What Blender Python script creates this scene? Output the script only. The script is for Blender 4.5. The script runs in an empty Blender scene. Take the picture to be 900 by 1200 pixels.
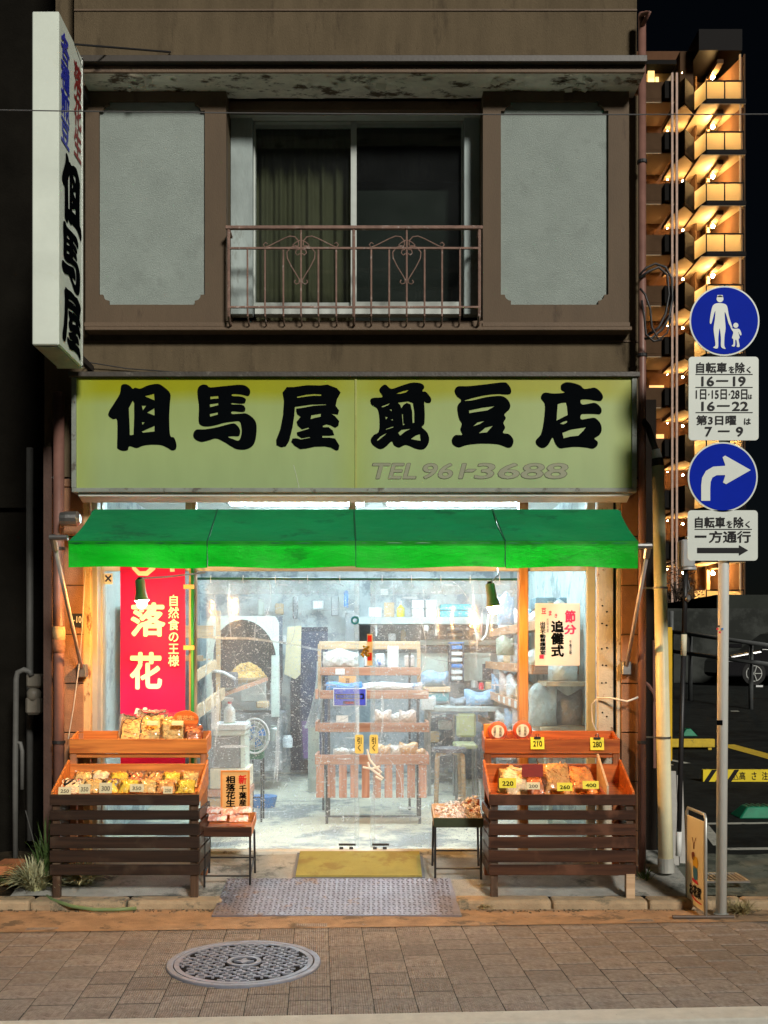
import bpy, bmesh, math, random
from mathutils import Vector, Matrix
random.seed(7)
R = math.radians
S = bpy.context.scene
COL = S.collection

# ---------------------------------------------------------------- camera
F, CX, HY, H = 1220.0, 440.0, 765.0, 1.6      # photo frame 900 x 1200
cam_d = bpy.data.cameras.new('camera')
cam = bpy.data.objects.new('camera', cam_d); COL.objects.link(cam)
cam_d.sensor_fit = 'VERTICAL'; cam_d.sensor_height = 36; cam_d.lens = 36 * F / 1200
cam_d.shift_x = (450 - CX) / 1200; cam_d.shift_y = (HY - 600) / 1200
cam_d.clip_start = .05; cam_d.clip_end = 2000
cam.location = (0, 0, H); cam.rotation_euler = (R(90), 0, 0)
S.camera = cam

# ---------------------------------------------------------------- world, street light, exposure
W = bpy.data.worlds.new('World'); S.world = W; W.use_nodes = True
SUN_EL, SUN_AZ = R(30), R(22)                 # light from the right, behind the camera
nt = W.node_tree; bg = nt.nodes['Background']
sky = nt.nodes.new('ShaderNodeTexSky'); sky.sky_type = 'NISHITA'; sky.sun_disc = False
sky.sun_elevation = SUN_EL; sky.sun_rotation = math.pi - SUN_AZ
nt.links.new(sky.outputs[0], bg.inputs[0]); bg.inputs[1].default_value = .0007
sd = bpy.data.lights.new('sun', 'SUN'); sun = bpy.data.objects.new('sun', sd); COL.objects.link(sun)
sd.energy = 2.35; sd.angle = R(9); sd.color = (1, .95, .86)
dvec = Vector((-math.sin(SUN_AZ) * math.cos(SUN_EL), math.cos(SUN_AZ) * math.cos(SUN_EL), -math.sin(SUN_EL)))
sun.rotation_euler = dvec.to_track_quat('-Z', 'Y').to_euler()
S.view_settings.view_transform = 'Standard'; S.view_settings.look = 'None'
S.view_settings.exposure = .2; S.view_settings.gamma = 1
S.cycles.use_denoising = True
S.cycles.max_bounces = 8; S.cycles.transparent_max_bounces = 24
S.cycles.sample_clamp_indirect = 6

# ---------------------------------------------------------------- materials
MATS = {}
def srgb(r, g, b):
    f = lambda c: (c / 255 / 12.92) if c / 255 <= .04045 else ((c / 255 + .055) / 1.055) ** 2.4
    return (f(r), f(g), f(b), 1)
def PM(name, col, rough=.6, var=.2, scale=4., bump=.15, bscale=60., metal=0., stain=None, stain_amt=.5, stain_scale=3.,
       stretch=(1, 1, 1), rnd=.0, emit=None, spec=.5, alpha=None, trans=0.):
    if name in MATS: return MATS[name]
    m = bpy.data.materials.new(name); m.use_nodes = True; MATS[name] = m
    t = m.node_tree; N = t.nodes; L = t.links
    b = N['Principled BSDF']; c = tuple(col[:3]) + (1,)
    tc = N.new('ShaderNodeTexCoord'); mp = N.new('ShaderNodeMapping'); mp.inputs['Scale'].default_value = stretch
    L.new(tc.outputs['Object'], mp.inputs[0])
    n1 = N.new('ShaderNodeTexNoise'); n1.inputs['Scale'].default_value = scale; n1.inputs['Detail'].default_value = 8
    n1.inputs['Roughness'].default_value = .65
    L.new(mp.outputs[0], n1.inputs[0])
    mr = N.new('ShaderNodeMapRange'); mr.inputs[1].default_value = .3; mr.inputs[2].default_value = .7
    mr.inputs[3].default_value = 1 - var; mr.inputs[4].default_value = 1 + var
    L.new(n1.outputs[0], mr.inputs[0])
    val = mr.outputs[0]
    if rnd:
        oi = N.new('ShaderNodeObjectInfo'); m2 = N.new('ShaderNodeMapRange')
        m2.inputs[3].default_value = 1 - rnd; m2.inputs[4].default_value = 1 + rnd
        L.new(oi.outputs['Random'], m2.inputs[0])
        mm = N.new('ShaderNodeMath'); mm.operation = 'MULTIPLY'; L.new(val, mm.inputs[0]); L.new(m2.outputs[0], mm.inputs[1]); val = mm.outputs[0]
    vm = N.new('ShaderNodeVectorMath'); vm.operation = 'SCALE'; vm.inputs[0].default_value = c[:3]
    L.new(val, vm.inputs['Scale']); out = vm.outputs[0]
    if stain:
        n2 = N.new('ShaderNodeTexNoise'); n2.inputs['Scale'].default_value = stain_scale; n2.inputs['Detail'].default_value = 10
        n2.inputs['Roughness'].default_value = .7; L.new(mp.outputs[0], n2.inputs[0])
        cr = N.new('ShaderNodeMapRange'); cr.inputs[1].default_value = 1 - stain_amt; cr.inputs[2].default_value = 1 - stain_amt + .08
        L.new(n2.outputs[0], cr.inputs[0])
        mx = N.new('ShaderNodeMix'); mx.data_type = 'RGBA'; L.new(cr.outputs[0], mx.inputs[0]); L.new(out, mx.inputs[6])
        mx.inputs[7].default_value = tuple(stain[:3]) + (1,); out = mx.outputs[2]
    L.new(out, b.inputs['Base Color'])
    b.inputs['Roughness'].default_value = rough; b.inputs['Metallic'].default_value = metal
    b.inputs['Specular IOR Level'].default_value = spec
    if bump:
        n3 = N.new('ShaderNodeTexNoise'); n3.inputs['Scale'].default_value = bscale; n3.inputs['Detail'].default_value = 4
        L.new(mp.outputs[0], n3.inputs[0])
        bp = N.new('ShaderNodeBump'); bp.inputs['Strength'].default_value = bump; bp.inputs['Distance'].default_value = .01
        L.new(n3.outputs[0], bp.inputs['Height']); L.new(bp.outputs[0], b.inputs['Normal'])
    if emit:
        b.inputs['Emission Color'].default_value = tuple(emit[0][:3]) + (1,); b.inputs['Emission Strength'].default_value = emit[1]
    if trans:   # thin sheet that lets light through
        tr = N.new('ShaderNodeBsdfTranslucent'); L.new(out, tr.inputs[0])
        ms = N.new('ShaderNodeMixShader'); ms.inputs[0].default_value = trans
        L.new(b.outputs[0], ms.inputs[1]); L.new(tr.outputs[0], ms.inputs[2]); L.new(ms.outputs[0], N['Material Output'].inputs[0])
    return m
def WOOD(name, col, dark, rough=.5, axis=0, rnd=.2, wear=None):
    if name in MATS: return MATS[name]
    m = bpy.data.materials.new(name); m.use_nodes = True; MATS[name] = m
    t = m.node_tree; N = t.nodes; L = t.links; b = N['Principled BSDF']
    tc = N.new('ShaderNodeTexCoord'); mp = N.new('ShaderNodeMapping')
    sc = [28, 28, 28]; sc[axis] = 1.6; mp.inputs['Scale'].default_value = sc
    oi = N.new('ShaderNodeObjectInfo'); ad = N.new('ShaderNodeVectorMath'); ad.operation = 'ADD'
    mu = N.new('ShaderNodeVectorMath'); mu.operation = 'SCALE'; mu.inputs[0].default_value = (13, 7, 5); L.new(oi.outputs['Random'], mu.inputs['Scale'])
    L.new(tc.outputs['Object'], ad.inputs[0]); L.new(mu.outputs[0], ad.inputs[1]); L.new(ad.outputs[0], mp.inputs[0])
    n = N.new('ShaderNodeTexNoise'); n.inputs['Scale'].default_value = 1.2; n.inputs['Detail'].default_value = 7; n.inputs['Distortion'].default_value = .6
    L.new(mp.outputs[0], n.inputs[0])
    cr = N.new('ShaderNodeValToRGB'); cr.color_ramp.elements[0].position = .32; cr.color_ramp.elements[1].position = .68
    cr.color_ramp.elements[0].color = tuple(dark[:3]) + (1,); cr.color_ramp.elements[1].color = tuple(col[:3]) + (1,)
    L.new(n.outputs[0], cr.inputs[0]); out = cr.outputs[0]
    m2 = N.new('ShaderNodeMapRange'); m2.inputs[3].default_value = 1 - rnd; m2.inputs[4].default_value = 1 + rnd
    L.new(oi.outputs['Random'], m2.inputs[0])
    vm = N.new('ShaderNodeVectorMath'); vm.operation = 'SCALE'; L.new(out, vm.inputs[0]); L.new(m2.outputs[0], vm.inputs['Scale']); out = vm.outputs[0]
    if wear:
        n2 = N.new('ShaderNodeTexNoise'); n2.inputs['Scale'].default_value = 6; n2.inputs['Detail'].default_value = 9; L.new(ad.outputs[0], n2.inputs[0])
        r2 = N.new('ShaderNodeMapRange'); r2.inputs[1].default_value = .56; r2.inputs[2].default_value = .68; L.new(n2.outputs[0], r2.inputs[0])
        mx = N.new('ShaderNodeMix'); mx.data_type = 'RGBA'; L.new(r2.outputs[0], mx.inputs[0]); L.new(out, mx.inputs[6]); mx.inputs[7].default_value = tuple(wear[:3]) + (1,); out = mx.outputs[2]
    L.new(out, b.inputs['Base Color']); b.inputs['Roughness'].default_value = rough
    bp = N.new('ShaderNodeBump'); bp.inputs['Strength'].default_value = .25; bp.inputs['Distance'].default_value = .004
    L.new(n.outputs[0], bp.inputs['Height']); L.new(bp.outputs[0], b.inputs['Normal'])
    return m
def EM(name, col, s):
    if name in MATS: return MATS[name]
    m = bpy.data.materials.new(name); m.use_nodes = True; MATS[name] = m
    N = m.node_tree.nodes; b = N['Principled BSDF']; b.inputs['Base Color'].default_value = tuple(col[:3]) + (1,)
    b.inputs['Emission Color'].default_value = tuple(col[:3]) + (1,); b.inputs['Emission Strength'].default_value = s
    return m
def GLASS(name, tint=(1, 1, 1), gloss=.06, haze=0., rough=.03, speck=0., scale=40., hazecol=(.85, .9, .92), thin_refl=1.0, folds=False):
    """thin clear sheet: mostly transparent, a little mirror, some milky haze (even + specks and scratches)"""
    if name in MATS: return MATS[name]
    m = bpy.data.materials.new(name); m.use_nodes = True; MATS[name] = m
    t = m.node_tree; N = t.nodes; L = t.links; N.remove(N['Principled BSDF'])
    tr = N.new('ShaderNodeBsdfTransparent'); tr.inputs[0].default_value = tuple(tint) + (1,)
    gl = N.new('ShaderNodeBsdfGlossy'); gl.inputs['Roughness'].default_value = rough
    fr = N.new('ShaderNodeFresnel'); fr.inputs[0].default_value = 1.45
    ml = N.new('ShaderNodeMath'); ml.operation = 'MULTIPLY'; ml.inputs[1].default_value = thin_refl; L.new(fr.outputs[0], ml.inputs[0])
    ms = N.new('ShaderNodeMixShader'); L.new(ml.outputs[0], ms.inputs[0]); L.new(tr.outputs[0], ms.inputs[1]); L.new(gl.outputs[0], ms.inputs[2])
    out = ms.outputs[0]
    if haze or speck:
        df = N.new('ShaderNodeBsdfDiffuse'); df.inputs[0].default_value = tuple(hazecol) + (1,)
        tl = N.new('ShaderNodeBsdfTranslucent'); tl.inputs[0].default_value = tuple(hazecol) + (1,)
        m3 = N.new('ShaderNodeMixShader'); m3.inputs[0].default_value = .5; L.new(df.outputs[0], m3.inputs[1]); L.new(tl.outputs[0], m3.inputs[2])
        tc = N.new('ShaderNodeTexCoord')
        fac = None
        def add(a, bb):
            q = N.new('ShaderNodeMath'); q.operation = 'ADD'; q.use_clamp = True
            if a is None: q.inputs[0].default_value = 0
            else: L.new(a, q.inputs[0])
            L.new(bb, q.inputs[1]); return q.outputs[0]
        nz = N.new('ShaderNodeTexNoise'); nz.inputs['Scale'].default_value = 2.2; nz.inputs['Detail'].default_value = 6; L.new(tc.outputs['Object'], nz.inputs[0])
        r0 = N.new('ShaderNodeMapRange'); r0.inputs[1].default_value = .35; r0.inputs[2].default_value = .7; r0.inputs[3].default_value = haze * .45; r0.inputs[4].default_value = haze * 1.5
        L.new(nz.outputs[0], r0.inputs[0]); fac = add(fac, r0.outputs[0])
        if speck:
            for sc_, lo, hi, amt, stretch in ((scale, .60, .68, speck, (1, 1, 1)), (scale * .35, .62, .67, speck * .8, (1, 1, 1.6)), (9, .665, .685, speck * .8, (.25, .25, 3.2)), (7, .67, .69, speck * .7, (2.4, 2.4, .2))):
                mp = N.new('ShaderNodeMapping'); mp.inputs['Scale'].default_value = stretch; mp.inputs['Rotation'].default_value = (0, .35 * (sc_ < 10), 0)
                L.new(tc.outputs['Object'], mp.inputs[0])
                n = N.new('ShaderNodeTexNoise'); n.inputs['Scale'].default_value = sc_; n.inputs['Detail'].default_value = 3; n.inputs['Distortion'].default_value = .5
                L.new(mp.outputs[0], n.inputs[0])
                r = N.new('ShaderNodeMapRange'); r.inputs[1].default_value = lo; r.inputs[2].default_value = hi; r.inputs[4].default_value = amt
                L.new(n.outputs[0], r.inputs[0]); fac = add(fac, r.outputs[0])
        m4 = N.new('ShaderNodeMixShader'); L.new(fac, m4.inputs[0]); L.new(out, m4.inputs[1]); L.new(m3.outputs[0], m4.inputs[2]); out = m4.outputs[0]
    if folds:
        tc = N.new('ShaderNodeTexCoord')
        n = N.new('ShaderNodeTexNoise'); n.inputs['Scale'].default_value = 5; n.inputs['Detail'].default_value = 3; n.inputs['Distortion'].default_value = 1.2; L.new(tc.outputs['Object'], n.inputs[0])
        bp = N.new('ShaderNodeBump'); bp.inputs['Strength'].default_value = .28; bp.inputs['Distance'].default_value = .03; L.new(n.outputs[0], bp.inputs['Height'])
        L.new(bp.outputs[0], gl.inputs['Normal']); L.new(bp.outputs[0], fr.inputs['Normal'])
    L.new(out, N['Material Output'].inputs[0])
    return m

# ---------------------------------------------------------------- mesh helpers
def at(px, py, y):                      # world point seen at a photo pixel, at a real distance y
    return Vector(((px - CX) * y / F, y, H - (py - HY) * y / F))
def X(px, y): return (px - CX) * y / F
def Z(py, y): return H - (py - HY) * y / F
WL = {}                                 # world position of each root, so parts can be written in world coordinates
class MB:
    def __init__(s): s.bm = bmesh.new()
    def box(s, x0, x1, y0, y1, z0, z1):
        vs = [s.bm.verts.new(p) for p in ((x0, y0, z0), (x1, y0, z0), (x1, y1, z0), (x0, y1, z0), (x0, y0, z1), (x1, y0, z1), (x1, y1, z1), (x0, y1, z1))]
        for f in ((0, 3, 2, 1), (4, 5, 6, 7), (0, 1, 5, 4), (1, 2, 6, 5), (2, 3, 7, 6), (3, 0, 4, 7)): s.bm.faces.new([vs[i] for i in f])
        return s
    def hexa(s, p):                     # eight corners: bottom loop then top loop
        vs = [s.bm.verts.new(q) for q in p]
        for f in ((0, 3, 2, 1), (4, 5, 6, 7), (0, 1, 5, 4), (1, 2, 6, 5), (2, 3, 7, 6), (3, 0, 4, 7)): s.bm.faces.new([vs[i] for i in f])
        return s
    def beam(s, a, b, w, h, up=(0, 0, 1)):
        a, b = Vector(a), Vector(b); d = (b - a).normalized(); u = Vector(up)
        sd_ = d.cross(u)
        if sd_.length < 1e-3: sd_ = d.cross(Vector((0, 1, 0)))
        sd_.normalize(); u = sd_.cross(d).normalized(); q = []
        for c in (a, b):
            for i, j in ((-1, -1), (1, -1), (1, 1), (-1, 1)): q.append(c + sd_ * (i * w / 2) + u * (j * h / 2))
        return s.hexa(q)
    def tube(s, pts, r, n=8, closed=False, caps=True):
        pts = [Vector(p) for p in pts]; rs = r if isinstance(r, (list, tuple)) else [r] * len(pts); rings = []
        N = len(pts); prev = None
        for i, p in enumerate(pts):
            if closed: d = pts[(i + 1) % N] - pts[i - 1]
            else: d = pts[min(i + 1, N - 1)] - pts[max(i - 1, 0)]
            d.normalize()
            if prev is None:
                u = d.orthogonal().normalized()
            else:
                u = (prev - d * prev.dot(d)); u = u.normalized() if u.length > 1e-6 else d.orthogonal().normalized()
            prev = u; v = d.cross(u)
            rings.append([s.bm.verts.new(p + (u * math.cos(2 * math.pi * k / n) + v * math.sin(2 * math.pi * k / n)) * rs[i]) for k in range(n)])
        for i in range(N if closed else N - 1):
            A, B = rings[i], rings[(i + 1) % N]
            for k in range(n):
                try: s.bm.faces.new((A[k], A[(k + 1) % n], B[(k + 1) % n], B[k]))
                except ValueError: pass
        if caps and not closed:
            s.bm.faces.new(rings[0][::-1]); s.bm.faces.new(rings[-1])
        return s
    def lathe(s, prof, c, n=24, axis='Z', cap=True):
        c = Vector(c); rings = []
        for r, h in prof:
            ring = []
            for k in range(n):
                a = 2 * math.pi * k / n; u, v = math.cos(a) * r, math.sin(a) * r
                o = Vector((u, v, h)) if axis == 'Z' else Vector((u, h, v)) if axis == 'Y' else Vector((h, u, v))
                ring.append(s.bm.verts.new(c + o))
            rings.append(ring)
        for A, B in zip(rings, rings[1:]):
            for k in range(n): s.bm.faces.new((A[k], A[(k + 1) % n], B[(k + 1) % n], B[k]))
        if cap: s.bm.faces.new(rings[0][::-1]); s.bm.faces.new(rings[-1])
        return s
    def prism(s, poly, d0, d1, f):      # poly of (u, v) pairs, extruded between d0 and d1; f(u, v, d) -> point
        A = [s.bm.verts.new(f(u, v, d0)) for u, v in poly]; B = [s.bm.verts.new(f(u, v, d1)) for u, v in poly]; n = len(poly)
        s.bm.faces.new(A[::-1]); s.bm.faces.new(B)
        for i in range(n): s.bm.faces.new((A[i], A[(i + 1) % n], B[(i + 1) % n], B[i]))
        return s
    def quad(s, a, b, c, d): s.bm.faces.new([s.bm.verts.new(p) for p in (a, b, c, d)]); return s
    def grid(s, f, nu, nv):             # f(u, v) -> point
        V = [[s.bm.verts.new(f(i / nu, j / nv)) for j in range(nv + 1)] for i in range(nu + 1)]
        for i in range(nu):
            for j in range(nv): s.bm.faces.new((V[i][j], V[i + 1][j], V[i + 1][j + 1], V[i][j + 1]))
        return s
    def blob(s, c, r, seed=0, sub=1, rot=0, jit=.12):
        rnd = random.Random(seed); c = Vector(c); r = r if isinstance(r, (tuple, list)) else (r, r, r)
        g = bmesh.ops.create_icosphere(s.bm, subdivisions=sub, radius=1)
        M = Matrix.Rotation(rot, 3, 'Z') @ Matrix.Rotation(rnd.uniform(-.4, .4), 3, 'X')
        for v in g['verts']:
            k = 1 + rnd.uniform(-jit, jit); v.co = M @ Vector((v.co.x * r[0] * k, v.co.y * r[1] * k, v.co.z * r[2] * k)) + c
        return s
    def build(s, name, mat, parent=None, label=None, cat=None, group=None, kind=None, bev=0, smooth=False, seg=1, fix=True):
        if fix: bmesh.ops.recalc_face_normals(s.bm, faces=s.bm.faces[:])
        me = bpy.data.meshes.new(name); 
        o = bpy.data.objects.new(name, me); COL.objects.link(o)
        w = Vector((0, 0, 0))
        if parent is not None:
            w = WL.get(parent.name, Vector((0, 0, 0))); o.parent = parent
        WL[o.name] = w
        if w.length: bmesh.ops.translate(s.bm, vec=-w, verts=s.bm.verts[:])
        s.bm.to_mesh(me); s.bm.free()
        if smooth:
            for p in me.polygons: p.use_smooth = True
        me.materials.append(mat)
        if bev:
            md = o.modifiers.new('bevel', 'BEVEL'); md.width = bev; md.segments = seg; md.limit_method = 'ANGLE'; md.angle_limit = R(40)
        if label: o['label'] = label
        if cat: o['category'] = cat
        if group: o['group'] = group
        if kind: o['kind'] = kind
        return o
def thing(name, loc, label, cat, group=None, kind=None):
    o = bpy.data.objects.new(name, None); COL.objects.link(o); o.location = loc; o.empty_display_size = .1
    if label: o['label'] = label
    if cat: o['category'] = cat
    if group: o['group'] = group
    if kind: o['kind'] = kind
    WL[o.name] = Vector(loc); return o
def box(x0, x1, y0, y1, z0, z1): return MB().box(min(x0, x1), max(x0, x1), min(y0, y1), max(y0, y1), min(z0, z1), max(z0, z1))
def copy_tree(o, parent=None):
    c = o.copy(); COL.objects.link(c); c.parent = parent
    for ch in list(o.children): copy_tree(ch, c)
    return c
def place(name, mesh, mat, parent, loc, rot=(0, 0, 0), kind=None):      # object sharing mesh data
    o = bpy.data.objects.new(name, mesh); COL.objects.link(o); o.parent = parent
    o.location = Vector(loc) - (WL.get(parent.name, Vector((0, 0, 0))) if parent else Vector((0, 0, 0))); o.rotation_euler = rot
    if kind: o['kind'] = kind
    return o

# ---- lettering (flat print): text fitted into a box; origin o, u and v edge vectors
_fc = {}
def text_mesh(body, offset=0.0, spacing=1.0, line=1.0):
    key = (body, offset, spacing, line)
    if key in _fc: return _fc[key]
    cu = bpy.data.curves.new('lettering', 'FONT'); cu.body = body; cu.offset = offset; cu.space_character = spacing; cu.space_line = line
    cu.align_x = 'CENTER'; cu.resolution_u = 3
    o = bpy.data.objects.new('lettering', cu); COL.objects.link(o)
    me = bpy.data.meshes.new_from_object(o.evaluated_get(bpy.context.evaluated_depsgraph_get()))
    bpy.data.objects.remove(o); bpy.data.curves.remove(cu)
    _fc[key] = me; return me
def lettering(body, o, u, v, mat, parent, offset=.0, name='lettering', kind=None, spacing=1., line=1., keep=False):
    b0 = text_mesh(body, 0, spacing, line)
    if offset:
        n = len(b0.vertices); V = []; Fc = []
        for k, (dx, dy) in enumerate(((0, 0), (1, 0), (-1, 0), (0, 1), (0, -1), (.7, .7), (-.7, .7), (.7, -.7), (-.7, -.7))):
            V += [(q.co.x + dx * offset, q.co.y + dy * offset, k) for q in b0.vertices]; Fc += [[i + n * k for i in p.vertices] for p in b0.polygons]
        me = bpy.data.meshes.new('lettering'); me.from_pydata(V, [], Fc)
    else: me = b0.copy()
    xs = [q.co.x for q in me.vertices]; ys = [q.co.y for q in me.vertices]
    x0, x1, y0, y1 = min(xs), max(xs), min(ys), max(ys)
    o, u, v = Vector(o), Vector(u), Vector(v); w = WL.get(parent.name, Vector((0, 0, 0)))
    nn = u.cross(v).normalized() * .00012
    for q in me.vertices: q.co = o + u * ((q.co.x - x0) / (x1 - x0)) + v * ((q.co.y - y0) / max(y1 - y0, 1e-6)) - w + nn * q.co.z
    me.materials.clear(); me.materials.append(mat)
    ob = bpy.data.objects.new(name, me); COL.objects.link(ob); ob.parent = parent; WL[ob.name] = w
    return ob
def flat_shape(splines, mp, mat, parent, name):          # filled outline(s) with holes; mp(u, v) -> world
    cu = bpy.data.curves.new(name, 'CURVE'); cu.dimensions = '2D'; cu.fill_mode = 'FRONT'
    for pts, smooth in splines:
        n = len(pts); P = []
        for i in range(n):
            if smooth:
                p0, p1, p2, p3 = (Vector(pts[(i + k) % n]) for k in (-1, 0, 1, 2))
                for s_ in (0, .25, .5, .75):
                    P.append(.5 * ((2 * p1) + (p2 - p0) * s_ + (2 * p0 - 5 * p1 + 4 * p2 - p3) * s_ ** 2 + (3 * p1 - p0 - 3 * p2 + p3) * s_ ** 3))
            else: P.append(Vector(pts[i]))
        sp = cu.splines.new('POLY'); sp.points.add(len(P) - 1); sp.use_cyclic_u = True
        for q, p in zip(sp.points, P): q.co = (p.x / 100, p.y / 100, 0, 1)
    t = bpy.data.objects.new(name, cu); COL.objects.link(t)
    me = bpy.data.meshes.new_from_object(t.evaluated_get(bpy.context.evaluated_depsgraph_get()))
    bpy.data.objects.remove(t); bpy.data.curves.remove(cu)
    w = WL.get(parent.name, Vector((0, 0, 0)))
    for q in me.vertices: q.co = Vector(mp(q.co.x * 100, q.co.y * 100)) - w
    me.materials.clear(); me.materials.append(mat)
    ob = bpy.data.objects.new(name, me); COL.objects.link(ob); ob.parent = parent; WL[ob.name] = w
    return ob

# ---------------------------------------------------------------- palette
brown_wall = PM('brown_render', (.150, .115, .070), .95, .20, 4, .7, 220, stain=(.105, .080, .050), stain_amt=.46, stain_scale=3.2, stretch=(1.6, 1.6, .35), spec=.2)
brown_trim = PM('brown_trim', (.155, .105, .065), .7, .15, 3, .25, 90, stain=(.09, .06, .04), stain_amt=.42)
brown_case = PM('brown_case', (.125, .085, .05), .75, .14, 3, .2, 120, stain=(.088, .058, .034), stain_amt=.44, stretch=(1.5, 1.5, .4))
stucco = PM('grey_green_stucco', (.40, .465, .43), .95, .10, 3.5, 1.0, 260, stain=(.36, .415, .385), stain_amt=.42, stain_scale=5, spec=.2)
peel = PM('peeling_white_paint', (.90, .86, .76), .8, .2, 6, .4, 40, stain=(.14, .10, .07), stain_amt=.47, stain_scale=5, stretch=(1, 2, 2))
tile_brown = PM('brown_wall_tile', (.30, .15, .075), .55, .25, 9, .5, 130, rnd=.06)
dark_wall = PM('dark_wall', (.030, .024, .020), .9, .2, 4, .3, 60, spec=.1)
concrete = PM('concrete', (.34, .34, .31), .9, .3, 5, .5, 120, stain=(.12, .13, .12), stain_amt=.48, stain_scale=2.5)
kerbmat = PM('kerb_concrete', (.42, .31, .19), .9, .25, 8, .6, 120, stain=(.14, .13, .09), stain_amt=.45, stain_scale=6)
asphalt = PM('asphalt', (.021, .024, .023), .95, .35, 6, .8, 300, spec=.08, stain=(.012, .013, .013), stain_amt=.48, stain_scale=1.2)
alu = PM('aluminium', (.55, .57, .54), .4, .1, 6, .1, 40, metal=.6)
alu_white = PM('painted_aluminium', (.55, .60, .56), .5, .12, 6, .1, 40, stain=(.30, .30, .26), stain_amt=.38)
steel = PM('dull_steel', (.35, .35, .34), .4, .2, 10, .1, 60, metal=.9)
black = PM('black_steel', (.02, .02, .022), .45, .15, 8, .1, 60)
ink = PM('black_paint', (.003, .004, .005), .9, .1, 8, 0, 60, spec=.0)
white = PM('white_paint', (.75, .76, .73), .5, .08, 6, .1, 60)
rust_iron = PM('rusty_iron', (.26, .16, .125), .8, .35, 20, .5, 120, stain=(.50, .42, .38), stain_amt=.42, stain_scale=22)
rust_yellow = PM('rusty_yellow_steel', (.55, .40, .20), .7, .2, 8, .4, 80, stain=(.16, .05, .02), stain_amt=.47, stain_scale=12, stretch=(1, 1, .5))
rust_beige = PM('rusty_beige_steel', (.50, .45, .34), .7, .15, 8, .4, 80, stain=(.15, .07, .03), stain_amt=.41, stain_scale=14)
pipe_brown = PM('brown_pipe', (.22, .11, .085), .45, .2, 8, .15, 60)
wood_dark = WOOD('dark_stained_wood', (.042, .021, .012), (.014, .007, .004), .45, 0, .25, wear=(.06, .038, .024))
wood_dark_v = WOOD('dark_stained_wood_upright', (.10, .055, .03), (.035, .018, .01), .5, 2, .25, wear=(.2, .14, .09))
wood_red = WOOD('red_brown_wood', (.62, .17, .035), (.30, .065, .015), .38, 0, .15)
wood_red_v = WOOD('red_brown_wood_upright', (.45, .15, .045), (.18, .05, .018), .4, 2, .15)
wood_orange = WOOD('orange_wood', (.66, .25, .055), (.36, .11, .025), .45, 0, .12)
wood_orange_v = WOOD('orange_wood_upright', (.55, .25, .12), (.30, .12, .05), .45, 2, .15)
wood_pink = WOOD('pinkish_cedar', (.56, .30, .20), (.34, .15, .09), .55, 0, .12)
wood_pink_v = WOOD('pinkish_cedar_upright', (.54, .28, .19), (.30, .13, .08), .55, 2, .18)
wood_pale = WOOD('pale_wood', (.68, .50, .32), (.50, .33, .19), .5, 0, .08)
glass = GLASS('window_glass', (.92, .97, .96), haze=.05, speck=.0)
vinyl = GLASS('scratched_vinyl', (.92, .96, .98), haze=.14, rough=.16, speck=.38, scale=125, thin_refl=1.1, folds=True)
film = GLASS('clear_bag_film', (.99, .99, .99), haze=.03, rough=.12, speck=.10, scale=60, folds=True)
film_frost = GLASS('frosted_bag_film', (.9, .93, .95), haze=.45, rough=.25, speck=.3, scale=50, folds=True)

# ================================================================= GROUND
PR = math.atan(.0557)                     # the pavement runs at a slight angle to the shop front
ex, ey = Vector((math.cos(PR), math.sin(PR), 0)), Vector((-math.sin(PR), math.cos(PR), 0))
g = MB(); g.quad((-300, -40, -.055), (300, -40, -.055), (300, 12, -.055), (-300, 12, -.055))
g.quad((-300, 12, -.055), (300, 12, -.055), (300, 700, -.055), (-300, 700, -.055))
g.build('ground', asphalt, kind='structure')
# pavement base, and its square blocks laid one by one
pave_base = PM('block_joint_sand', (.03, .026, .02), .95, .3, 20, .4, 200)
pb = MB(); O = Vector((0, 4.62, 0))
def pv(u, v, z): p = O + ex * u + ey * v; return (p.x, p.y, z)
pb.hexa([pv(-9, 0, -.05), pv(9, 0, -.05), pv(9, 2.2, -.05), pv(-9, 2.2, -.05), pv(-9, 0, -.004), pv(9, 0, -.004), pv(9, 2.2, -.004), pv(-9, 2.2, -.004)])
sidewalk = pb.build('pavement', pave_base, kind='structure')
def block_mat():
    m = PM('ribbed_paving_block', (.38, .325, .275), .85, .30, 34, 0, 60, rnd=.16, stain=(.27, .22, .18), stain_amt=.47, stain_scale=11)
    t = m.node_tree; N = t.nodes; L = t.links; b = N['Principled BSDF']
    tc = N.new('ShaderNodeTexCoord'); wv = N.new('ShaderNodeTexWave'); wv.wave_type = 'BANDS'; wv.bands_direction = 'X'
    wv.inputs['Scale'].default_value = 28; wv.inputs['Distortion'].default_value = .4; L.new(tc.outputs['Object'], wv.inputs[0])
    w2 = N.new('ShaderNodeTexNoise'); w2.inputs['Scale'].default_value = 260; L.new(tc.outputs['Object'], w2.inputs[0])
    ad = N.new('ShaderNodeMath'); ad.operation = 'ADD'; L.new(wv.outputs[1], ad.inputs[0]); L.new(w2.outputs[0], ad.inputs[1])
    bp = N.new('ShaderNodeBump'); bp.inputs['Strength'].default_value = .9; bp.inputs['Distance'].default_value = .008
    L.new(ad.outputs[0], bp.inputs['Height']); L.new(bp.outputs[0], b.inputs['Normal'])
    return m
bmat = block_mat()
P_ = .195
proto = []
for k in range(5):
    q = MB(); h = P_ / 2 - .0018
    q.box(-h, h, -h + .0048, h - .0048, -.04, 0); me = bpy.data.meshes.new('paving_block'); 
    bmesh.ops.recalc_face_normals(q.bm, faces=q.bm.faces[:])
    bmesh.ops.bevel(q.bm, geom=[e for e in q.bm.edges if all(v.co.z > -.01 for v in e.verts)], offset=.004, segments=1, affect='EDGES')
    q.bm.to_mesh(me); q.bm.free(); me.materials.append(bmat); proto.append(me)
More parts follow.
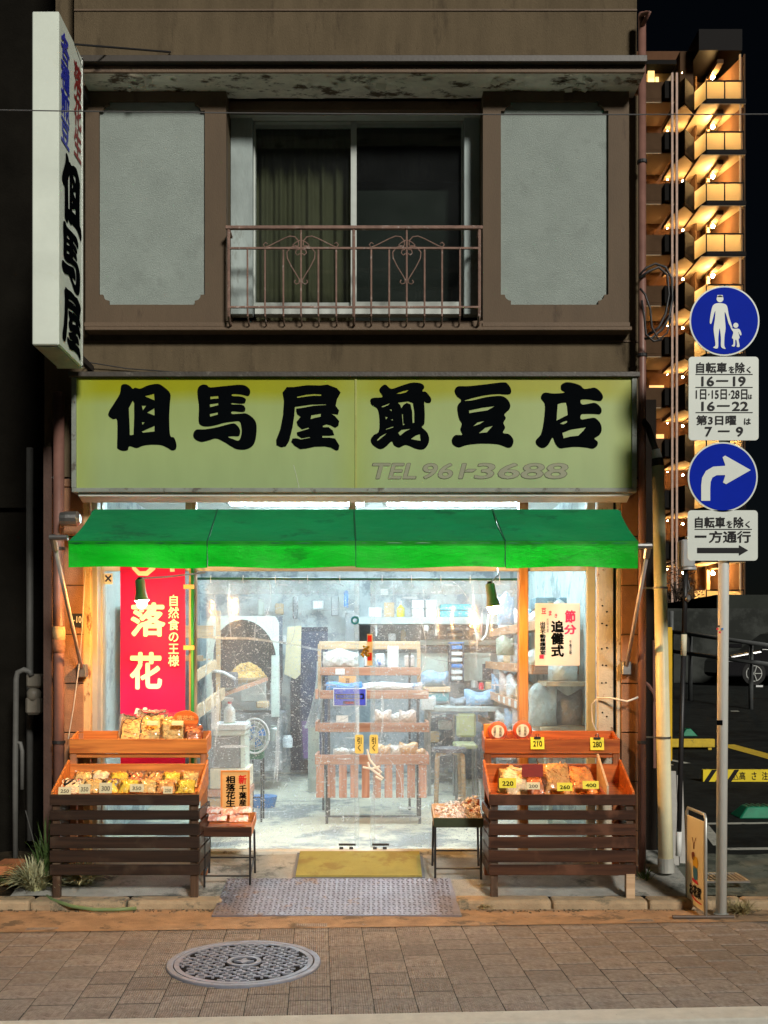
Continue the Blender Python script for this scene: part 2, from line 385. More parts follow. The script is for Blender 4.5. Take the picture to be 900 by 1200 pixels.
rest = MB(); cnt = 0
for i in range(-24, 27):
    for j in range(0, 9):
        u = (i + .5) * P_; v = (j + .5) * P_ - (P_ / 2 if i % 2 else 0)
        if v + P_ / 2 > 1.60: continue
        p = O + ex * u + ey * v
        v0 = max(v, P_ / 2 - .0) if v - P_ / 2 < 0 else v
        pxl = CX + p.x * F / p.y
        if -40 < pxl < 940 and v - P_ / 2 > -.01:
            o = place('paving_block', proto[(i * 7 + j * 3) % 5], bmat, sidewalk, (p.x, p.y, random.uniform(-.001, .0012)), (random.uniform(-.004, .004), random.uniform(-.004, .004), PR)); cnt += 1
        else:
            a, b_ = max(v - P_ / 2, 0) + .0035, v + P_ / 2 - .0035
            rest.hexa([pv(u - P_ / 2 + .0035, a, -.04), pv(u + P_ / 2 - .0035, a, -.04), pv(u + P_ / 2 - .0035, b_, -.04), pv(u - P_ / 2 + .0035, b_, -.04)] +
                      [pv(u - P_ / 2 + .0035, a, 0), pv(u + P_ / 2 - .0035, a, 0), pv(u + P_ / 2 - .0035, b_, 0), pv(u - P_ / 2 + .0035, b_, 0)])
rest.build('paving_block', bmat, sidewalk, kind='stuff')
print('blocks', cnt)
# mortar strip along the pavement's inner edge, rough and dirty
strip = PM('gutter_concrete', (.38, .25, .145), .95, .3, 7, .9, 140, stain=(.17, .125, .08), stain_amt=.46, stain_scale=5)
sm = MB()
sm.grid(lambda u, v: Vector((-9 + 18 * u, 0, 0)) + Vector((0, (1 - v) * (O + ex * (-9 + 18 * u) + ey * 1.44).y + v * 6.62, .004 + .006 * math.sin(u * 61) * math.sin(v * 9))), 160, 8)
sm.build('gutter_strip', strip, kind='structure')
# street-side kerb band
kb = PM('pale_speckled_concrete', (.58, .56, .49), .9, .12, 12, .4, 160, stain=(.22, .21, .18), stain_amt=.36, stain_scale=38)
q = MB(); q.hexa([pv(-9, -.16, -.05), pv(9, -.16, -.05), pv(9, -.004, -.05), pv(-9, -.004, -.05), pv(-9, -.16, .002), pv(9, -.16, .002), pv(9, -.004, .002), pv(-9, -.004, .002)])
kerb0 = q.build('street_kerb', kb, kind='structure', bev=.006)
# forecourt slope up to the shop floor
def gz(y): return .055 + max(0, y - 6.62) * .19
fc = MB()
fc.grid(lambda u, v: Vector((-2.32 + 4.37 * u, 6.61 + .78 * v, gz(6.61 + .78 * v) + .004 * math.sin(u * 37 + v * 5))), 40, 10)
fc.build('forecourt', concrete, kind='structure')
so0 = MB(); so0.grid(lambda u, v: Vector((-6 + 3.68 * u, 6.61 + 1.6 * v, .03 + .012 * math.sin(u * 40 + v * 5) + .01 * math.sin(v * 17 + u * 9))), 60, 16)
so0.build('alley_soil', PM('dark_soil', (.045, .035, .022), .95, .4, 12, 1., 80, spec=.1), kind='structure')  # one dark soil tone left of the forecourt
# kerb stones in front of the shop
kerb = thing('kerb', (0, 6.55, 0), None, None, kind='structure')
xk = -2.75; i = 0
while xk < 3.6:
    L_ = .6
    if xk > -1.05 and xk < .5: xk += .05; continue
    z1 = .06 + random.uniform(-.004, .004)
    box(xk + .003, xk + L_ - .004, 6.47 + random.uniform(-.006, .006), 6.615, -.03, z1).build('kerb_stone', kerbmat, kerb, bev=.02, seg=2)
    xk += L_; i += 1
# dirt and rubble in the gutter
db = MB()
for i in range(420):
    x = random.uniform(-2.6, 3.4)
    if -.95 < x < .55: continue
    y = 6.455 - abs(random.gauss(0, .03)); db.blob((x, y, .008), (random.uniform(.003, .011), random.uniform(.003, .009), .004), i, 0)
db.build('gutter_debris', PM('gutter_dirt', (.14, .11, .07), .95, .4, 20, .3), kind='stuff')

# manhole
def manhole():
    c = Vector((X(286, 5.36), 5.36, .004)); r = .395
    iron = PM('cast_iron', (.26, .28, .34), .5, .2, 12, .15, 140, metal=.3)
    dark = PM('cast_iron_recess', (.012, .011, .011), .9, .2, 12, .2, spec=.1)
    t = thing('manhole_cover', c, 'round cast iron manhole cover with patterned relief, set in the brown paving blocks', 'manhole cover')
    MB().lathe([(r - .034, -.02), (r - .034, .006), (r - .030, .008), (r - .005, .008), (r, .004), (r, -.02)], c, 64, cap=False).build('frame', iron, t, smooth=False)
    MB().lathe([(.001, .001), (r - .036, .001)], c, 64, cap=False).build('plate', dark, t)
    m = MB(); m.lathe([(r - .066, .001), (r - .066, .007), (r - .040, .007), (r - .040, .001)], c, 64, cap=False)
    p = .060
    for i in range(-7, 8):
        for j in range(-7, 8):
            x, y = i * p, j * p; d = math.hypot(x, y)
            if d > r - .086 or d < .095: continue
            if (i + j) % 2 == 0:
                for a in range(4):
                    aa = a * math.pi / 2; m.beam(c + Vector((x + math.cos(aa) * .009, y + math.sin(aa) * .009, .006)), c + Vector((x + math.cos(aa) * .033, y + math.sin(aa) * .033, .006)), .012, .006)
            else:
                for sx, sy, ex_, ey_ in ((-.021, -.021, .021, -.021), (-.021, .021, .021, .021), (-.021, -.021, -.021, .008), (.021, -.008, .021, .021)):
                    m.beam(c + Vector((x + sx, y + sy, .006)), c + Vector((x + ex_, y + ey_, .006)), .012, .006)
    for s_ in (-1, 1):
        for k in range(-3, 4):
            y = k * p * 2 * .98; l = math.sqrt(max(0, (r - .08) ** 2 - y * y))
    m.build('relief', iron, t, kind='stuff')
    e = MB(); e.lathe([(.066, .003), (.066, .012), (.088, .012), (.088, .003)], c, 40, cap=False)
    e.prism([(math.cos(a) * .052 * (1 if k % 2 == 0 else .45), math.sin(a) * .052 * (1 if k % 2 == 0 else .45)) for k, a in enumerate([i * math.pi / 4 for i in range(8)])], .003, .012, lambda u, v, d: c + Vector((u, v, d)))
    e.build('emblem', iron, t)
manhole()

# steel ramp plate
def ramp():
    c = Vector((-.23, 6.3, 0)); x0, x1 = X(248, 6.3), X(541, 6.3); y0, y1 = 6.30, 6.86; z0, z1 = .012, gz(6.86) + .014
    sm_ = PM('tread_steel', (.28, .265, .30), .5, .2, 9, .2, 120, metal=.75, stain=(.30, .20, .15), stain_amt=.42, stain_scale=5)
    t = thing('ramp_plate', c, 'chequered steel ramp plate bridging the gutter in front of the doorway', 'ramp')
    MB().hexa([(x0, y0, z0 - .01), (x1, y0, z0 - .01), (x1 - .03, y1, z1 - .012), (x0 + .02, y1, z1 - .012), (x0, y0, z0), (x1, y0, z0), (x1 - .03, y1, z1), (x0 + .02, y1, z1)]).build('plate', sm_, t)
    m = MB(); n = 0
    for i in range(46):
        for j in range(17):
            u = (i + .5) / 46; v = (j + .5) / 17; x = x0 + .01 + (x1 - x0 - .05) * u; y = y0 + (y1 - y0) * v; z = z0 + (z1 - z0) * v
            a = R(45) if (i + j) % 2 else R(-45); d = Vector((math.cos(a), math.sin(a), 0)) * .0115; d.z = d.y * (z1 - z0) / (y1 - y0)
            m.beam(Vector((x, y, z + .001)) - d, Vector((x, y, z + .001)) + d, .005, .004)
    m.build('tread', sm_, t, kind='stuff')
ramp()

# door mat
def mat_():
    x0, x1 = X(343, 6.9), X(498, 6.9); y0, y1 = 6.885, 7.31
    gm = PM('yellow_green_mat', (.40, .36, .10), .95, .15, 5, 1.0, 300, stain=(.32, .25, .07), stain_amt=.47, stain_scale=3)
    t = thing('door_mat', (0, 6.9, gz(6.9)), 'mustard green doormat with thin grey rubber rim, just outside the vinyl curtain', 'doormat')
    def h(x, y, d): return (x, y, gz(y) + d)
    MB().hexa([h(x0 + .02, y0, .012), h(x1 - .02, y0, .012), h(x1 - .02, y1, .012), h(x0 + .02, y1, .012), h(x0 + .02, y0 + .002, .022), h(x1 - .02, y0 + .002, .022), h(x1 - .02, y1, .022), h(x0 + .02, y1, .022)]).build('pile', gm, t)
    MB().hexa([h(x0, y0 - .006, .002), h(x1, y0 - .006, .002), h(x1, y1 + .006, .002), h(x0, y1 + .006, .002), h(x0, y0 - .006, .011), h(x1, y0 - .006, .011), h(x1, y1 + .006, .011), h(x0, y1 + .006, .011)]).build('rim', PM('grey_rubber', (.16, .17, .19), .8), t)
mat_()

# ================================================================= SHOP BUILDING
YW = 7.10; XR = X(748, YW); XL = X(52, YW)
shop = thing('shop_building', (0, YW, 0), 'two storey brown rendered shop house, lit ground floor open behind a vinyl curtain', 'shop building')
ZS = 3.44     # top of the ground floor opening zone
# upper walls, with the window hole between the shutter cases
xa, xb = X(265, 7.0), X(566, 7.0); zb0, zb1 = Z(378, 7.0), 5.38
w = MB(); w.box(XL, xa, YW, YW + .25, 3.30, 5.40); w.box(xb, XR, YW, YW + .25, 3.30, 5.40); w.box(xa, xb, YW, YW + .25, 3.30, zb0)
w.box(X(87, YW), XR - .01, YW + .001, YW + .25, 5.47, 10.0)
w.box(XL, XR, YW, YW + .25, 2.80, 3.30)
w.build('wall', brown_wall, shop)
s_ = MB(); s_.box(XR - .2, XR, YW + .25, 13, .0, 9.9); s_.box(XL, XL + .2, YW + .25, 13, 0, 9.9); s_.box(XL, XR, 13, 13.2, 0, 9.9)
s_.box(XL, XR, YW + .25, 13, 9.9, 10)
s_.build('side_wall', brown_wall, shop)
# string lines in the render
box(X(87, 7.1), XR - .01, YW - .006, YW, Z(12, 7.1) - .006, Z(12, 7.1) + .006).build('string_course', brown_trim, shop)
box(XL, XR, YW - .008, YW, Z(400, 7.1) - .006, Z(400, 7.1) + .004).build('string_course', brown_trim, shop)
# eave
e = MB(); e.box(X(92, 6.79), X(756, 6.79), 6.79, YW, 5.385, 5.43); e.build('eave_fascia', brown_trim, shop, bev=.004)
e = MB(); e.box(X(90, 6.76), X(758, 6.76), 6.745, YW, 5.432, 5.475); e.build('eave_cap', PM('dark_tin', (.06, .05, .04), .5, .2, 6, .1), shop, bev=.003)
e = MB(); e.grid(lambda u, v: Vector((X(94, 6.8) + u * (X(755, 6.8) - X(94, 6.8)), 6.795 + v * .30, 5.380 - .004 * (math.sin(u * 50) * math.sin(v * 7) > .3))), 120, 10)
e.build('soffit', peel, shop)
fl = MB()
for i in range(46):         # curling paint flakes
    x = random.choice([random.gauss(X(170, 6.9), .06), random.gauss(X(400, 6.9), .12), random.gauss(X(590, 6.9), .06), random.gauss(X(680, 6.9), .1), random.uniform(-1.8, 1.6)])
    y = random.uniform(6.82, 7.0); r_ = random.uniform(.012, .035); a = random.uniform(0, 6)
    p = Vector((x, y, 5.374)); d1 = Vector((math.cos(a) * r_, math.sin(a) * r_, 0)); d2 = Vector((-d1.y, d1.x, 0)) * .6
    fl.quad(p - d1 - d2, p + d1 - d2, p + d1 + d2 + Vector((0, 0, -r_ * .7)), p - d1 + d2 + Vector((0, 0, -r_ * .4)))
fl.build('paint_flake', PM('paint_flakes', (.7, .67, .58), .7, .2), shop, kind='stuff')
# shutter cases with notched stucco panels
def case(x0, x1, z0, z1, px0, px1, py0, py1, extra):
    YB = 7.0
    b = MB(); fx0, fx1, fz0, fz1 = X(px0, YB), X(px1, YB), Z(py1, YB), Z(py0, YB)
    b.box(x0, fx0, YB, YW, z0, z1); b.box(fx1, x1, YB, YW, z0, z1); b.box(fx0, fx1, YB, YW, z0, fz0); b.box(fx0, fx1, YB, YW, fz1, z1)
    n = .045
    for cx_, cz_, sx, sz in ((fx0, fz0, 1, 1), (fx1, fz0, -1, 1), (fx0, fz1, 1, -1), (fx1, fz1, -1, -1)):
        poly = [(cx_, cz_), (cx_ + sx * n * 1.5, cz_)] + [(cx_ + sx * (n * 1.5 - n * .9 * math.sin(a)), cz_ + sz * (n * 1.5 - n * .9 * (math.cos(a)))) for a in [0.5 * math.pi * k / 5 for k in range(6)]][::-1][::-1] + [(cx_, cz_ + sz * n * 1.5)]
        b.prism(poly, YB + .0, YB + .022, lambda u, v, d: Vector((u, d, v)))
    c = b.build('shutter_case', brown_case, shop)
    box(fx0, fx1, YB + .024, YB + .05, fz0, fz1).build('stucco_panel', stucco, c)
    r = MB(); r.box(x0 - .004, x1 + .004, YB - .012, YB, z0 - .028, z0 - .002); r.build('drip_edge', brown_trim, c)
case(X(100, 7.0), xa, zb0, 5.375, 116, 240, 118, 357, 0)
case(xb, X(737, 7.0), zb0, 5.375, 587, 713, 118, 357, 0)
# window recess
def upper_window():
    t = MB(); t.box(xa, xb, 7.12, 7.20, Z(129, 7.12), 5.375).build('lintel', brown_trim, shop, bev=.003)
    wd = MB(); yb = 7.26; x0, x1 = X(297, yb), X(543, yb); z1, z0 = Z(135, yb), Z(368, yb)
    box(xa, xb, 7.16, 7.24, Z(135, 7.16), Z(129.5, 7.16)).build('lintel_board', alu_white, shop)
    pale = PM('weathered_blue_grey_board', (.36, .43, .42), .8, .3, 4, .3, 60, stain=(.20, .21, .18), stain_amt=.45, stain_scale=3, stretch=(1, 1, .4))
    for a, b in ((xa + .002, x0), (x1, xb - .002)):
        box(a, b, 7.20, 7.28, z0 - .02, Z(135, 7.2)).build('side_board', pale, shop, bev=.003)
    f = MB(); f.box(x0, x1, yb, yb + .08, z1 - .05, z1); f.box(x0, x1, yb, yb + .08, z0, z0 + .05); f.box(x0, x0 + .012, yb, yb + .08, z0, z1); f.box(x1 - .012, x1, yb, yb + .08, z0, z1)
    win = f.build('window', alu_white, shop, bev=.002)
    fr = MB(); xm = X(414.5, yb); fr.box(xm - .02, xm + .02, yb - .004, yb + .02, z0 + .05, z1 - .05)
    for a, b, y in ((x0 + .012, xm - .02, yb + .03), (xm + .02, x1 - .012, yb + .012)):
        fr.box(a, b, y, y + .02, z1 - .075, z1 - .051); fr.box(a, b, y, y + .02, z0 + .051, z0 + .09)
    fr.build('sash', alu_white, win)
    gl = GLASS('dark_window_glass', (.75, .8, .78), haze=.012, rough=.02, thin_refl=1.2)
    box(x0 + .012, xm - .02, yb + .038, yb + .042, z0 + .09, z1 - .075).build('pane', gl, win)
    box(xm + .02, x1 - .012, yb + .020, yb + .024, z0 + .09, z1 - .075).build('pane', gl, win)
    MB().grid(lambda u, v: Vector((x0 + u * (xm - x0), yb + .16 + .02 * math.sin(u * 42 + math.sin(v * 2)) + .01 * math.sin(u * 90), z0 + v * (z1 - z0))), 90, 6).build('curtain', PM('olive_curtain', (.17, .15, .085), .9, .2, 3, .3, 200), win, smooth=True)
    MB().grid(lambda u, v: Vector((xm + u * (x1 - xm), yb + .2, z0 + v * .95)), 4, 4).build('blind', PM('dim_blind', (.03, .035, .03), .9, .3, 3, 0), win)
    # room behind
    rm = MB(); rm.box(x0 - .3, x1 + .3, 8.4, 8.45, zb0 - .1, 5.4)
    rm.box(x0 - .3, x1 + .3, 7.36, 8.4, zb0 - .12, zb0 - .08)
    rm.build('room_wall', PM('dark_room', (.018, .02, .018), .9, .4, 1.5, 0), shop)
    # ledge
    box(X(100, 7.0), X(740, 7.0), 6.985, 7.1, zb0 - .055, zb0 - .03).build('ledge', brown_trim, shop, bev=.003)
    box(xa, xb, 7.0, 7.19, zb0 - .028, zb0 + .012).build('window_sill', brown_trim, shop)
upper_window()
# railing
def railing():
    yr = 6.90; t = thing('balcony_railing', at(414, 372, yr), 'rusty wrought iron railing with two scrolled heart ornaments across the upstairs window', 'railing')
    zt, zm, zl, zf = Z(267, yr), Z(291, yr), Z(360, yr), Z(373, yr)
    x0, x1 = X(267, yr), X(563, yr)
    MB().beam((x0 - .015, yr, zt), (x1 + .015, yr, zt), .03, .022).build('top_rail', rust_iron, t, bev=.003)
    for z in (zm, zl): MB().beam((x0, yr, z), (x1, yr, z), .016, .012).build('rail', rust_iron, t)
    for sx in (x0, x1):
        MB().beam((sx, yr, zt), (sx, 7.06, zt), .02, .015, ).build('wall_tie', rust_iron, t); 
    for k, px in enumerate((268, 290, 310.5, 332, 352.7, 373, 394, 414.5, 435, 456, 476.6, 497.5, 518, 539, 561.7)):
        x = X(px, yr); top = zt if k in (0, 4, 7, 10, 14) else zm
        th = .014 if k in (0, 7, 14) else .0085
        MB().tube([(x, yr, top), (x, yr, zl - .01), (x, yr + .012, zf + .02), (x, yr + .06, zf - .015), (x, yr + .12, zf - .02)], th * .75, 6).build('bar', rust_iron, t)
    def scroll(c, r, a0, turns, sgn, z_):
        return [Vector((c[0] + math.cos(a0 + sgn * 2 * math.pi * turns * k / 18) * r * (1 - .65 * k / 18), yr - .004, c[1] + math.sin(a0 + sgn * 2 * math.pi * turns * k / 18) * r * (1 - .65 * k / 18))) for k in range(19)]
    u = yr / F
    for px in (352.7, 476.6):
        x = X(px, yr)
        for s_ in (-1, 1):
            m = MB()
            # heart: from top inner curl, out over the shoulder, down to the lower curl
            pts = [(2, -3), (5, -1), (6, 3), (3, 6), (-1, 4), (2, -1)]
            heart = [(1.5, 7.5), (4, 9.5), (6.5, 7), (5.5, 3.5), (2.5, 3), (1.5, 1), (6, -1.5), (12, .5), (16.5, 6), (16, 13), (11, 23), (5.5, 32), (1.8, 38), (2.0, 42), (5.5, 43.5), (8, 41), (6.5, 38.5)]
            m.tube([(x + s_ * a * u, yr - .006, zm - (b - 1) * u) for a, b in heart], .0042, 5)
            sweep = [(9, -1.5), (5.5, .0), (2.5, -2.5), (3, -7.5), (7, -12), (13, -12.8), (20, -10), (30, -5), (38, -1), (42, .2), (44, -3), (41.5, -5.5), (39, -3.8)]
            m.tube([(x + s_ * a * u, yr - .006, zm - (b - 1) * u) for a, b in sweep], .0042, 5)
            m.tube([(x + s_ * a * u, yr - .006, zm - b * u) for a, b in [(1.2, -9), (6, -6.5), (9.5, -3.5), (9, .0), (6, 1)]], .0036, 5)
            m.build('scroll', rust_iron, t, smooth=True)
railing()

# ground floor piers in brown tile
pier = MB(); pier.box(XL, X(62, YW), YW - .02, YW + .3, 0, 3.0).build('corner_pier', PM('dark_brown_pier', (.085, .045, .032), .7, .2, 5, .3), shop)
def tiled(x0, x1, y, z0, z1, hh):
    box(x0, x1, y + .012, y + .25, z0, z1).build('pier', PM('pier_mortar', (.10, .06, .04), .9), shop)
    z = z0
    while z < z1:
        box(x0 + .002, x1 - .002, y, y + .014, z + .004, min(z + hh, z1) - .004).build('wall_tile', tile_brown, shop, bev=.003); z += hh
tiled(X(62.5, YW), X(98, YW), YW, .05, 2.79, .335)
tiled(X(728, YW), XR, YW, .05, 2.79, .335)
# steel door posts (shutter guides) and frames
box(X(99, 7.14), X(107, 7.14), 7.11, 7.17, .1, 2.79).build('shutter_guide', rust_yellow, shop, bev=.003)
box(X(700, 7.14), X(718, 7.14), 7.12, 7.18, .1, 2.79).build('steel_post', rust_beige, shop, bev=.004)
box(X(722, 7.14), X(728, 7.14), 7.12, 7.18, .1, 2.79).build('shutter_guide', rust_beige, shop, bev=.003)
box(X(718, 7.14), X(722, 7.14), 7.16, 7.2, .1, 2.79).build('guide_slot', black, shop)
hl = MB()
for z in [1.0, 1.18, 1.37, 1.5, 1.64, 1.78, 1.9]:
    for x in (X(706, 7.11), X(711, 7.11)): hl.lathe([(.006, 7.117), (.006, 7.1195)], (x + random.uniform(-.004, .004), 0, z + random.uniform(-.03, .03)), 8, 'Y')
hl.build('screw_hole', ink, shop)
YG = 7.34   # glazing plane
fy0, fy1 = YG - .03, YG + .04
box(X(107, 7.2), X(115, 7.2), 7.18, 7.40, .18, 2.79).build('door_jamb', alu, shop, bev=.003)
box(X(115, 7.3), X(121, 7.3), 7.28, 7.40, .18, 2.79).build('window_frame', alu, shop, bev=.003)
box(X(687, YG), X(697, YG), fy0, fy1, .18, 2.79).build('window_frame', alu_white, shop, bev=.003)
box(X(607.5, YG), X(618, YG), YG - .05, YG + .06, .19, 2.79).build('timber_post', WOOD('varnished_post', (.60, .33, .13), (.38, .17, .06), .4, 2, .05), shop, bev=.005)
box(X(222, YG), X(230, YG), YG - .02, YG + .05, .19, 2.79).build('timber_post', WOOD('pale_post', (.50, .38, .24), (.33, .22, .12), .5, 2, .05), shop, bev=.004)
# head beam, transoms
box(X(107, YG), X(697, YG), YG - .01, YG + .05, Z(669, YG), Z(663, YG)).build('head_beam', alu_white, shop, bev=.003)
box(X(107, YG), X(697, YG), YG - .02, YG + .06, Z(596, YG) - .28, Z(596, YG) - .24).build('transom_rail', alu_white, shop, bev=.003)
box(X(84, YG), X(720, YG), YG - .05, YG + .06, 2.72, 2.79).build('lintel', brown_trim, shop)
for px in (222, 413, 613):
    box(X(px - 4, YG), X(px + 4, YG), YG - .022, YG + .05, Z(663, YG), 2.72).build('transom_mullion', rust_beige, shop)
for a, b in ((121, 218), (226, 409), (417, 609), (617, 687)):
    box(X(a, YG), X(b, YG), YG, YG + .005, Z(663, YG), 2.72).build('transom_pane', glass, shop)
box(X(121, YG), X(222, YG), YG + .01, YG + .015, .2, Z(669, YG)).build('window_pane', glass, shop)
box(X(618, YG), X(687, YG), YG + .01, YG + .015, .2, Z(669, YG)).build('window_pane', glass, shop)
box(X(107, YG), X(232, YG), YG - .04, YG + .06, .17, .225).build('window_sill', alu, shop, bev=.003)
box(X(608, YG), X(697, YG), YG - .04, YG + .06, .17, .225).build('window_sill', alu, shop, bev=.003)
box(X(230, YG), X(608, YG), YG - .03, YG + .06, .14, .208).build('threshold', PM('worn_threshold', (.62, .62, .56), .6, .15, 6, .2, 60, stain=(.28, .25, .18), stain_amt=.45, stain_scale=9), shop, bev=.004)
# green pole beside the banner
green = PM('green_paint', (.02, .27, .06), .45, .15, 6, .1)

# interior shell
beige_floor = PM('worn_cream_floor', (.60, .57, .46), .7, .12, 4, .2, 50, stain=(.25, .26, .255), stain_amt=.50, stain_scale=1.3)
xi0, xi1, yi0, yi1 = -2.05, 1.58, 7.36, 12.2
box(xi0, xi1, yi0 + .05, yi1, .12, .195).build('shop_floor', beige_floor, shop)
wallw = PM('interior_wall', (.50, .55, .55), .8, .22, 3, .1, 30, stain=(.27, .31, .33), stain_amt=.50, stain_scale=3.5)
m = MB(); m.box(xi0 - .02, xi0, yi0, yi1, .19, 2.9); m.box(xi1, xi1 + .02, yi0, yi1, .19, 2.9); m.box(xi0 - .02, xi1 + .02, yi1, yi1 + .02, .19, 2.9)
m.build('interior_wall', wallw, shop)
box(xi0, xi1, yi0 + .05, yi1, 2.88, 2.9).build('ceiling', PM('ceiling_board', (.7, .72, .7), .8, .08, 2, .1), shop)
box(XL + .2, XR - .2, YW + .25, YW + .29, 2.9, 3.4).build('inner_wall', wallw, shop)
# fluorescent fittings
tube_em = EM('tube_light', (.72, .91, 1.0), 125)
GRP_L = 'fluorescent fittings under the shop ceiling'
for i, (x, y, lab) in enumerate(((-.62, 8.25, 'twin fluorescent ceiling light seen through the transom, left one above the doorway'), (.62, 8.25, 'twin fluorescent ceiling light seen through the transom, right one above the doorway'),
                                (-.6, 9.9, 'fluorescent ceiling light at the back left of the shop'), (.6, 9.9, 'fluorescent ceiling light at the back right of the shop'))):
    t = thing('ceiling_light', (x, y, 2.88), lab, 'ceiling light', GRP_L)
    box(x - .56, x + .56, y - .1, y + .1, 2.83, 2.878).build('housing', white, t, bev=.005)
    for dy in (-.055, .055): MB().tube([(x - .53, y + dy, 2.79), (x + .53, y + dy, 2.79)], .016, 10).build('tube', tube_em, t, smooth=True)
    e = MB()
    for sx in (-.545, .545): e.box(x + sx - .015, x + sx + .015, y - .08, y + .08, 2.77, 2.83)
    e.build('lamp_holder', white, t)

# ================================================================= SIGNBOARD
YS = 6.90
sx0, sx1, sz1, sz0 = X(84, YS), X(746, YS), Z(437, YS), Z(577, YS)
sign = thing('shop_signboard', ((sx0 + sx1) / 2, YS, sz0), 'wide olive green signboard with black brush lettering and phone number above the awning', 'signboard')
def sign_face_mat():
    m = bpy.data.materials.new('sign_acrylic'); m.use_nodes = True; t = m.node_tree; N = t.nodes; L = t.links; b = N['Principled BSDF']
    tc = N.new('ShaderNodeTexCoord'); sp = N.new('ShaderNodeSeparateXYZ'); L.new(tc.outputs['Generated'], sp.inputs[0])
    # olive centre, turning yellower towards the top edge and both ends
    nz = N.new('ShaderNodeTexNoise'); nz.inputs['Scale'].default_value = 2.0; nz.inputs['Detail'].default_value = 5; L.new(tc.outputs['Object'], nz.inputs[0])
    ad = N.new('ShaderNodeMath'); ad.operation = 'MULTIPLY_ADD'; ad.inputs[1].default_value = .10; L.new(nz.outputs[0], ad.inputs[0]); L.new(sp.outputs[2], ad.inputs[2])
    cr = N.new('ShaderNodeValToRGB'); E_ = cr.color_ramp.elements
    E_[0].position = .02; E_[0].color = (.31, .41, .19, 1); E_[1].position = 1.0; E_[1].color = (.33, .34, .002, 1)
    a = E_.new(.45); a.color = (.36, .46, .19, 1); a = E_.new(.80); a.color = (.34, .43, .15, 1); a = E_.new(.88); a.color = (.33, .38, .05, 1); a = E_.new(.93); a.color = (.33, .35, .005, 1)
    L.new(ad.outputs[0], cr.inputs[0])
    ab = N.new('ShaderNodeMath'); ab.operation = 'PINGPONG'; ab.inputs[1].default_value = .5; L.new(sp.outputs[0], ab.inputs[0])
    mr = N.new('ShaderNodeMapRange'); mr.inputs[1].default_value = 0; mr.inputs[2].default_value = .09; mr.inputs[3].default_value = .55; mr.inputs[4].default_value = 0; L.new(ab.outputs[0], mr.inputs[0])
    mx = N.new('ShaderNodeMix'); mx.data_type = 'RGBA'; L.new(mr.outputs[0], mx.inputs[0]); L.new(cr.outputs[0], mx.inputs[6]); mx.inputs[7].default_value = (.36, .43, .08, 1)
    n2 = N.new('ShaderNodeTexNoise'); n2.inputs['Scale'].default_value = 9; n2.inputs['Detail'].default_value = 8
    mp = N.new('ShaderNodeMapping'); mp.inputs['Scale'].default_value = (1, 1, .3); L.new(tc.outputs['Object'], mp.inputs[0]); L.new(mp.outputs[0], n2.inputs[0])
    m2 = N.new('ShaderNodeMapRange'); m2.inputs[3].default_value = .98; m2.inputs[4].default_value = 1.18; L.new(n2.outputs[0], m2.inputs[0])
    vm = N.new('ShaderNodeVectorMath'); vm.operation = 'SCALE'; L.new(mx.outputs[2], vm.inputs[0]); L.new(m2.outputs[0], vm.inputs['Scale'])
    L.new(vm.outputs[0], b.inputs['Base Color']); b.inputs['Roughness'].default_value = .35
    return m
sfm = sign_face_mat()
xm = X(417, YS)
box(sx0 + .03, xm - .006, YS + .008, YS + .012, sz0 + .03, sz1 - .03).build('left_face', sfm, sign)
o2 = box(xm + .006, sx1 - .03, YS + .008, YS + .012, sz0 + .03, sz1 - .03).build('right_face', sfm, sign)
box(xm - .006, xm + .006, YS + .002, YS + .014, sz0 + .03, sz1 - .03).build('joint_strip', PM('yellow_joint', (.42, .45, .12), .4), sign)
fr = PM('dark_bronze_frame', (.07, .06, .05), .5, .3, 8, .2, 60, stain=(.20, .18, .15), stain_amt=.42, stain_scale=9)
frg = PM('grey_green_frame', (.26, .29, .25), .5, .2, 8, .2, 60, stain=(.12, .11, .09), stain_amt=.45, stain_scale=9)
f = MB(); f.box(sx0 - .02, sx1 + .02, YS - .02, YW, sz1 - .03, sz1 + .005); f.build('top_frame', fr, sign, bev=.004)
f = MB(); f.box(sx0, sx1, YS - .005, YW, sz0, sz0 + .03); f.build('bottom_frame', frg, sign, bev=.004)
f = MB(); f.box(sx0, sx0 + .03, YS - .004, YW, sz0 + .031, sz1 - .031); f.build('end_frame', frg, sign)
f = MB(); f.box(sx1 - .03, sx1, YS - .004, YW, sz0 + .031, sz1 - .031); f.build('end_frame', frg, sign)
f = MB(); f.hexa([(sx0 + .04, YS + .02, sz0 - .022), (sx1 - .04, YS + .02, sz0 - .022), (sx1 - .02, YW - .01, sz0 - .04), (sx0 + .02, YW - .01, sz0 - .04), (sx0 + .04, YS + .02, sz0 - .002), (sx1 - .04, YS + .02, sz0 - .002), (sx1 - .02, YW - .01, sz0 - .002), (sx0 + .02, YW - .01, sz0 - .002)])
f.build('bottom_pan', alu_white, sign)
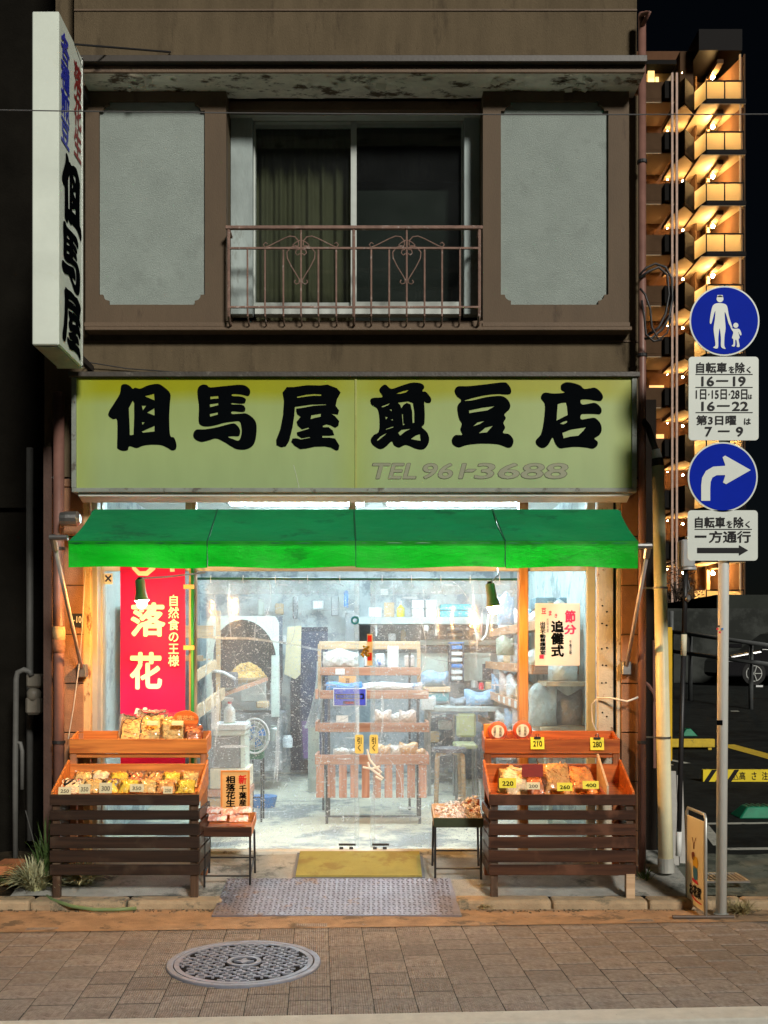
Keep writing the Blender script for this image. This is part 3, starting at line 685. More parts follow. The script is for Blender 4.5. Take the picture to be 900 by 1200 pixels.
# brush characters, outlines in ninths of a photo pixel
GLY = {
 'tan': (120, [([(200, 105), (245, 90), (290, 110), (320, 140), (345, 128), (400, 138), (480, 105), (580, 88), (640, 115), (715, 190), (712, 300), (705, 450), (715, 630), (755, 655), (780, 720), (775, 775), (735, 790), (690, 765), (620, 735), (520, 730), (430, 740), (360, 765), (285, 745), (268, 785), (220, 795), (165, 775), (155, 740), (158, 600), (153, 465), (110, 460), (65, 425), (70, 380), (120, 300), (170, 220), (190, 170)], 1),
   ([(320, 265), (335, 290), (335, 450), (328, 625), (290, 630), (285, 480), (278, 345)], 0), ([(445, 218), (545, 192), (550, 262)], 0), ([(415, 318), (462, 318), (428, 366)], 0),
   ([(470, 392), (548, 345), (550, 422)], 0), ([(415, 492), (445, 492), (425, 520)], 0), ([(412, 592), (550, 530), (550, 590), (430, 603)], 0)]),
 'ma': (220, [([(110, 130), (150, 98), (200, 100), (240, 125), (400, 110), (570, 98), (640, 130), (660, 175), (640, 215), (600, 208), (560, 200), (475, 195), (472, 216), (560, 222), (610, 245), (608, 280), (590, 295), (540, 296), (468, 290), (468, 305), (570, 308), (606, 340), (600, 378), (560, 384), (470, 378), (468, 405), (560, 402), (620, 402), (690, 450), (725, 520), (720, 650), (690, 735), (620, 778), (530, 780), (470, 755), (390, 705), (300, 665), (220, 685), (140, 700), (75, 670), (58, 620), (90, 572), (180, 568), (300, 548), (400, 522), (480, 505), (520, 525), (550, 570), (552, 610), (535, 640), (470, 640), (425, 648), (480, 672), (540, 685), (568, 610), (565, 540), (545, 485), (470, 487), (380, 500), (290, 525), (200, 538), (140, 525), (115, 480), (118, 330), (103, 200)], 1),
   ([(238, 222), (322, 214), (325, 242), (240, 250)], 0), ([(233, 303), (322, 290), (322, 312), (237, 334)], 0), ([(232, 405), (318, 388), (316, 412), (237, 434)], 0)]),
 'ya': (315, [([(145, 180), (190, 122), (260, 122), (400, 102), (540, 105), (620, 96), (720, 135), (758, 180), (720, 250), (705, 320), (742, 370), (730, 412), (690, 408), (655, 400), (700, 430), (742, 480), (735, 530), (700, 552), (650, 525), (610, 515), (565, 530), (575, 545), (630, 545), (675, 580), (690, 630), (640, 635), (565, 635), (565, 655), (640, 655), (700, 665), (745, 740), (735, 785), (710, 792), (650, 760), (590, 748), (480, 752), (400, 770), (330, 778), (270, 740), (235, 700), (250, 665), (290, 662), (340, 675), (440, 655), (430, 648), (345, 662), (300, 630), (295, 600), (345, 585), (425, 560), (420, 548), (350, 568), (305, 530), (293, 490), (335, 435), (300, 410), (288, 375), (290, 350), (370, 338), (480, 318), (620, 310), (600, 303), (450, 305), (350, 320), (275, 330), (270, 420), (250, 550), (215, 690), (180, 748), (130, 758), (80, 735), (78, 680), (120, 570), (150, 420), (160, 270)], 0),
   ([(297, 222), (400, 200), (480, 194), (555, 198), (550, 215), (470, 213), (390, 222), (300, 236)], 0), ([(450, 418), (550, 402), (548, 434), (490, 446), (440, 460)], 0)]),
 'sen': (425, [([(175, 150), (235, 95), (300, 140), (400, 110), (520, 75), (620, 85), (650, 125), (630, 165), (670, 175), (720, 240), (715, 285), (670, 288), (650, 280), (655, 400), (650, 510), (625, 545), (680, 600), (702, 670), (685, 735), (640, 778), (570, 775), (470, 735), (430, 740), (380, 760), (330, 735), (305, 695), (240, 755), (180, 775), (110, 735), (85, 680), (115, 630), (170, 590), (178, 480), (170, 400), (150, 345), (95, 310), (82, 255), (120, 235), (210, 225)], 1),
   ([(348, 192), (420, 165), (490, 150), (455, 178), (400, 192)], 0), ([(190, 328), (290, 290), (270, 312), (215, 335)], 0), ([(370, 285), (480, 272), (530, 290), (545, 380), (545, 500), (527, 500), (522, 380), (505, 305), (465, 288), (430, 310), (408, 345), (395, 310)], 0),
   ([(415, 405), (425, 408), (430, 505), (450, 515), (425, 524)], 0), ([(280, 360), (305, 355), (310, 378)], 0), ([(240, 432), (265, 438), (245, 465)], 0), ([(290, 470), (322, 458), (318, 472)], 0), ([(240, 565), (325, 535), (322, 548), (250, 570)], 0),
   ([(150, 682), (190, 640), (255, 605), (230, 632), (160, 688)], 0), ([(375, 605), (410, 572), (510, 560), (450, 590), (395, 633)], 0), ([(508, 670), (560, 632), (605, 618), (612, 690)], 0)]),
 'mame': (520, [([(115, 160), (150, 115), (260, 112), (450, 92), (630, 72), (680, 95), (712, 155), (700, 195), (640, 200), (560, 195), (400, 215), (220, 262), (300, 262), (450, 228), (600, 215), (670, 250), (702, 310), (690, 360), (640, 410), (655, 450), (630, 500), (648, 550), (625, 605), (690, 620), (735, 680), (720, 745), (680, 762), (630, 745), (560, 725), (400, 718), (250, 732), (160, 758), (100, 730), (85, 680), (120, 630), (195, 625), (175, 570), (190, 510), (160, 450), (143, 330), (185, 262), (140, 220)], 1),
   ([(267, 368), (400, 340), (540, 322), (460, 368), (360, 382), (270, 397)], 0), ([(310, 535), (360, 492), (432, 478), (380, 512)], 0), ([(370, 608), (440, 550), (518, 530), (455, 600)], 0)]),
 'ten': (620, [([(125, 235), (160, 182), (260, 190), (375, 180), (340, 150), (340, 100), (390, 72), (460, 78), (540, 105), (580, 140), (640, 135), (700, 130), (760, 180), (780, 230), (755, 268), (700, 265), (620, 252), (545, 258), (560, 305), (640, 295), (700, 290), (755, 335), (765, 380), (745, 408), (680, 405), (600, 405), (550, 412), (550, 462), (640, 450), (700, 450), (755, 510), (765, 580), (740, 630), (690, 665), (725, 700), (715, 745), (670, 772), (600, 760), (480, 752), (390, 762), (320, 765), (275, 715), (248, 655), (200, 735), (140, 765), (85, 735), (72, 685), (125, 620), (150, 520), (165, 400), (165, 300)], 1),
   ([(302, 302), (345, 288), (390, 285), (402, 330), (410, 415), (290, 475)], 0), ([(325, 508), (365, 485), (405, 475), (400, 497), (360, 515)], 0), ([(350, 605), (440, 570), (600, 545), (570, 585), (520, 635), (430, 645), (365, 662)], 0)]),
}
for k in ('tan', 'ma', 'ya', 'sen', 'mame', 'ten'):
    ox, sp = GLY[k]
    flat_shape(sp, lambda u, v, ox=ox: at(ox + u / 9, 440 + v / 9, YS + .005), ink, sign, 'painted_character')
# raised outline phone number, slanted
tel_m = PM('grey_letter', (.30, .31, .20), .5, .1, 8, 0); tel_d = PM('letter_outline', (.12, .13, .07), .5, .1, 8, 0)
for txt, a, b in (('TEL', 434, 488), ('961', 494, 543), ('-', 545, 555), ('3688', 557, 664)):
    y0_, y1_ = (561, 543) if txt != '-' else (553, 550)
    for off, mt, dd in ((.05, tel_d, .0065), (.022, tel_m, .0055)):
        g_ = 1.0 if off > .03 else 0
        lettering(txt, at(a - g_ - 1.5, y0_ + g_ * .6, YS + dd), at(b + g_ - 1.5, y0_, YS + dd) - at(a - g_ - 1.5, y0_, YS + dd), at(a + 3.5, y1_ - g_ * .6, YS + dd) - at(a - 1.5, y0_ + g_ * .6, YS + dd), mt, sign, offset=off * .6)
# chipped scratches
MB().tube([at(344, 545, YS + .006), at(347, 556, YS + .006), at(351, 574, YS + .006)], .0012, 4).build('scratch', white, sign)

# ================================================================= PROJECTING SIGN
def side_sign():
    y0, y1 = 6.20, 6.70; x0, x1 = X(37.5, 6.2), X(69, 6.2); z1, z0 = Z(13, 6.2), Z(404, 6.2)
    t = thing('projecting_sign', ((x0 + x1) / 2, y1, z0), 'tall white projecting sign box with vertical blue, red and black lettering at the upper left', 'sign')
    wf = PM('aged_white_acrylic', (.80, .88, .78), .4, .08, 2.5, .05, 40, stain=(.76, .83, .70), stain_amt=.42, stain_scale=2)
    box(x0, x1, y0, y1, z0, z1).build('sign_box', wf, t, bev=.006)
    f = MB()
    for (a, b) in ((z0 - .004, z0 + .012), (z1 - .012, z1 + .004)): f.box(x0 - .003, x1 + .004, y1 - .012, y1 + .004, a, b)
    f.box(x1 - .006, x1 + .004, y1 - .012, y1 + .004, z0, z1)
    f.build('trim', alu, t)
    box(x0 + .012, x1 - .012, y0 + .02, y1 - .02, z0 - .008, z0 - .001).build('bottom_plate', PM('grey_plate', (.33, .34, .30), .6, .25, 6, .1), t)
    b = MB()
    for z in (z0 + .10, z1 - .12): b.beam((x1 - .05, y1, z), (x1 - .05, 7.1, z), .03, .04)
    b.build('bracket', black, t)
    xx = x1 + .003
    def L_(body, ya, yb, za, zb, mat, off, k='lettering'):   # fractions across the face (0 = front edge) and from the top
        o = Vector((xx, y0 + (y1 - y0) * ya, z1 - (z1 - z0) * zb)); return lettering(body, o, Vector((0, (y1 - y0) * (yb - ya), 0)), Vector((0, 0, (z1 - z0) * (zb - za))), mat, t, off, line=1.0)
    blue = PM('blue_paint', (.015, .03, .50), .4, .1, 6, 0); red = PM('dark_red_paint', (.30, .02, .02), .45, .1, 6, 0)
    L_('各\n種\n煎\n豆', .06, .42, .035, .375, blue, .030)
    L_('落\n花\n生', .60, .94, .05, .355, red, .028)
    for k, (za, zb) in zip(('tan', 'ma', 'ya'), ((.39, .60), (.605, .79), (.795, .985))):
        ox, sp = GLY[k]
        def mp(u, v, za=za, zb=zb): return Vector((xx, y0 + (y1 - y0) * (.10 + .84 * (u - 60) / 720), z1 - (z1 - z0) * (za + (zb - za) * (v - 90) / 700)))
        flat_shape(sp, mp, ink, t, 'painted_character')
    # support stay from the sign top to the wall
    MB().tube([(x1 - .02, 6.5, z1 - .02), (X(200, 7.1), 7.09, Z(62, 7.1))], .007, 6).build('stay', black, t)
side_sign()

# ================================================================= AWNING
def awning():
    yf, yb = 6.25, 6.78; x0, x1 = X(80, yf), X(748, yf); zt, zl = Z(634, yf), Z(665, yf); zb = Z(597, yb)
    def am(name, c, tr):
        m_ = PM(name, c, .6, .16, 2.2, .22, 7, stain=(c[0] * .6, c[1] * .62, c[2] * .7), stain_amt=.45, stain_scale=2.6, stretch=(1, 1, 2.2), trans=tr * .8)
        m_.node_tree.nodes['Bump'].inputs['Distance'].default_value = .05; return m_
    top = am('green_awning_canvas', (.0, .26, .09), .36); val = am('green_valance_canvas', (.0, .42, .012), .55)
    t = thing('awning', ((x0 + x1) / 2, yb, zb), 'green canvas roll-out awning with straight valance over the shop front', 'awning')
    n = 4; xs = [x0, X(243, yf), X(417, yf), X(592, yf), x1]; xt = [X(110, yb), X(255, yb), X(415, yb), X(577, yb), X(725, yb)]
    for i in range(4):
        m = MB()
        def fs(u, v, i=i):
            a = xs[i] + .002 + (xs[i + 1] - xs[i] - .004) * u; b = xt[i] + .002 + (xt[i + 1] - xt[i] - .004) * u
            return Vector((a + (b - a) * v, yf + (yb - yf) * v, zt + (zb - zt) * v - .022 * math.sin(math.pi * v) * (.6 + .4 * math.sin(math.pi * u)) - .006 * math.sin(u * 13 + i * 2 + v * 4) * math.sin(math.pi * v)))
        m.grid(fs, 28, 12).build('canopy', top, t, smooth=True)
        m = MB(); m.grid(lambda u, v, i=i: Vector((xs[i] + .002 + (xs[i + 1] - xs[i] - .004) * u, yf - .004 + .014 * math.sin(u * 9 + i * 2 + v) * (1 - v) + .002 * math.sin(u * 31), zl + (zt - zl) * v + (.006 * math.sin(u * 6 + i * 1.7)) * (1 - v))), 18, 4).build('valance', val, t, smooth=True)
    seam = PM('dark_seam', (.0, .09, .04), .7)
    for i in (1, 2, 3):
        se = MB(); se.beam((xs[i], yf + .0, zt + .003), (xt[i], yb, zb + .002), .008, .003); se.beam((xs[i], yf - .009, zt), (xs[i], yf - .009, zl), .004, .008, up=(0, 1, 0)); se.build('seam', seam, t)
    MB().tube([(x0, yf + .01, zt - .012), (x1, yf + .01, zt - .012)], .014, 8).build('front_bar', green, t, smooth=True)
    MB().tube([(xt[0] - .02, yb + .04, zb - .036), (xt[4] + .02, yb + .04, zb - .036)], .034, 12).build('roller', PM('roller_canvas', (.0, .16, .08), .6), t, smooth=True)
    for s_, (ex_, ey_, wx, wy, wz) in ((-1, (62, 630, 96, 785, 0)), (1, (760, 640, 735, 780, 0))):
        a = at(ex_, ey_, 6.27); b = at(wx, wy, 7.06) if s_ < 0 else at(734, 782, 7.06)
        MB().tube([a, b], .013, 8).build('arm', PM('pinkish_alu_arm', (.52, .46, .43), .4, .15, 8, .1, metal=.3), t, smooth=True)
        m = MB(); m.tube([a + Vector((-s_ * .09, 0, 0)), a + Vector((s_ * .02, 0, 0))], .017, 8); m.tube([a + Vector((0, 0, .01)), a + (b - a) * .08], .021, 8); m.build('elbow_joint', steel, t)
        m = MB(); m.box(b.x - .03, b.x + .03, 7.04, 7.10, b.z - .05, b.z + .04); m.build('wall_bracket', steel, t, bev=.005)
    m = MB(); p = at(82, 608, 6.9); m.lathe([(.045, -.06), (.05, -.02), (.05, .05), (.03, .07)], p, 14, 'X').build('crank_gear', steel, t)
    # cord hanging at the left
    MB().tube([at(100, 668, 6.9), at(97, 720, 6.95), at(94, 770, 7.0), at(86, 830, 7.02), at(80, 866, 7.03)], .004, 6).build('pull_cord', PM('grey_cord', (.5, .46, .4), .8), t)
awning()

# lamps under the awning
warm = EM('warm_bulb', (1, .47, .13), 1350)
def lamp(px, py0, py1, y, arm, lab, tilt):
    top, bot = at(px, py0, y), at(px + tilt, py1, y)
    t = thing('spot_lamp', top, lab, 'lamp', 'bulb lamps under the awning')
    d = (bot - top); sh = PM('grey_lampshade', (.80, .76, .66), .5, .15, 8, .1, metal=.2)
    MB().tube([top, top + d * .08, top + d * .6, bot], [.026, .031, .034, .047], 16, caps=False).build('lamp_shade', sh, t, smooth=True)
    MB().tube([top - d * .1, top + d * .1], [.014, .026], 10).build('lamp_cap', black, t)
    c = bot + d.normalized() * .012
    MB().blob(c, (.034, .034, .038), 1, 3, jit=0).build('bulb', warm, t, smooth=True)
    MB().tube(arm, .006, 6).build('arm', steel, t)
lamp(164, 679, 704, 6.72, [at(163, 678, 6.72), at(195, 676, 7.0), at(240, 671, 7.33)], 'grey bulb lamp shade hanging in front of the red banner', 2)
lamp(574, 684, 711, 6.72, [at(574, 683, 6.72), at(584, 674, 6.9), at(583, 666, 7.32)], 'lit bulb lamp shade hanging before the wooden post, right of the doorway', 4)

# ================================================================= CURTAIN
crease_m = GLASS('milky_crease', (.95, .97, .98), haze=.42, speck=.5, scale=60)
def vinyl_curtain(x0, x1, lab, seed, hx):
    yc = 7.42; z1, z0 = Z(680, yc), .215; rnd = random.Random(seed)
    t = thing('vinyl_curtain', ((x0 + x1) / 2, yc, z1), lab, 'curtain', 'clear vinyl curtains closing the doorway')
    ph = [rnd.uniform(0, 6) for _ in range(4)]
    MB().grid(lambda u, v: Vector((x0 + (x1 - x0) * u, yc + .012 * math.sin(u * 14 + ph[0]) + .006 * math.sin(u * 33 + v * 3 + ph[1]) + .01 * math.sin(v * 5 + u * 4 + ph[2]), z0 + (z1 - z0) * v + .004 * math.sin(u * 40) * (v > .98))), 60, 40).build('sheet', vinyl, t, smooth=True)
    edge = GLASS('vinyl_hem', (.9, .95, .97), haze=.22, speck=.2)
    m = MB(); m.grid(lambda u, v: Vector((x0 + (x1 - x0) * u, yc - .014 + .012 * math.sin(u * 14 + ph[0]), z1 - .10 * v)), 30, 2)
    xe = x1 if seed == 1 else x0; s_ = -1 if seed == 1 else 1
    m.grid(lambda u, v: Vector((xe + s_ * .035 * u, yc - .02, z0 + (z1 - z0) * v)), 1, 30)
    m.build('hem', edge, t, smooth=True)
    # creases and long scratches in the sheet
    for i in range(9):
        xa_, za_ = rnd.uniform(x0 + .05, x1 - .2), rnd.uniform(z0 + .3, z1 - .1); a = rnd.choice([.1, -.1, .9, 1.2, -.8, 1.5]) + rnd.uniform(-.2, .2); l = rnd.uniform(.12, .5); c = MB(); P3 = []
        for q in range(9):
            f = q / 8; P3.append((min(max(xa_ + math.cos(a + .5 * f) * l * f, x0), x1), yc - .022, min(max(za_ + math.sin(a + .5 * f) * l * f, z0), z1)))
        for (p, q_) in zip(P3, P3[1:]):
            w_ = .0022; d = (Vector(q_) - Vector(p)); n_ = Vector((-d.z, 0, d.x)); n_ = n_.normalized() * w_ if n_.length > 1e-6 else Vector((0, 0, w_)); c.quad(Vector(p) - n_, Vector(q_) - n_, Vector(q_) + n_, Vector(p) + n_)
        c.build('crease', crease_m, t, fix=False)
    if seed == 1:
        c = MB(); P3 = [at(a_, b_, yc - .02) for a_, b_ in ((250, 748), (290, 748), (330, 753), (375, 762))]
        for p, q_ in zip(P3, P3[1:]): c.quad(p - Vector((0, 0, .008)), q_ - Vector((0, 0, .008)), q_ + Vector((0, 0, .008)), p + Vector((0, 0, .008)))
        c.build('crease', crease_m, t, fix=False)
    # hooks
    k = MB()
    for i in range(5):
        x = x0 + (x1 - x0) * (i + .4) / 5; k.tube([(x, yc, z1 - .02), (x, yc - .012, z1 + .01), (x, yc, z1 + .035), (x, yc + .012, z1 + .01)], .003, 5)
    k.build('hook', PM('white_plastic', (.7, .7, .68), .4, .05), t)
    # grip sticker
    a, b = at(hx - 5, 861, yc - .03), at(hx + 5, 883, yc - .03)
    g_ = MB(); r_ = .008
    g_.prism([(a.x + r_, b.z), (b.x - r_, b.z), (b.x, b.z + r_), (b.x, a.z - r_), (b.x - r_, a.z), (a.x + r_, a.z), (a.x, a.z - r_), (a.x, b.z + r_)], yc - .032, yc - .029, lambda u, v, d: Vector((u, d, v)))
    gg = g_.build('grip_sticker', PM('yellow_sticker', (.78, .62, .16), .5, .05), t)
    lettering('引\nく', (a.x + .015, yc - .0335, b.z + .018), (b.x - a.x - .03, 0, 0), (0, 0, a.z - b.z - .036), ink, gg, .02)
    # bottom weight with casters
    wx = X(407 if seed == 1 else 446, yc); zz = Z(990, yc)
    w_ = MB(); w_.box(wx - .06, wx + .06, yc - .035, yc - .02, zz, zz + .014)
    w_.lathe([(.012, -.02), (.012, .008)], (wx - .035, yc - .04, zz - .018), 10, 'X'); w_.lathe([(.012, -.02), (.012, .008)], (wx + .035, yc - .04, zz - .018), 10, 'X')
    w_.build('caster_weight', black, t)
XC0, XC1 = X(232, 7.42), X(606, 7.42)
vinyl_curtain(XC0, X(421, 7.42), 'clear scratched vinyl curtain, left sheet of the doorway beside the red banner', 1, 421)
vinyl_curtain(X(434, 7.42), XC1, 'clear scratched vinyl curtain, right sheet of the doorway next to the wooden post', 2, 438)
MB().tube([at(228, 678, 7.42), at(606, 679, 7.42)], .009, 8).build('curtain_rail', PM('dark_green_rail', (.02, .12, .08), .4), label='thin dark green curtain rail across the top of the doorway', cat='rail', smooth=True)
# knotted white tape between the sheets
m = MB(); yk = 7.36
for pts in ([(430, 878), (433, 890), (440, 899), (447, 905), (443, 907), (433, 900), (431, 893)], [(425, 899), (436, 901), (445, 898)], [(436, 902), (444, 908), (449, 912), (447, 914), (440, 910)]):
    P3 = [at(a, b, yk) for a, b in pts]; m.tube(P3, .008, 6)
m.build('tie_ribbon', white, label='knotted white ribbon hanging between the two vinyl sheets', cat='ribbon')

# ================================================================= BANNER
def banner():
    yb = 7.31; x0, x1 = X(141, yb), X(217, yb); z1, z0 = Z(650, yb), Z(905, yb)
    t = thing('red_banner', ((x0 + x1) / 2, yb, z1), 'tall crimson nobori banner with white lettering left of the doorway', 'banner')
    redb = PM('crimson_cloth', (.72, .004, .12), .7, .08, 3, .2, 300, trans=.25)
    MB().grid(lambda u, v: Vector((x0 + (x1 - x0) * u, yb + .006 * math.sin(u * 7 + v * 3) + .004 * math.sin(v * 12), z0 + (z1 - z0) * v)), 14, 40).build('cloth', redb, t, smooth=True)
    wt = PM('banner_white', (.86, .86, .86), .7, .05); yy = yb - .014
    def L_(b, px0, py0, px1, py1, off): lettering(b, at(px0, py1, yy), at(px1, py1, yy) - at(px0, py1, yy), at(px0, py0, yy) - at(px0, py1, yy), wt, t, off)
    L_('落', 153, 706, 194, 746, .03); L_('花', 152, 764, 190, 808, .03); L_('生', 152, 829, 188, 868, .03)
    L_('自\n然\n食\nの\n王\n様', 197, 697, 210, 781, .018)
    m = MB()
    m.tube([at(155, 655, yy), at(157, 666, yy), at(163, 672, yy), at(172, 672, yy), at(179, 666, yy), at(181, 655, yy)], .02, 4); m.tube([at(201, 655, yy), at(202, 670, yy)], .022, 4)
    q = m.build('lettering', wt, t); 
    for v in q.data.vertices: v.co.y = (v.co.y - (yy - yb)) * .05 + (yy - yb)
    MB().tube([(x1 + .055, yb - .02, .22), (x1 + .055, yb - .02, Z(660, yb))], .012, 8).build('pole', green, t, smooth=True)
    for py in (688, 759):
        MB().box(x1 - .005, x1 + .07, yb - .036, yb - .031, Z(py + 2.5, yb), Z(py - 2.5, yb)).build('strap', PM('tan_tape', (.7, .45, .2), .6), t)
banner()
# small square notice inside the left window
t = thing('window_sticker', at(127, 678, 7.33), 'small white square sticker with navy crossed emblem, top corner of the left window', 'sticker')
a, b = at(122, 672, 7.335), at(132, 684.5, 7.335)
box(a.x, b.x, 7.332, 7.3335, b.z, a.z).build('paper', white, t)
nv = PM('navy_print', (.01, .03, .12), .6); m = MB()
for s_ in (-1, 1): m.beam(((a.x + b.x) / 2 - s_ * .02, 7.3305, b.z + .018), ((a.x + b.x) / 2 + s_ * .02, 7.3305, a.z - .014), .002, .012, up=(1, 0, 0))
m.build('emblem', nv, t)
# address plate
t = thing('address_plate', at(90, 726, 7.09), 'dark address plate reading -10 on the brown tiles at left', 'address plate')
a, b = at(84, 719, 7.09), at(97, 735, 7.09)
box(a.x, b.x, 7.088, 7.096, b.z, a.z).build('plate', PM('dark_enamel', (.03, .035, .05), .3), t)
lettering('-10', at(86, 730, 7.085), at(95.5, 730, 7.085) - at(86, 730, 7.085), at(86, 722, 7.085) - at(86, 730, 7.085), white, t, .01)

# ================================================================= DISPLAY STANDS
def stand(x0, x1, lab, wd, wdv, wr, wrv, feet, lean):
    y0 = 6.55; xc = (x0 + x1) / 2
    t = thing('display_stand', (xc, y0, 0), lab, 'display stand', 'slatted wooden display stands')
    # six front slats
    tops = (931, 949.6, 965.5, 980.8, 996.5, 1013); hs = (12.6, 11, 13.2, 13.2, 13.6, 12.4)
    for k, (a, h) in enumerate(zip(tops, hs)):
        z1, z0 = Z(a, y0), Z(a + h, y0); j = random.uniform(-.004, .004)
        box(x0, x1, y0 - .008 + j * .3, y0 + .010, z0, z1).build('slat', wd, t, bev=.002)
    # side slats
    for sx in (x0 + .006, x1 - .006):
        for a, h in zip(tops[1:], hs[1:]):
            box(sx - .007, sx + .007, y0 + .02, y0 + .42, Z(a + h, y0), Z(a, y0)).build('side_slat', wd, t)
    # legs
    for sx, e in ((x0 + .035, feet[0]), (x1 - .035, feet[1])):
        box(sx - .024, sx + .024, y0 + .011, y0 + .05, gz(y0) if e is None else e, Z(932, y0)).build('leg', wdv, t, bev=.003)
        box(sx - .022, sx + .022, y0 + .38, y0 + .42, gz(y0 + .4), .93).build('leg', wrv, t, bev=.003)
    # lower tray: floor, sides, back board
    zf, zb = Z(934, y0), .755
    MB().hexa([(x0 + .01, y0 + .012, zf - .04), (x1 - .01, y0 + .012, zf - .04), (x1 - .01, y0 + .37, zb - .03), (x0 + .01, y0 + .37, zb - .03), (x0 + .01, y0 + .012, zf - .028), (x1 - .01, y0 + .012, zf - .028), (x1 - .01, y0 + .37, zb - .018), (x0 + .01, y0 + .37, zb - .018)]).build('lower_tray', wr, t)
    for sx in (x0 + .001, x1 - .016):
        MB().hexa([(sx, y0 + .014, zf - .04), (sx + .014, y0 + .014, zf - .04), (sx + .014, y0 + .378, zb - .03), (sx, y0 + .378, zb - .03), (sx, y0 + .014, zf + .03), (sx + .014, y0 + .014, zf + .03), (sx + .014, y0 + .378, zb + .135), (sx, y0 + .378, zb + .135)]).build('tray_side', wr, t, bev=.002)
    box(x0 + .016, x1 - .016, y0 + .372, y0 + .384, zb - .03, Z(895, 6.93)).build('back_board', wr, t, bev=.002)
    # upper tray
    yu = 6.92; u0, u1 = x0 + .012 + lean, x1 - .012 + lean * .2; za, zb2 = Z(883, yu), Z(866, yu)
    box(u0, u1, yu, yu + .014, za, zb2).build('upper_tray_front', wr, t, bev=.002)
    box(u0, u1, yu + .185, yu + .1945, za + .03, zb2 + .04).build('upper_tray_back', wr, t, bev=.002)
    for sx in (u0 + .0005, u1 - .0125):
        MB().hexa([(sx, yu + .0145, za), (sx + .012, yu + .0145, za), (sx + .012, yu + .1845, za + .02), (sx, yu + .1845, za + .02), (sx, yu + .0145, zb2), (sx + .012, yu + .0145, zb2), (sx + .012, yu + .1845, zb2 + .04), (sx, yu + .1845, zb2 + .04)]).build('upper_tray_side', wr, t, bev=.002)
    MB().hexa([(u0 + .013, yu + .015, za + .01), (u1 - .013, yu + .015, za + .01), (u1 - .013, yu + .183, za + .03), (u0 + .013, yu + .183, za + .03), (u0 + .013, yu + .015, za + .02), (u1 - .013, yu + .015, za + .02), (u1 - .013, yu + .183, za + .04), (u0 + .013, yu + .183, za + .04)]).build('upper_tray_floor', wr, t)
    box(u0 - .004, u1 + .004, yu + .018, yu + .034, za - .030, za - .004).build('crossbar', wr, t, bev=.002)
    return t
LX0, LX1 = X(58.6, 6.55), X(233.5, 6.55); RX0, RX1 = X(573, 6.55), X(745, 6.55)
stand(LX0, LX1, 'dark slatted wooden display stand left of the doorway, holding bags of peanuts and price cards', wood_dark, wood_dark_v, wood_orange, wood_orange_v, (None, None), .0)
wood_dark2 = WOOD('reddish_stained_wood', (.085, .034, .017), (.03, .012, .007), .35, 0, .2, wear=(.13, .055, .03))
stand(RX0, RX1, 'reddish slatted wooden display stand right of the doorway, with yellow price cards clipped on', wood_dark2, wood_dark_v, wood_red, wood_red_v, (None, .008), .0)
blk = MB(); blk.box(RX1 - .062, RX1 - .008, 6.535, 6.56, .006, .21)
blk.build('foot_block', wood_pale, bpy.data.objects['display_stand.001'])

# ---- snack bags: clear film shells over real contents
SN = {}
def bag(loc, w, h, th, lab, group, cmat, n, shape, seed, tilt=0.5, rz=0, film_=None, name='snack_bag', tag=None, cat='snack bag'):
    """pillow bag lying back at an angle; local X across, local Z up the bag, local -Y towards the viewer"""
    rnd = random.Random(seed); t = thing(name, loc, lab, cat, group)
    WL[t.name] = Vector((0, 0, 0))      # parts are modelled in the bag's own frame
    m = MB()
    def shell(side):
        def f(u, v):
            e = min(1, 4.2 * min(u, 1 - u)) ** .6 * min(1, 3.6 * min(v, 1 - v)) ** .6
            x = (u - .5) * w * (1 - .07 * math.sin(math.pi * v)); z = v * h
            return Vector((x + rnd.uniform(-.002, .002), -side * (th * .55 * e + .003 * math.sin(u * 19 + seed) * math.sin(v * 15)), z + .004 * math.sin(u * 25 + seed)))
        return f
    m.grid(shell(1), 14, 14); m.grid(shell(-1), 8, 8)
    m.build('film', film_ or film, t, smooth=True)
    c = MB()
    for k in range(n):
        u, v = rnd.uniform(.1, .9), rnd.uniform(.06, .86) ** 1.1; e = min(1, 4.2 * min(u, 1 - u)) ** .6 * min(1, 3.6 * min(v, 1 - v)) ** .6
        p = Vector(((u - .5) * w * .94, -th * .45 * e * rnd.uniform(-.3, 1), v * h))
        if shape == 'nut': c.blob(p, (.011, .0065, .0065), seed * 99 + k, 1, rnd.uniform(0, 3)); c.blob(p + Vector((.008, 0, .003)), (.007, .006, .006), seed * 99 + k, 0)
        elif shape == 'bean': c.blob(p, (.0075, .006, .006), seed * 99 + k, 1, rnd.uniform(0, 3))
        elif shape == 'stick': c.beam(p - Vector((rnd.uniform(-.02, .02), 0, .012)), p + Vector((rnd.uniform(-.02, .02), 0, .012)), .006, .006)
        else: c.lathe([(.014, -.002), (.016, 0), (.014, .002)], p, 8, 'Y')
    def core(side):
        def f(u, v):
            e = min(1, 4.2 * min(u, 1 - u)) ** .6 * min(1, 3.6 * min(v, 1 - v)) ** .6
            return Vector(((u - .5) * w * .9, -side * th * .38 * e + rnd.uniform(-.003, .003), v * h * .86 + rnd.uniform(-.003, .003)))
        return f
    c.grid(core(1), 20, 20).grid(core(-1), 6, 6)
    c.build('contents', cmat, t, kind='stuff', smooth=(shape in ('nut', 'bean')))
    if tag:
        a = MB().box(-.03, .03, -th * .55 - .010, -th * .55 - .007, .035, .075).build('price_label', tag, t)
    t.rotation_euler = (-tilt, 0, rz)
    return t
peanut = PM('peanut_shell', (.85, .56, .20), .7, .3, 30, .4, 200)
nut_gold = PM('golden_beans', (.90, .62, .06), .45, .25, 30, .2, 200)
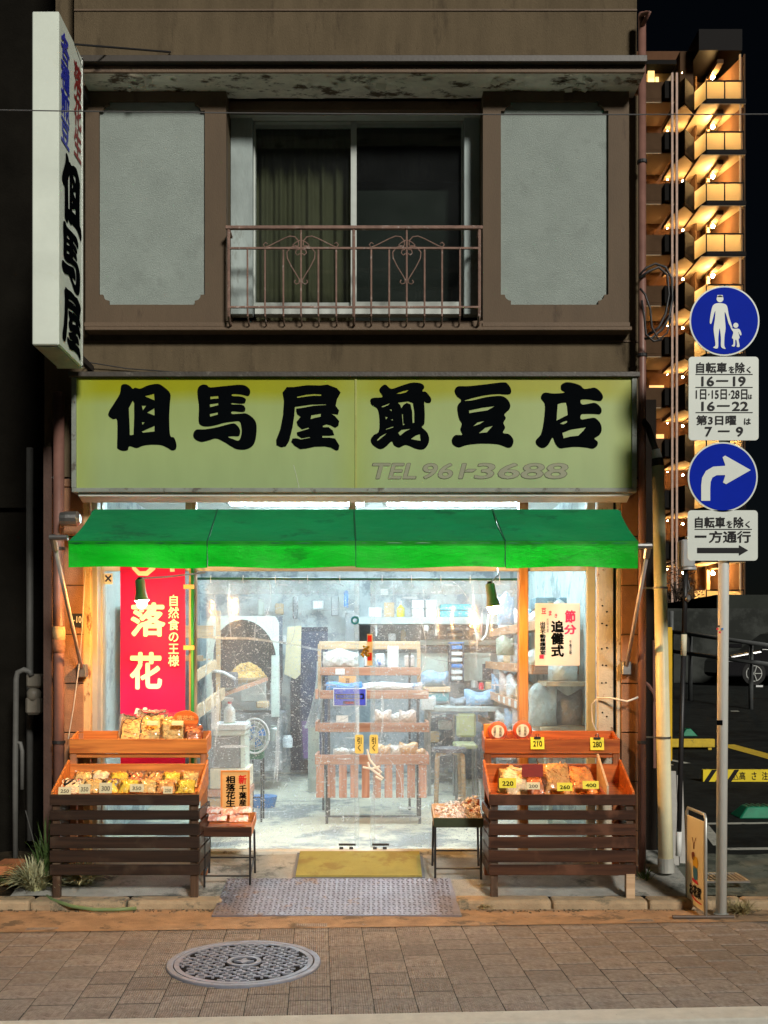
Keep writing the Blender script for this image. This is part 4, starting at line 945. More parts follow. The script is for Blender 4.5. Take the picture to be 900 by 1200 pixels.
nut_red = PM('red_skin_nuts', (.62, .20, .07), .45, .25, 30, .2, 200)
cracker = PM('brown_crackers', (.78, .38, .11), .6, .3, 20, .3, 100)
cracker_w = PM('pale_crackers', (.85, .66, .42), .6, .2, 20, .3, 100)
candy_w = PM('sugared_beans', (.72, .62, .58), .6, .3, 20, .3, 100)
cream_tag = PM('cream_price_card', (.80, .70, .42), .6, .05, 8, 0); yellow_tag = PM('yellow_price_card', (.90, .76, .02), .55, .03, 8, 0)
red_tag = PM('dark_red_card', (.30, .03, .02), .6, .05, 8, 0)
gL, gR = 'snack bags in the left stand lower tray', 'snack bags in the right stand lower tray'
names = ['tan peanut', 'pinkish nut', 'bright golden bean', 'brown cracker', 'pale round cracker', 'golden bean', 'light peanut']
zt = lambda y: .712 + (y - 6.56) * .14
cm = [peanut, cracker_w, nut_gold, nut_red, cracker, nut_gold, peanut]; shp = ['nut', 'round', 'bean', 'nut', 'nut', 'bean', 'nut']
pos = ['leftmost in the back row', 'second from left in the back row', 'third from left in the back row', 'fourth from left in the back row', 'third from right in the back row', 'second from right in the back row', 'rightmost in the back row']
for k in range(7):
    x = LX0 + .115 + k * .118; y = 6.80
    bag((x, y, zt(y) - .02), .125, .13, .05, 'bag of %s snacks, left stand, %s' % (names[k], pos[k]), gL, cm[k], 70, shp[k], 10 + k, .75, random.uniform(-.15, .15))
pos2 = ['far left', 'second from left', 'third from left', 'left of the middle', 'right of the middle', 'second from right', 'far right']
cm2 = [cracker_w, peanut, nut_gold, nut_gold, peanut, cracker, nut_gold]
nm2 = ['pale cracker', 'peanut', 'yellow bean', 'golden bean', 'peanut', 'brown nut', 'golden bean']
for k in range(7):
    x = LX0 + .095 + k * .122; y = 6.655
    bag((x, y, zt(y) - .02), .13, .12, .05, 'bag of %s snacks, left stand front row, %s' % (nm2[k], pos2[k]), gL, cm2[k], 70, ['round', 'nut', 'bean', 'bean', 'nut', 'nut', 'bean'][k], 30 + k, .85, random.uniform(-.2, .2))
# price cards in front of them
def card(px0, py0, px1, py1, y, txt, mt, lab, group, clip=True, rot=0, ty=.0):
    a, b = at(px0, py0, y), at(px1, py1, y); t = thing('price_card', ((a.x + b.x) / 2, y, b.z), lab, 'price card', group)
    MB().hexa([(a.x, y, b.z), (b.x, y, b.z), (b.x, y + .003, b.z), (a.x, y + .003, b.z), (a.x, y + .012, a.z), (b.x, y + .012, a.z), (b.x, y + .015, a.z), (a.x, y + .015, a.z)]).build('card', mt, t)
    h = a.z - b.z; lettering(txt, Vector((a.x + .18 * (b.x - a.x), y - .001 + .012 * .2, b.z + h * .22)), Vector(((b.x - a.x) * .66, 0, 0)), Vector((0, .007, h * .46)), PM('faint_ink', (.12, .10, .06), .6) if mt is cream_tag else ink, t, .02)
    if clip:
        m = MB(); xc = (a.x + b.x) / 2; m.beam((xc - .022, y + .008, a.z - .004), (xc + .022, y + .008, a.z - .004), .016, .012); m.tube([(xc - .008, y + .006, a.z), (xc - .010, y + .010, a.z + .02), (xc + .010, y + .010, a.z + .02), (xc + .008, y + .006, a.z)], .003, 5); m.build('clip', black, t)
gC = 'price cards on the left stand'
for (a, b, c, d, tx, lab) in ((68, 922.5, 83, 931, '250', 'cream price card 250 at the left end of the left stand'), (92, 919, 105.5, 930, '350', 'cream price card 350, second from left on the left stand'),
                        (116, 917.5, 131, 929.5, '300', 'cream price card 300, third from left on the left stand'), (152, 919, 168, 928, '350', 'tilted cream price card 350, right of the middle of the left stand'), (191, 922, 202, 930, '250', 'cream price card 250 near the right end of the left stand')):
    card(a, b, c, d, 6.575, tx, cream_tag, lab, gC, clip=False)
gC2 = 'yellow price cards clipped on the right stand'
card(622, 864, 638, 878, 6.905, '210', yellow_tag, 'yellow price card 210 clipped to the middle of the right stand upper tray', gC2)
card(692, 864.5, 708, 879, 6.905, '280', yellow_tag, 'yellow price card 280 clipped near the right end of the right stand upper tray', gC2)
card(585, 912, 605, 923.5, 6.60, '220', yellow_tag, 'yellow price card 220 on the first bag from the left in the right stand', gC2, False)
card(617, 917, 633, 925, 6.60, '200', cream_tag, 'cream price card 200 on the second bag of the right stand', gC2, False)
card(653, 917.5, 671, 927, 6.60, '260', yellow_tag, 'yellow price card 260 on the third bag of the right stand', gC2, False)
card(683, 915.5, 702, 924.5, 6.60, '400', yellow_tag, 'yellow price card 400 on the rightmost bag of the right stand', gC2, False)
# right stand bags
rb = [(600, 'pale shrimp cracker', cracker_w, 'round', 'leftmost of four'), (632, 'reddish nut', nut_red, 'stick', 'second from left'), (655, 'long stick cracker', cracker, 'stick', 'third from left, leaning'), (688, 'orange cracker', PM('orange_crackers', (.85, .32, .07), .5, .25, 20, .2), 'round', 'rightmost of four')]
for k, (px, nm, mt, sh, ps) in enumerate(rb):
    y = 6.69; bag((X(px, y), y, zt(y) - .05), .215, .30, .085, 'bag of %s snacks in the right stand, %s' % (nm, ps), gR, mt, 130, sh, 60 + k, .95 - .2 * (k == 2), .12 * (k - 1.5))
MB().box(X(612, 6.72), X(637, 6.72), 6.74, 6.744, Z(911, 6.72), Z(896, 6.72)).build('header_card', red_tag, label='plain dark red card lying behind the second bag in the right stand', cat='card')
a_ = MB(); a_.hexa([(X(707, 6.7), 6.60, .70), (X(709.5, 6.7), 6.60, .70), (X(709.5, 6.7), 6.9, .75), (X(707, 6.7), 6.9, .75), (X(707, 6.7), 6.60, .755), (X(709.5, 6.7), 6.60, .755), (X(709.5, 6.7), 6.9, .93), (X(707, 6.7), 6.9, .93)])
a_.build('divider_board', wood_pale, bpy.data.objects['display_stand.001'])
# upper tray goods, left: large heap bags of peanuts
gU = 'large peanut bags in the left stand upper tray'
for k, (px, w_, h_, nm) in enumerate(((151, .20, .25, 'leftmost large clear bag of peanuts heaped in the upper tray of the left stand'), (175, .21, .28, 'middle large clear bag of peanuts heaped in the upper tray of the left stand'), (202, .22, .26, 'right large clear bag of peanuts heaped in the upper tray of the left stand'), (226, .15, .18, 'small low bag of mixed nuts at the right end of the left upper tray'))):
    bag((X(px, 7.0), 7.01, .955), w_, h_, .10, nm, gU, peanut if k < 3 else nut_red, 330 if k < 3 else 130, 'nut', 80 + k, .42, .1 * (k - 1))
for k, px in enumerate((178, 207)):
    y = 6.965; t = MB().hexa([(X(px - 6, y), y, Z(850, y)), (X(px + 7, y), y, Z(850, y)), (X(px + 7, y), y + .03, Z(850, y)), (X(px - 6, y), y + .03, Z(850, y)), (X(px - 6, y), y + .002, Z(846.5, y)), (X(px + 7, y), y + .002, Z(846.5, y)), (X(px + 7, y), y + .03, Z(845, y)), (X(px - 6, y), y + .03, Z(845, y))]).build('paper_label', cream_tag, label='small cream label lying on the %s of the heaped peanut bags' % ('middle' if k == 0 else 'right'), cat='label', group='paper labels on peanut bags')
# round wooden plaque with lettering
def plaque():
    y = 7.05; c = at(217.5, 845, y); t = thing('wooden_plaque', c, 'oval orange wooden plaque with pale lettering behind the peanut bags', 'plaque')
    WL[t.name] = Vector((0, 0, 0)); pl = []
    MB().prism([(math.cos(a) * .087 * (1 + .05 * math.sin(3 * a)), math.sin(a) * .075 * (1 + .04 * math.cos(2 * a))) for a in [2 * math.pi * k / 32 for k in range(32)]], 0, .018, lambda u, v, d: Vector((u, d, v))).build('board', wood_red, t, bev=.004)
    lettering('落花生', (-.06, -.002, .005), (.12, 0, 0), (0, 0, .033), PM('faded_gold', (.72, .45, .15), .6), t, .02)
plaque()
# right upper tray: round rice-cracker packs with red rings
gD = 'round printed packs in the right stand upper tray'
for k, (px, py, nm) in enumerate(((583, 857, 'round red and cream printed snack pack, left one on the right stand upper tray'), (612, 856, 'round red and cream printed snack pack, right one on the right stand upper tray'))):
    y = 6.99; c = at(px, py, y); t = thing('round_pack', c, nm, 'snack pack', gD); WL[t.name] = Vector((0, 0, 0))
    MB().lathe([(.001, -.018), (.055, -.014), (.066, 0), (.055, .014), (.001, .018)], (0, 0, 0), 28, 'Y', cap=False).build('contents', PM('orange_red_print', (.78, .10, .03), .4, .2, 40, 0), t, smooth=True)
    MB().lathe([(.001, -.0215), (.043, -.0195)], (0, 0, 0), 28, 'Y', cap=False).build('paper_disc', PM('cream_print', (.85, .74, .55), .5), t)
    lettering('豆\n菓\n子', (-.030, -.0235, -.032), (.018, 0, 0), (0, 0, .060), ink, t, .0); lettering('但\n馬\n屋', (.008, -.0235, -.032), (.018, 0, 0), (0, 0, .060), ink, t, .0)
    m = MB(); rr = random.Random(k)
    m.grid(lambda u, v: Vector(((u - .5) * .17, -.028 * math.sin(math.pi * u) * (1 - .5 * v) + .004 * math.sin(u * 20 + v * 9), -.07 + .15 * v + .012 * math.sin(u * 13 + k))), 12, 10); m.build('film', film, t, smooth=True)
t = thing('orange_pack', at(571, 855, 7.02), 'small orange wrapped pack behind the left round pack on the right stand', 'snack pack', gD)
box(X(567, 7.02), X(577, 7.02), 7.02, 7.05, Z(864, 7.02), Z(848.5, 7.02)).build('carton', PM('orange_carton', (.85, .28, .03), .5), t, bev=.004)

# ---- wire stools with trays
def stool_(x0, x1, y0, zt_, tray, lab, woodm, inner):
    t = thing('tray_stool', ((x0 + x1) / 2, y0, 0), lab, 'stool', 'black metal frame stools holding small trays')
    d = .24; xs, ys = (x0 + .012, x1 - .012), (y0 + .012, y0 + d)
    for i, x in enumerate(xs):
        for j, y in enumerate(ys): MB().tube([(x + (.0 if j == 0 else (.006 if i else -.006)), y, gz(y)), (x, y, zt_)], .0075, 6).build('leg', black, t)
    for y, z in ((ys[0], gz(y0) + .075), (ys[1], gz(y0) + .15)): MB().tube([(xs[0], y, z), (xs[1], y, z)], .006, 6).build('rung', black, t)
    for x in xs: MB().tube([(x, ys[0], gz(y0) + .075), (x, ys[1], gz(y0) + .15)], .006, 6).build('rung', black, t)
    m = MB(); m.tube([(xs[0], ys[0], zt_), (xs[1], ys[0], zt_), (xs[1], ys[1], zt_), (xs[0], ys[1], zt_)], .007, 6, closed=True); m.build('seat_frame', black, t)
    # tilted tray
    zr = zt_ + .06; h = .055
    box(x0, x1, y0 - .012, y0, zt_ - .0, zt_ + h + .006).build('tray_front', tray, t, bev=.003)
    MB().hexa([(x0, y0 + .0005, zt_ + .004), (x1, y0 + .0005, zt_ + .004), (x1, y0 + .27, zr), (x0, y0 + .27, zr), (x0, y0 + .0005, zt_ + .014), (x1, y0 + .0005, zt_ + .014), (x1, y0 + .27, zr + .01), (x0, y0 + .27, zr + .01)]).build('tray_floor', woodm, t)
    for x in (x0 + .0005, x1 - .0105): MB().hexa([(x, y0 + .001, zt_ + .0), (x + .01, y0 + .001, zt_ + .0), (x + .01, y0 + .27, zr - .005), (x, y0 + .27, zr - .005), (x, y0 + .001, zt_ + h), (x + .01, y0 + .001, zt_ + h), (x + .01, y0 + .27, zr + h), (x, y0 + .27, zr + h)]).build('tray_side', woodm, t, bev=.002)
    box(x0 + .012, x1 - .012, y0 + .262, y0 + .272, zr - .005, zr + h).build('tray_back', woodm, t, bev=.002)
    return t
sL0, sL1 = X(237, 6.74), X(295, 6.74)
stool_(sL0, sL1, 6.74, Z(980, 6.74), wood_dark2, 'black wire stool with a brown wooden tray, left of the steel ramp', wood_orange, 0)
sR0, sR1 = X(508, 6.86), X(566, 6.86)
stool_(sR0, sR1, 6.86, Z(969, 6.86), PM('dark_green_tray', (.035, .05, .025), .45, .2, 8, .1), 'black wire stool with a dark green tray of wrapped sweets, right of the ramp', wood_pale, 0)
# the sign standing in the left stool's tray
def stool_sign():
    y = 6.93; a, b = at(258.5, 903, y), at(292.5, 957, y); t = thing('hand_lettered_sign', ((a.x + b.x) / 2, y, b.z), 'orange framed card with red and black brush lettering standing in the left stool tray', 'sign')
    fm = PM('orange_frame', (.80, .30, .06), .5, .1, 8); pm_ = PM('orange_card', (.88, .50, .17), .6, .06, 8, 0)
    m = MB(); m.box(a.x, b.x, y, y + .015, a.z - .009, a.z); m.box(a.x, b.x, y, y + .015, b.z, b.z + .009); m.box(a.x, a.x + .012, y, y + .015, b.z + .009, a.z - .009); m.box(b.x - .012, b.x, y, y + .015, b.z + .009, a.z - .009)
    m.build('frame', fm, t)
    box(a.x + .012, b.x - .012, y + .004, y + .01, b.z + .009, a.z - .009).build('card', pm_, t)
    def L_(s_, p0, q0, p1, q1, mt, off): lettering(s_, at(p0, q1, y + .002), at(p1, q1, y + .002) - at(p0, q1, y + .002), at(p0, q0, y + .002) - at(p0, q1, y + .002), mt, t, off)
    L_('新', 279.5, 908, 289, 919, PM('bright_red_ink', (.75, .02, .01), .5), .04); L_('千\n葉\n産', 280, 920, 289, 944.5, ink, .03); L_('相\n落\n花\n生', 264.5, 909, 276, 945.5, ink, .035)
stool_sign()
pink = PM('pink_print_wrap', (.80, .38, .32), .35, .35, 25, .5, 60, stain=(.85, .82, .80), stain_amt=.52, stain_scale=30)
for k, (px, py, dx) in enumerate(((249, 949, -.2), (270, 951, .1), (284, 949, .25), (255, 958, .0), (280, 959, .1))):
    y = 6.80 + .05 * (k < 3); c = at(px, py, y); t = thing('small_packet', c, ['pink printed packet at the back left of the left stool tray', 'pink printed packet at the centre back of the left stool tray', 'pink printed packet at the back right of the left stool tray', 'pink packet at the front left of the left stool tray', 'pink packet at the front right of the left stool tray'][k], 'packet', 'printed packets in the left stool tray')
    WL[t.name] = Vector((0, 0, 0))
    MB().grid(lambda u, v: Vector(((u - .5) * .12, (v - .5) * .07, .012 * math.sin(math.pi * u) * math.sin(math.pi * v) + .003 * math.sin(u * 20 + k))), 10, 8).grid(lambda u, v: Vector(((u - .5) * .12, (v - .5) * .07, -.010 * math.sin(math.pi * u) * math.sin(math.pi * v) + .003 * math.sin(u * 20 + k))), 8, 6).build('wrapper', pink, t, smooth=True)
    t.rotation_euler = (.5, 0, dx)
# sweets heaped in the right tray
rnd = random.Random(5); m = MB(); gw = 'wrapped sweets heaped in the right stool tray'
tw = [PM('white_wrapped_sweet', (.92, .90, .90), .4, .1, 30, .6, 80, stain=(.5, .2, .2), stain_amt=.36, stain_scale=60), PM('pink_wrapped_sweet', (.90, .76, .75), .4, .1, 30, .6, 80, stain=(.2, .08, .1), stain_amt=.34, stain_scale=60)]
base = []
for k in range(3):
    q = MB(); q.blob((0, 0, 0), (.011, .009, .008), k, 1); q.hexa([(-.02, -.006, -.001), (-.010, -.002, -.001), (-.010, .002, -.001), (-.02, .006, -.001), (-.02, -.006, .001), (-.010, -.002, .001), (-.010, .002, .001), (-.02, .006, .001)]); q.hexa([(.010, -.002, -.001), (.02, -.006, -.001), (.02, .006, -.001), (.010, .002, -.001), (.010, -.002, .001), (.02, -.006, .001), (.02, .006, .001), (.010, .002, .001)])
    me = bpy.data.meshes.new('wrapped_sweet'); bmesh.ops.recalc_face_normals(q.bm, faces=q.bm.faces[:]); q.bm.to_mesh(me); q.bm.free(); me.materials.append(tw[k % 2]); base.append(me)
for k in range(210):
    u, v = rnd.random(), rnd.random(); x = sR0 + .02 + (sR1 - sR0 - .04) * (u ** .75); y = 6.875 + .24 * v
    hgt = (.02 + .09 * max(0, (x - sR0) / (sR1 - sR0)) * (.4 + .8 * v)) * rnd.random() ** .5
    o = bpy.data.objects.new('wrapped_sweet', base[k % 3]); COL.objects.link(o); o.location = (x, y, Z(969, 6.86) + .02 + (y - 6.86) * .22 + hgt); o.rotation_euler = (rnd.uniform(-.6, .6), rnd.uniform(-.6, .6), rnd.uniform(0, 3))
    o['label'] = 'tiny white and pink wrapped sweet heaped in the dark green stool tray'; o['category'] = 'sweet'; o['group'] = gw
MB().hexa([(X(549, 7.1), 7.08, .50), (X(562, 7.1), 7.08, .50), (X(562, 7.1), 7.10, .50), (X(549, 7.1), 7.10, .50), (X(547, 7.1), 7.1, .60), (X(562, 7.1), 7.1, .60), (X(562, 7.1), 7.12, .60), (X(547, 7.1), 7.12, .60)]).build('scoop_board', wood_red, label='small reddish board propped behind the heap of wrapped sweets', cat='board')

# ================================================================= SHOP INTERIOR
FZ = .195
def B(px0, py0, px1, py1, y, d, name, mat, parent=None, bev=0, **k):
    return box(X(px0, y), X(px1, y), y, y + d, Z(py1, y), Z(py0, y)).build(name, mat, parent, bev=bev, **k)
slate = PM('dark_blue_grey_machine', (.07, .085, .11), .6, .35, 4, .3, 60, stain=(.16, .18, .2), stain_amt=.44, stain_scale=7)
pale_panel = PM('pale_green_panel', (.55, .62, .56), .6, .12, 3, .1)
grey_box = PM('grey_plastic', (.34, .36, .37), .5, .15, 5, .1)
white_pl = PM('glossy_white_plastic', (.75, .77, .78), .35, .08, 5, .1)
teal = PM('teal_plastic', (.05, .42, .48), .4, .1, 5, .1); blue_pl = PM('blue_plastic', (.05, .22, .55), .4, .1, 5, .1)
blue_cloth = PM('light_blue_cloth', (.30, .45, .62), .8, .25, 10, .6, 60, stain=(.5, .62, .72), stain_amt=.46, stain_scale=14)
paper = PM('paper', (.78, .78, .75), .7, .06, 8, .1)
cardboard = PM('cardboard', (.52, .37, .22), .8, .15, 6, .2)
# --- centre display stand with five shelves
def centre_stand():
    t = thing('tiered_display', at(436, 962, 8.6), 'tiered cedar display rack with slatted front in the middle of the shop', 'display rack')
    def rail(p0, q0, p1, q1, y, mt=wood_pink): return B(p0, q0, p1, q1, y, .018, 'shelf_rail', mt, t, bev=.003)
    def shelf(p0, p1, q, y, d): return B(p0, q, p1, q + 2, y + .019, d, 'shelf', wood_pink, t)
    rail(369, 884.5, 503, 896, 8.5); shelf(371, 501, 889, 8.5, .32)
    rail(373, 847, 503, 858, 8.72); shelf(375, 501, 852, 8.72, .32)
    rail(375, 809, 500, 819, 8.93); shelf(377, 498, 814, 8.93, .3)
    rail(375, 782, 493, 791.5, 9.13); shelf(377, 491, 787, 9.13, .25)
    rail(374, 751.5, 492, 761, 9.28, wood_pale)
    for x in (371, 501):
        for (q, y, d, up) in ((886, 8.5, .32, 6), (848, 8.72, .32, 6), (810, 8.93, .3, 5)):
            B(x - 1.5, q - 2, x + 1.5, q + 9, y + .019, d, 'shelf_side', wood_pink, t)
    for i in range(10):
        px = 370.5 + i * 13.35
        if 3.6 < i < 4.6: pass
        B(px, 896.5, px + 9.2, 935, 8.505, .012, 'front_slat', wood_pink_v, t, bev=.002)
    dk = PM('dark_metal_frame', (.08, .08, .085), .5)
    for px in (383, 492):
        for y in (8.56, 8.95):
            MB().beam((X(px, 8.56), y, FZ), (X(px, 8.56), y, .72 if y < 8.9 else 1.22), .022, .022, up=(0, 1, 0)).build('leg', dk, t)
    for px in (379, 480, 490): MB().beam((X(px, 9.3), 9.3, FZ), (X(px, 9.3), 9.3, 1.67), .02, .02, up=(0, 1, 0)).build('post', dk, t)
    for px in (374, 491): MB().beam((X(px, 9.14), 9.20, 1.2), (X(px, 9.14), 9.20, 1.68), .03, .03, up=(0, 1, 0)).build('post', wood_pale, t)
    MB().beam((X(383, 8.56), 8.56, FZ + .06), (X(492, 8.56), 8.56, FZ + .06), .015, .015).build('rung', dk, t)
    return t
centre_stand()
def pouch(px0, py0, px1, py1, y, mat, lab, group=None, seed=0, name='packed_bag', cat='bag', th=.09):
    x0, x1, z0, z1 = X(px0, y), X(px1, y), Z(py1, y), Z(py0, y); t = thing(name, ((x0 + x1) / 2, y, z0), lab, cat, group); rnd = random.Random(seed)
    def f(side):
        def g_(u, v):
            e = (math.sin(math.pi * min(max(u, 0), 1)) ** .4) * (math.sin(math.pi * (v * .97 + .015)) ** .4); w_ = .06 * math.sin(v * 9 + seed) * (1 - v)
            return Vector((x0 + (x1 - x0) * (u + w_ * .3), y + th / 2 - side * th / 2 * e + .006 * math.sin(u * 21 + seed) * math.sin(v * 17), z0 + (z1 - z0) * (v - .10 * math.sin(u * 8 + seed) * v)))
        return g_
    MB().grid(f(1), 16, 12).grid(f(-1), 12, 10).build('pouch', mat, t, smooth=True)
    return t
sp_bag = PM('white_speckled_pack', (.72, .72, .70), .4, .1, 30, .4, 60, stain=(.55, .60, .22), stain_amt=.40, stain_scale=45)
clear_w = PM('milky_bag', (.66, .70, .72), .3, .2, 14, .8, 40, stain=(.50, .30, .20), stain_amt=.42, stain_scale=20)
clear_p = PM('milky_pink_bag', (.70, .60, .56), .3, .25, 14, .8, 40, stain=(.45, .20, .14), stain_amt=.44, stain_scale=24)
gP = 'bags on the tiered rack'
pouch(378, 762, 420, 782.5, 9.15, sp_bag, 'white speckled pack standing on the second highest rail of the tiered rack, left', gP, 1)
pouch(424, 800, 495, 810, 8.96, PM('white_blue_bag', (.72, .76, .82), .3, .15, 14, .8, 40, stain=(.10, .22, .60), stain_amt=.42, stain_scale=9), 'flat white and blue bag lying on the middle shelf of the tiered rack', gP, 2)
pouch(382, 800, 424, 810, 8.96, PM('blue_bag', (.10, .30, .65), .35, .2, 10, .6, 40), 'flat bright blue bag lying left on the middle shelf of the tiered rack', gP, 3)
pouch(439, 833, 459, 848, 8.76, clear_p, 'bag with pinkish snacks, left of the pair on the fourth shelf', gP, 4)
pouch(468, 833, 488, 848, 8.76, clear_p, 'bag with pinkish snacks, right of the pair on the fourth shelf', gP, 5)
pouch(457, 836, 472, 848, 8.80, clear_w, 'small milky bag between the two pinkish snack bags on the fourth shelf', gP, 6)
pouch(390, 877, 410, 885.5, 8.56, clear_w, 'small white bag lying at the left of the lowest rack shelf', gP, 7)
pouch(410, 878, 426, 885.5, 8.56, clear_w, 'flat white bag lying beside the yellow grips on the lowest rack shelf', gP, 8)
pouch(440, 873, 458, 885.5, 8.56, PM('orange_nut_bag', (.70, .42, .20), .3, .3, 20, .7, 40, stain=(.75, .73, .70), stain_amt=.5, stain_scale=20), 'orange and white snack bag on the lowest rack shelf, left of the white bag', gP, 9)
pouch(456, 874, 472, 885.5, 8.60, white_pl, 'white bag in the middle right of the lowest rack shelf', gP, 10)
pouch(468, 871, 490, 885.5, 8.56, MATS['orange_nut_bag'], 'orange and white snack bag on the lowest rack shelf, right of the white bag', gP, 11)
pouch(486, 878, 499, 885.5, 8.56, MATS['orange_nut_bag'], 'small orange snack bag at the right end of the lowest rack shelf', gP, 12)
# cards on the rack
def notice(px0, py0, px1, py1, y, mat, name, lab, cat, texts=(), rim=None):
    a, b = at(px0, py0, y), at(px1, py1, y); t = thing(name, ((a.x + b.x) / 2, y, b.z), lab, cat)
    box(a.x, b.x, y, y + .004, b.z, a.z).build('card', mat, t)
    for s_, p0, q0, p1, q1, mt, off in texts:
        if s_ is None: box(X(p0, y), X(p1, y), y - .003, y - .001, Z(q1, y), Z(q0, y)).build('panel', mt, t)
        else: lettering(s_, at(p0, q1, y - .0045), at(p1, q1, y - .0045) - at(p0, q1, y - .0045), at(p0, q0, y - .0045) - at(p0, q1, y - .0045), mt, t, off)
    return t
orange_p = PM('orange_print', (.85, .42, .05), .5, .05, 8, 0); navy_p = PM('blue_violet_print', (.05, .06, .42), .5, .05, 8, 0); redp = PM('red_print', (.7, .03, .05), .5, .05, 8, 0)
notice(390.5, 806.5, 429.5, 827.5, 8.92, paper, 'price_board', 'white framed blue and orange sign hung on the rack middle shelf', 'sign',
       ((None, 391.5, 807.5, 428.5, 826.5, navy_p, 0), (None, 393.5, 813.2, 426.5, 819.2, MATS['orange_print'], 0), (None, 402, 821.5, 416.5, 825.6, paper, 0), ('お徳用煎豆各種', 395, 814.3, 425, 818.3, navy_p, .02), ('大特売', 404, 822.2, 414.5, 825, redp, .02)))
notice(397, 792, 417.5, 804, 9.0, MATS['orange_carton'] if False else PM('orange_paper', (.80, .42, .16), .6), 'orange_card', 'small orange card with a brown stamp above the blue and orange sign', 'card', (('豆', 404.5, 795, 410, 801.5, PM('brown_stamp', (.25, .08, .03), .6), .03),))
notice(393, 783.5, 404, 790.5, 9.12, paper, 'paper_label', 'small blank white label on the second rail of the tiered rack', 'label')
notice(394, 838.5, 408, 846, 8.84, paper, 'paper_label', 'small white paper slip on the empty left part of the fourth rack shelf', 'label')
notice(454, 757, 467, 784, 9.2, white_pl, 'paper_sheet', 'plain white sheet hanging between the two top rails of the rack', 'paper')
# hanging ornament: red and gold
t = thing('hanging_charm', at(433, 742, 7.38), 'red and white hanging charm strip with a cluster of gold ornaments', 'charm')
B(430, 743, 436.5, 780, 7.385, .004, 'strip', paper, t)
for q0, q1 in ((744.5, 752), (765, 774)): B(430.8, q0, 435.6, q1, 7.380, .003, 'red_print', redp, t)
m = MB(); rnd = random.Random(3)
for k in range(22): m.blob(at(427.5 + rnd.uniform(-3.5, 5), 763 + rnd.uniform(-6, 6), 7.36 + rnd.uniform(-.01, .01)), .011, k, 1)
m.build('gold_cluster', PM('dark_gold', (.45, .30, .03), .35, .3, 30, .2, metal=.6), t, smooth=True, kind='stuff')
t = thing('round_notice', at(416, 727, 7.39), 'small round blue ring sticker high on the vinyl curtain', 'sticker')
MB().lathe([(.0165, -.002), (.0165, .002), (.030, .002), (.030, -.002), (.0165, -.002)], at(416, 727, 7.385), 28, 'Y', cap=False).build('ring', PM('bright_blue_print', (.03, .30, .62), .5), t)
# --- back wall: high shelf and what stands on it
def back_shelf():
    t = thing('wall_shelf', at(480, 727, 11.6), 'long white wall shelf across the back of the shop', 'shelf')
    B(419, 723, 587, 731, 11.5, .45, 'board', PM('pale_shelf', (.40, .45, .43), .6), t)
    for px in (440, 510, 575): B(px, 731, px + 2, 745, 11.6, .35, 'bracket', alu, t)
back_shelf()
gS = 'boxes on the high white shelf'
for k, (a, b, c, d, lab) in enumerate(((483, 703, 496.5, 712.5, 'upper white box of the left pair on the high shelf'), (483, 713, 496.5, 723, 'lower white box of the left pair on the high shelf'), (499, 703, 511.5, 712.5, 'upper white box of the right pair on the high shelf'), (499, 713, 511.5, 723, 'lower white box of the right pair on the high shelf'))):
    t = B(a, b, c, d, 11.55, .25, 'white_box', white_pl, bev=.006, label=lab, cat='box', group=gS)
for k, (a, b) in enumerate(((708, 715.3), (715.7, 723))):
    B(515.5, a, 554, b, 11.55, .3, 'teal_crate', teal, bev=.01, label='%s flat teal plastic crate on the high back shelf' % ('upper' if k == 0 else 'lower'), cat='crate', group='teal crates on the high shelf')
def bottle(px, py0, py1, y, r, body, cap, lab, name='bottle', spray=False, base=None):
    z0, z1 = Z(py1, y), Z(py0, y); h = z1 - z0; c = Vector((X(px, y), y, z0)); t = thing(name, c, lab, 'bottle')
    MB().lathe([(r * .9, 0), (r, h * .04), (r, h * .5), (r * .75, h * .6), (r * .32, h * .7), (r * .3, h * .76)], c, 18).build('body', body, t, smooth=True)
    if spray:
        m = MB(); m.lathe([(r * .34, h * .76), (r * .34, h * .84)], c, 12); m.build('collar', redp, t)
        m = MB(); m.hexa([c + Vector(p) for p in ((-r * .9, -r * .3, h * .84), (r * .6, -r * .3, h * .84), (r * .6, r * .3, h * .84), (-r * .9, r * .3, h * .84), (-r * .8, -r * .3, h), (r * .7, -r * .3, h * .97), (r * .7, r * .3, h * .97), (-r * .8, r * .3, h))]); m.build('spray_head', cap, t, bev=.004)
    else: MB().lathe([(r * .38, h * .76), (r * .38, h)], c, 12).build('cap', cap, t)
    if base: MB().lathe([(r * 1.02, 0), (r * 1.02, h * .06)], c, 18).build('base_ring', base, t)
bottle(469.5, 704, 723, 11.6, .045, PM('yellow_bottle', (.80, .72, .05), .4), white_pl, 'small yellow bottle on the high back shelf')
for k, (a, b, c, d) in enumerate(((432, 712, 447, 723), (450, 706, 462, 723))):
    B(a, b, c, d, 11.6, .2, 'carton', [white_pl, cardboard][k], bev=.004, label=['low white carton at the left of the high back shelf', 'brown carton just left of the yellow bottle on the high shelf'][k], cat='box')
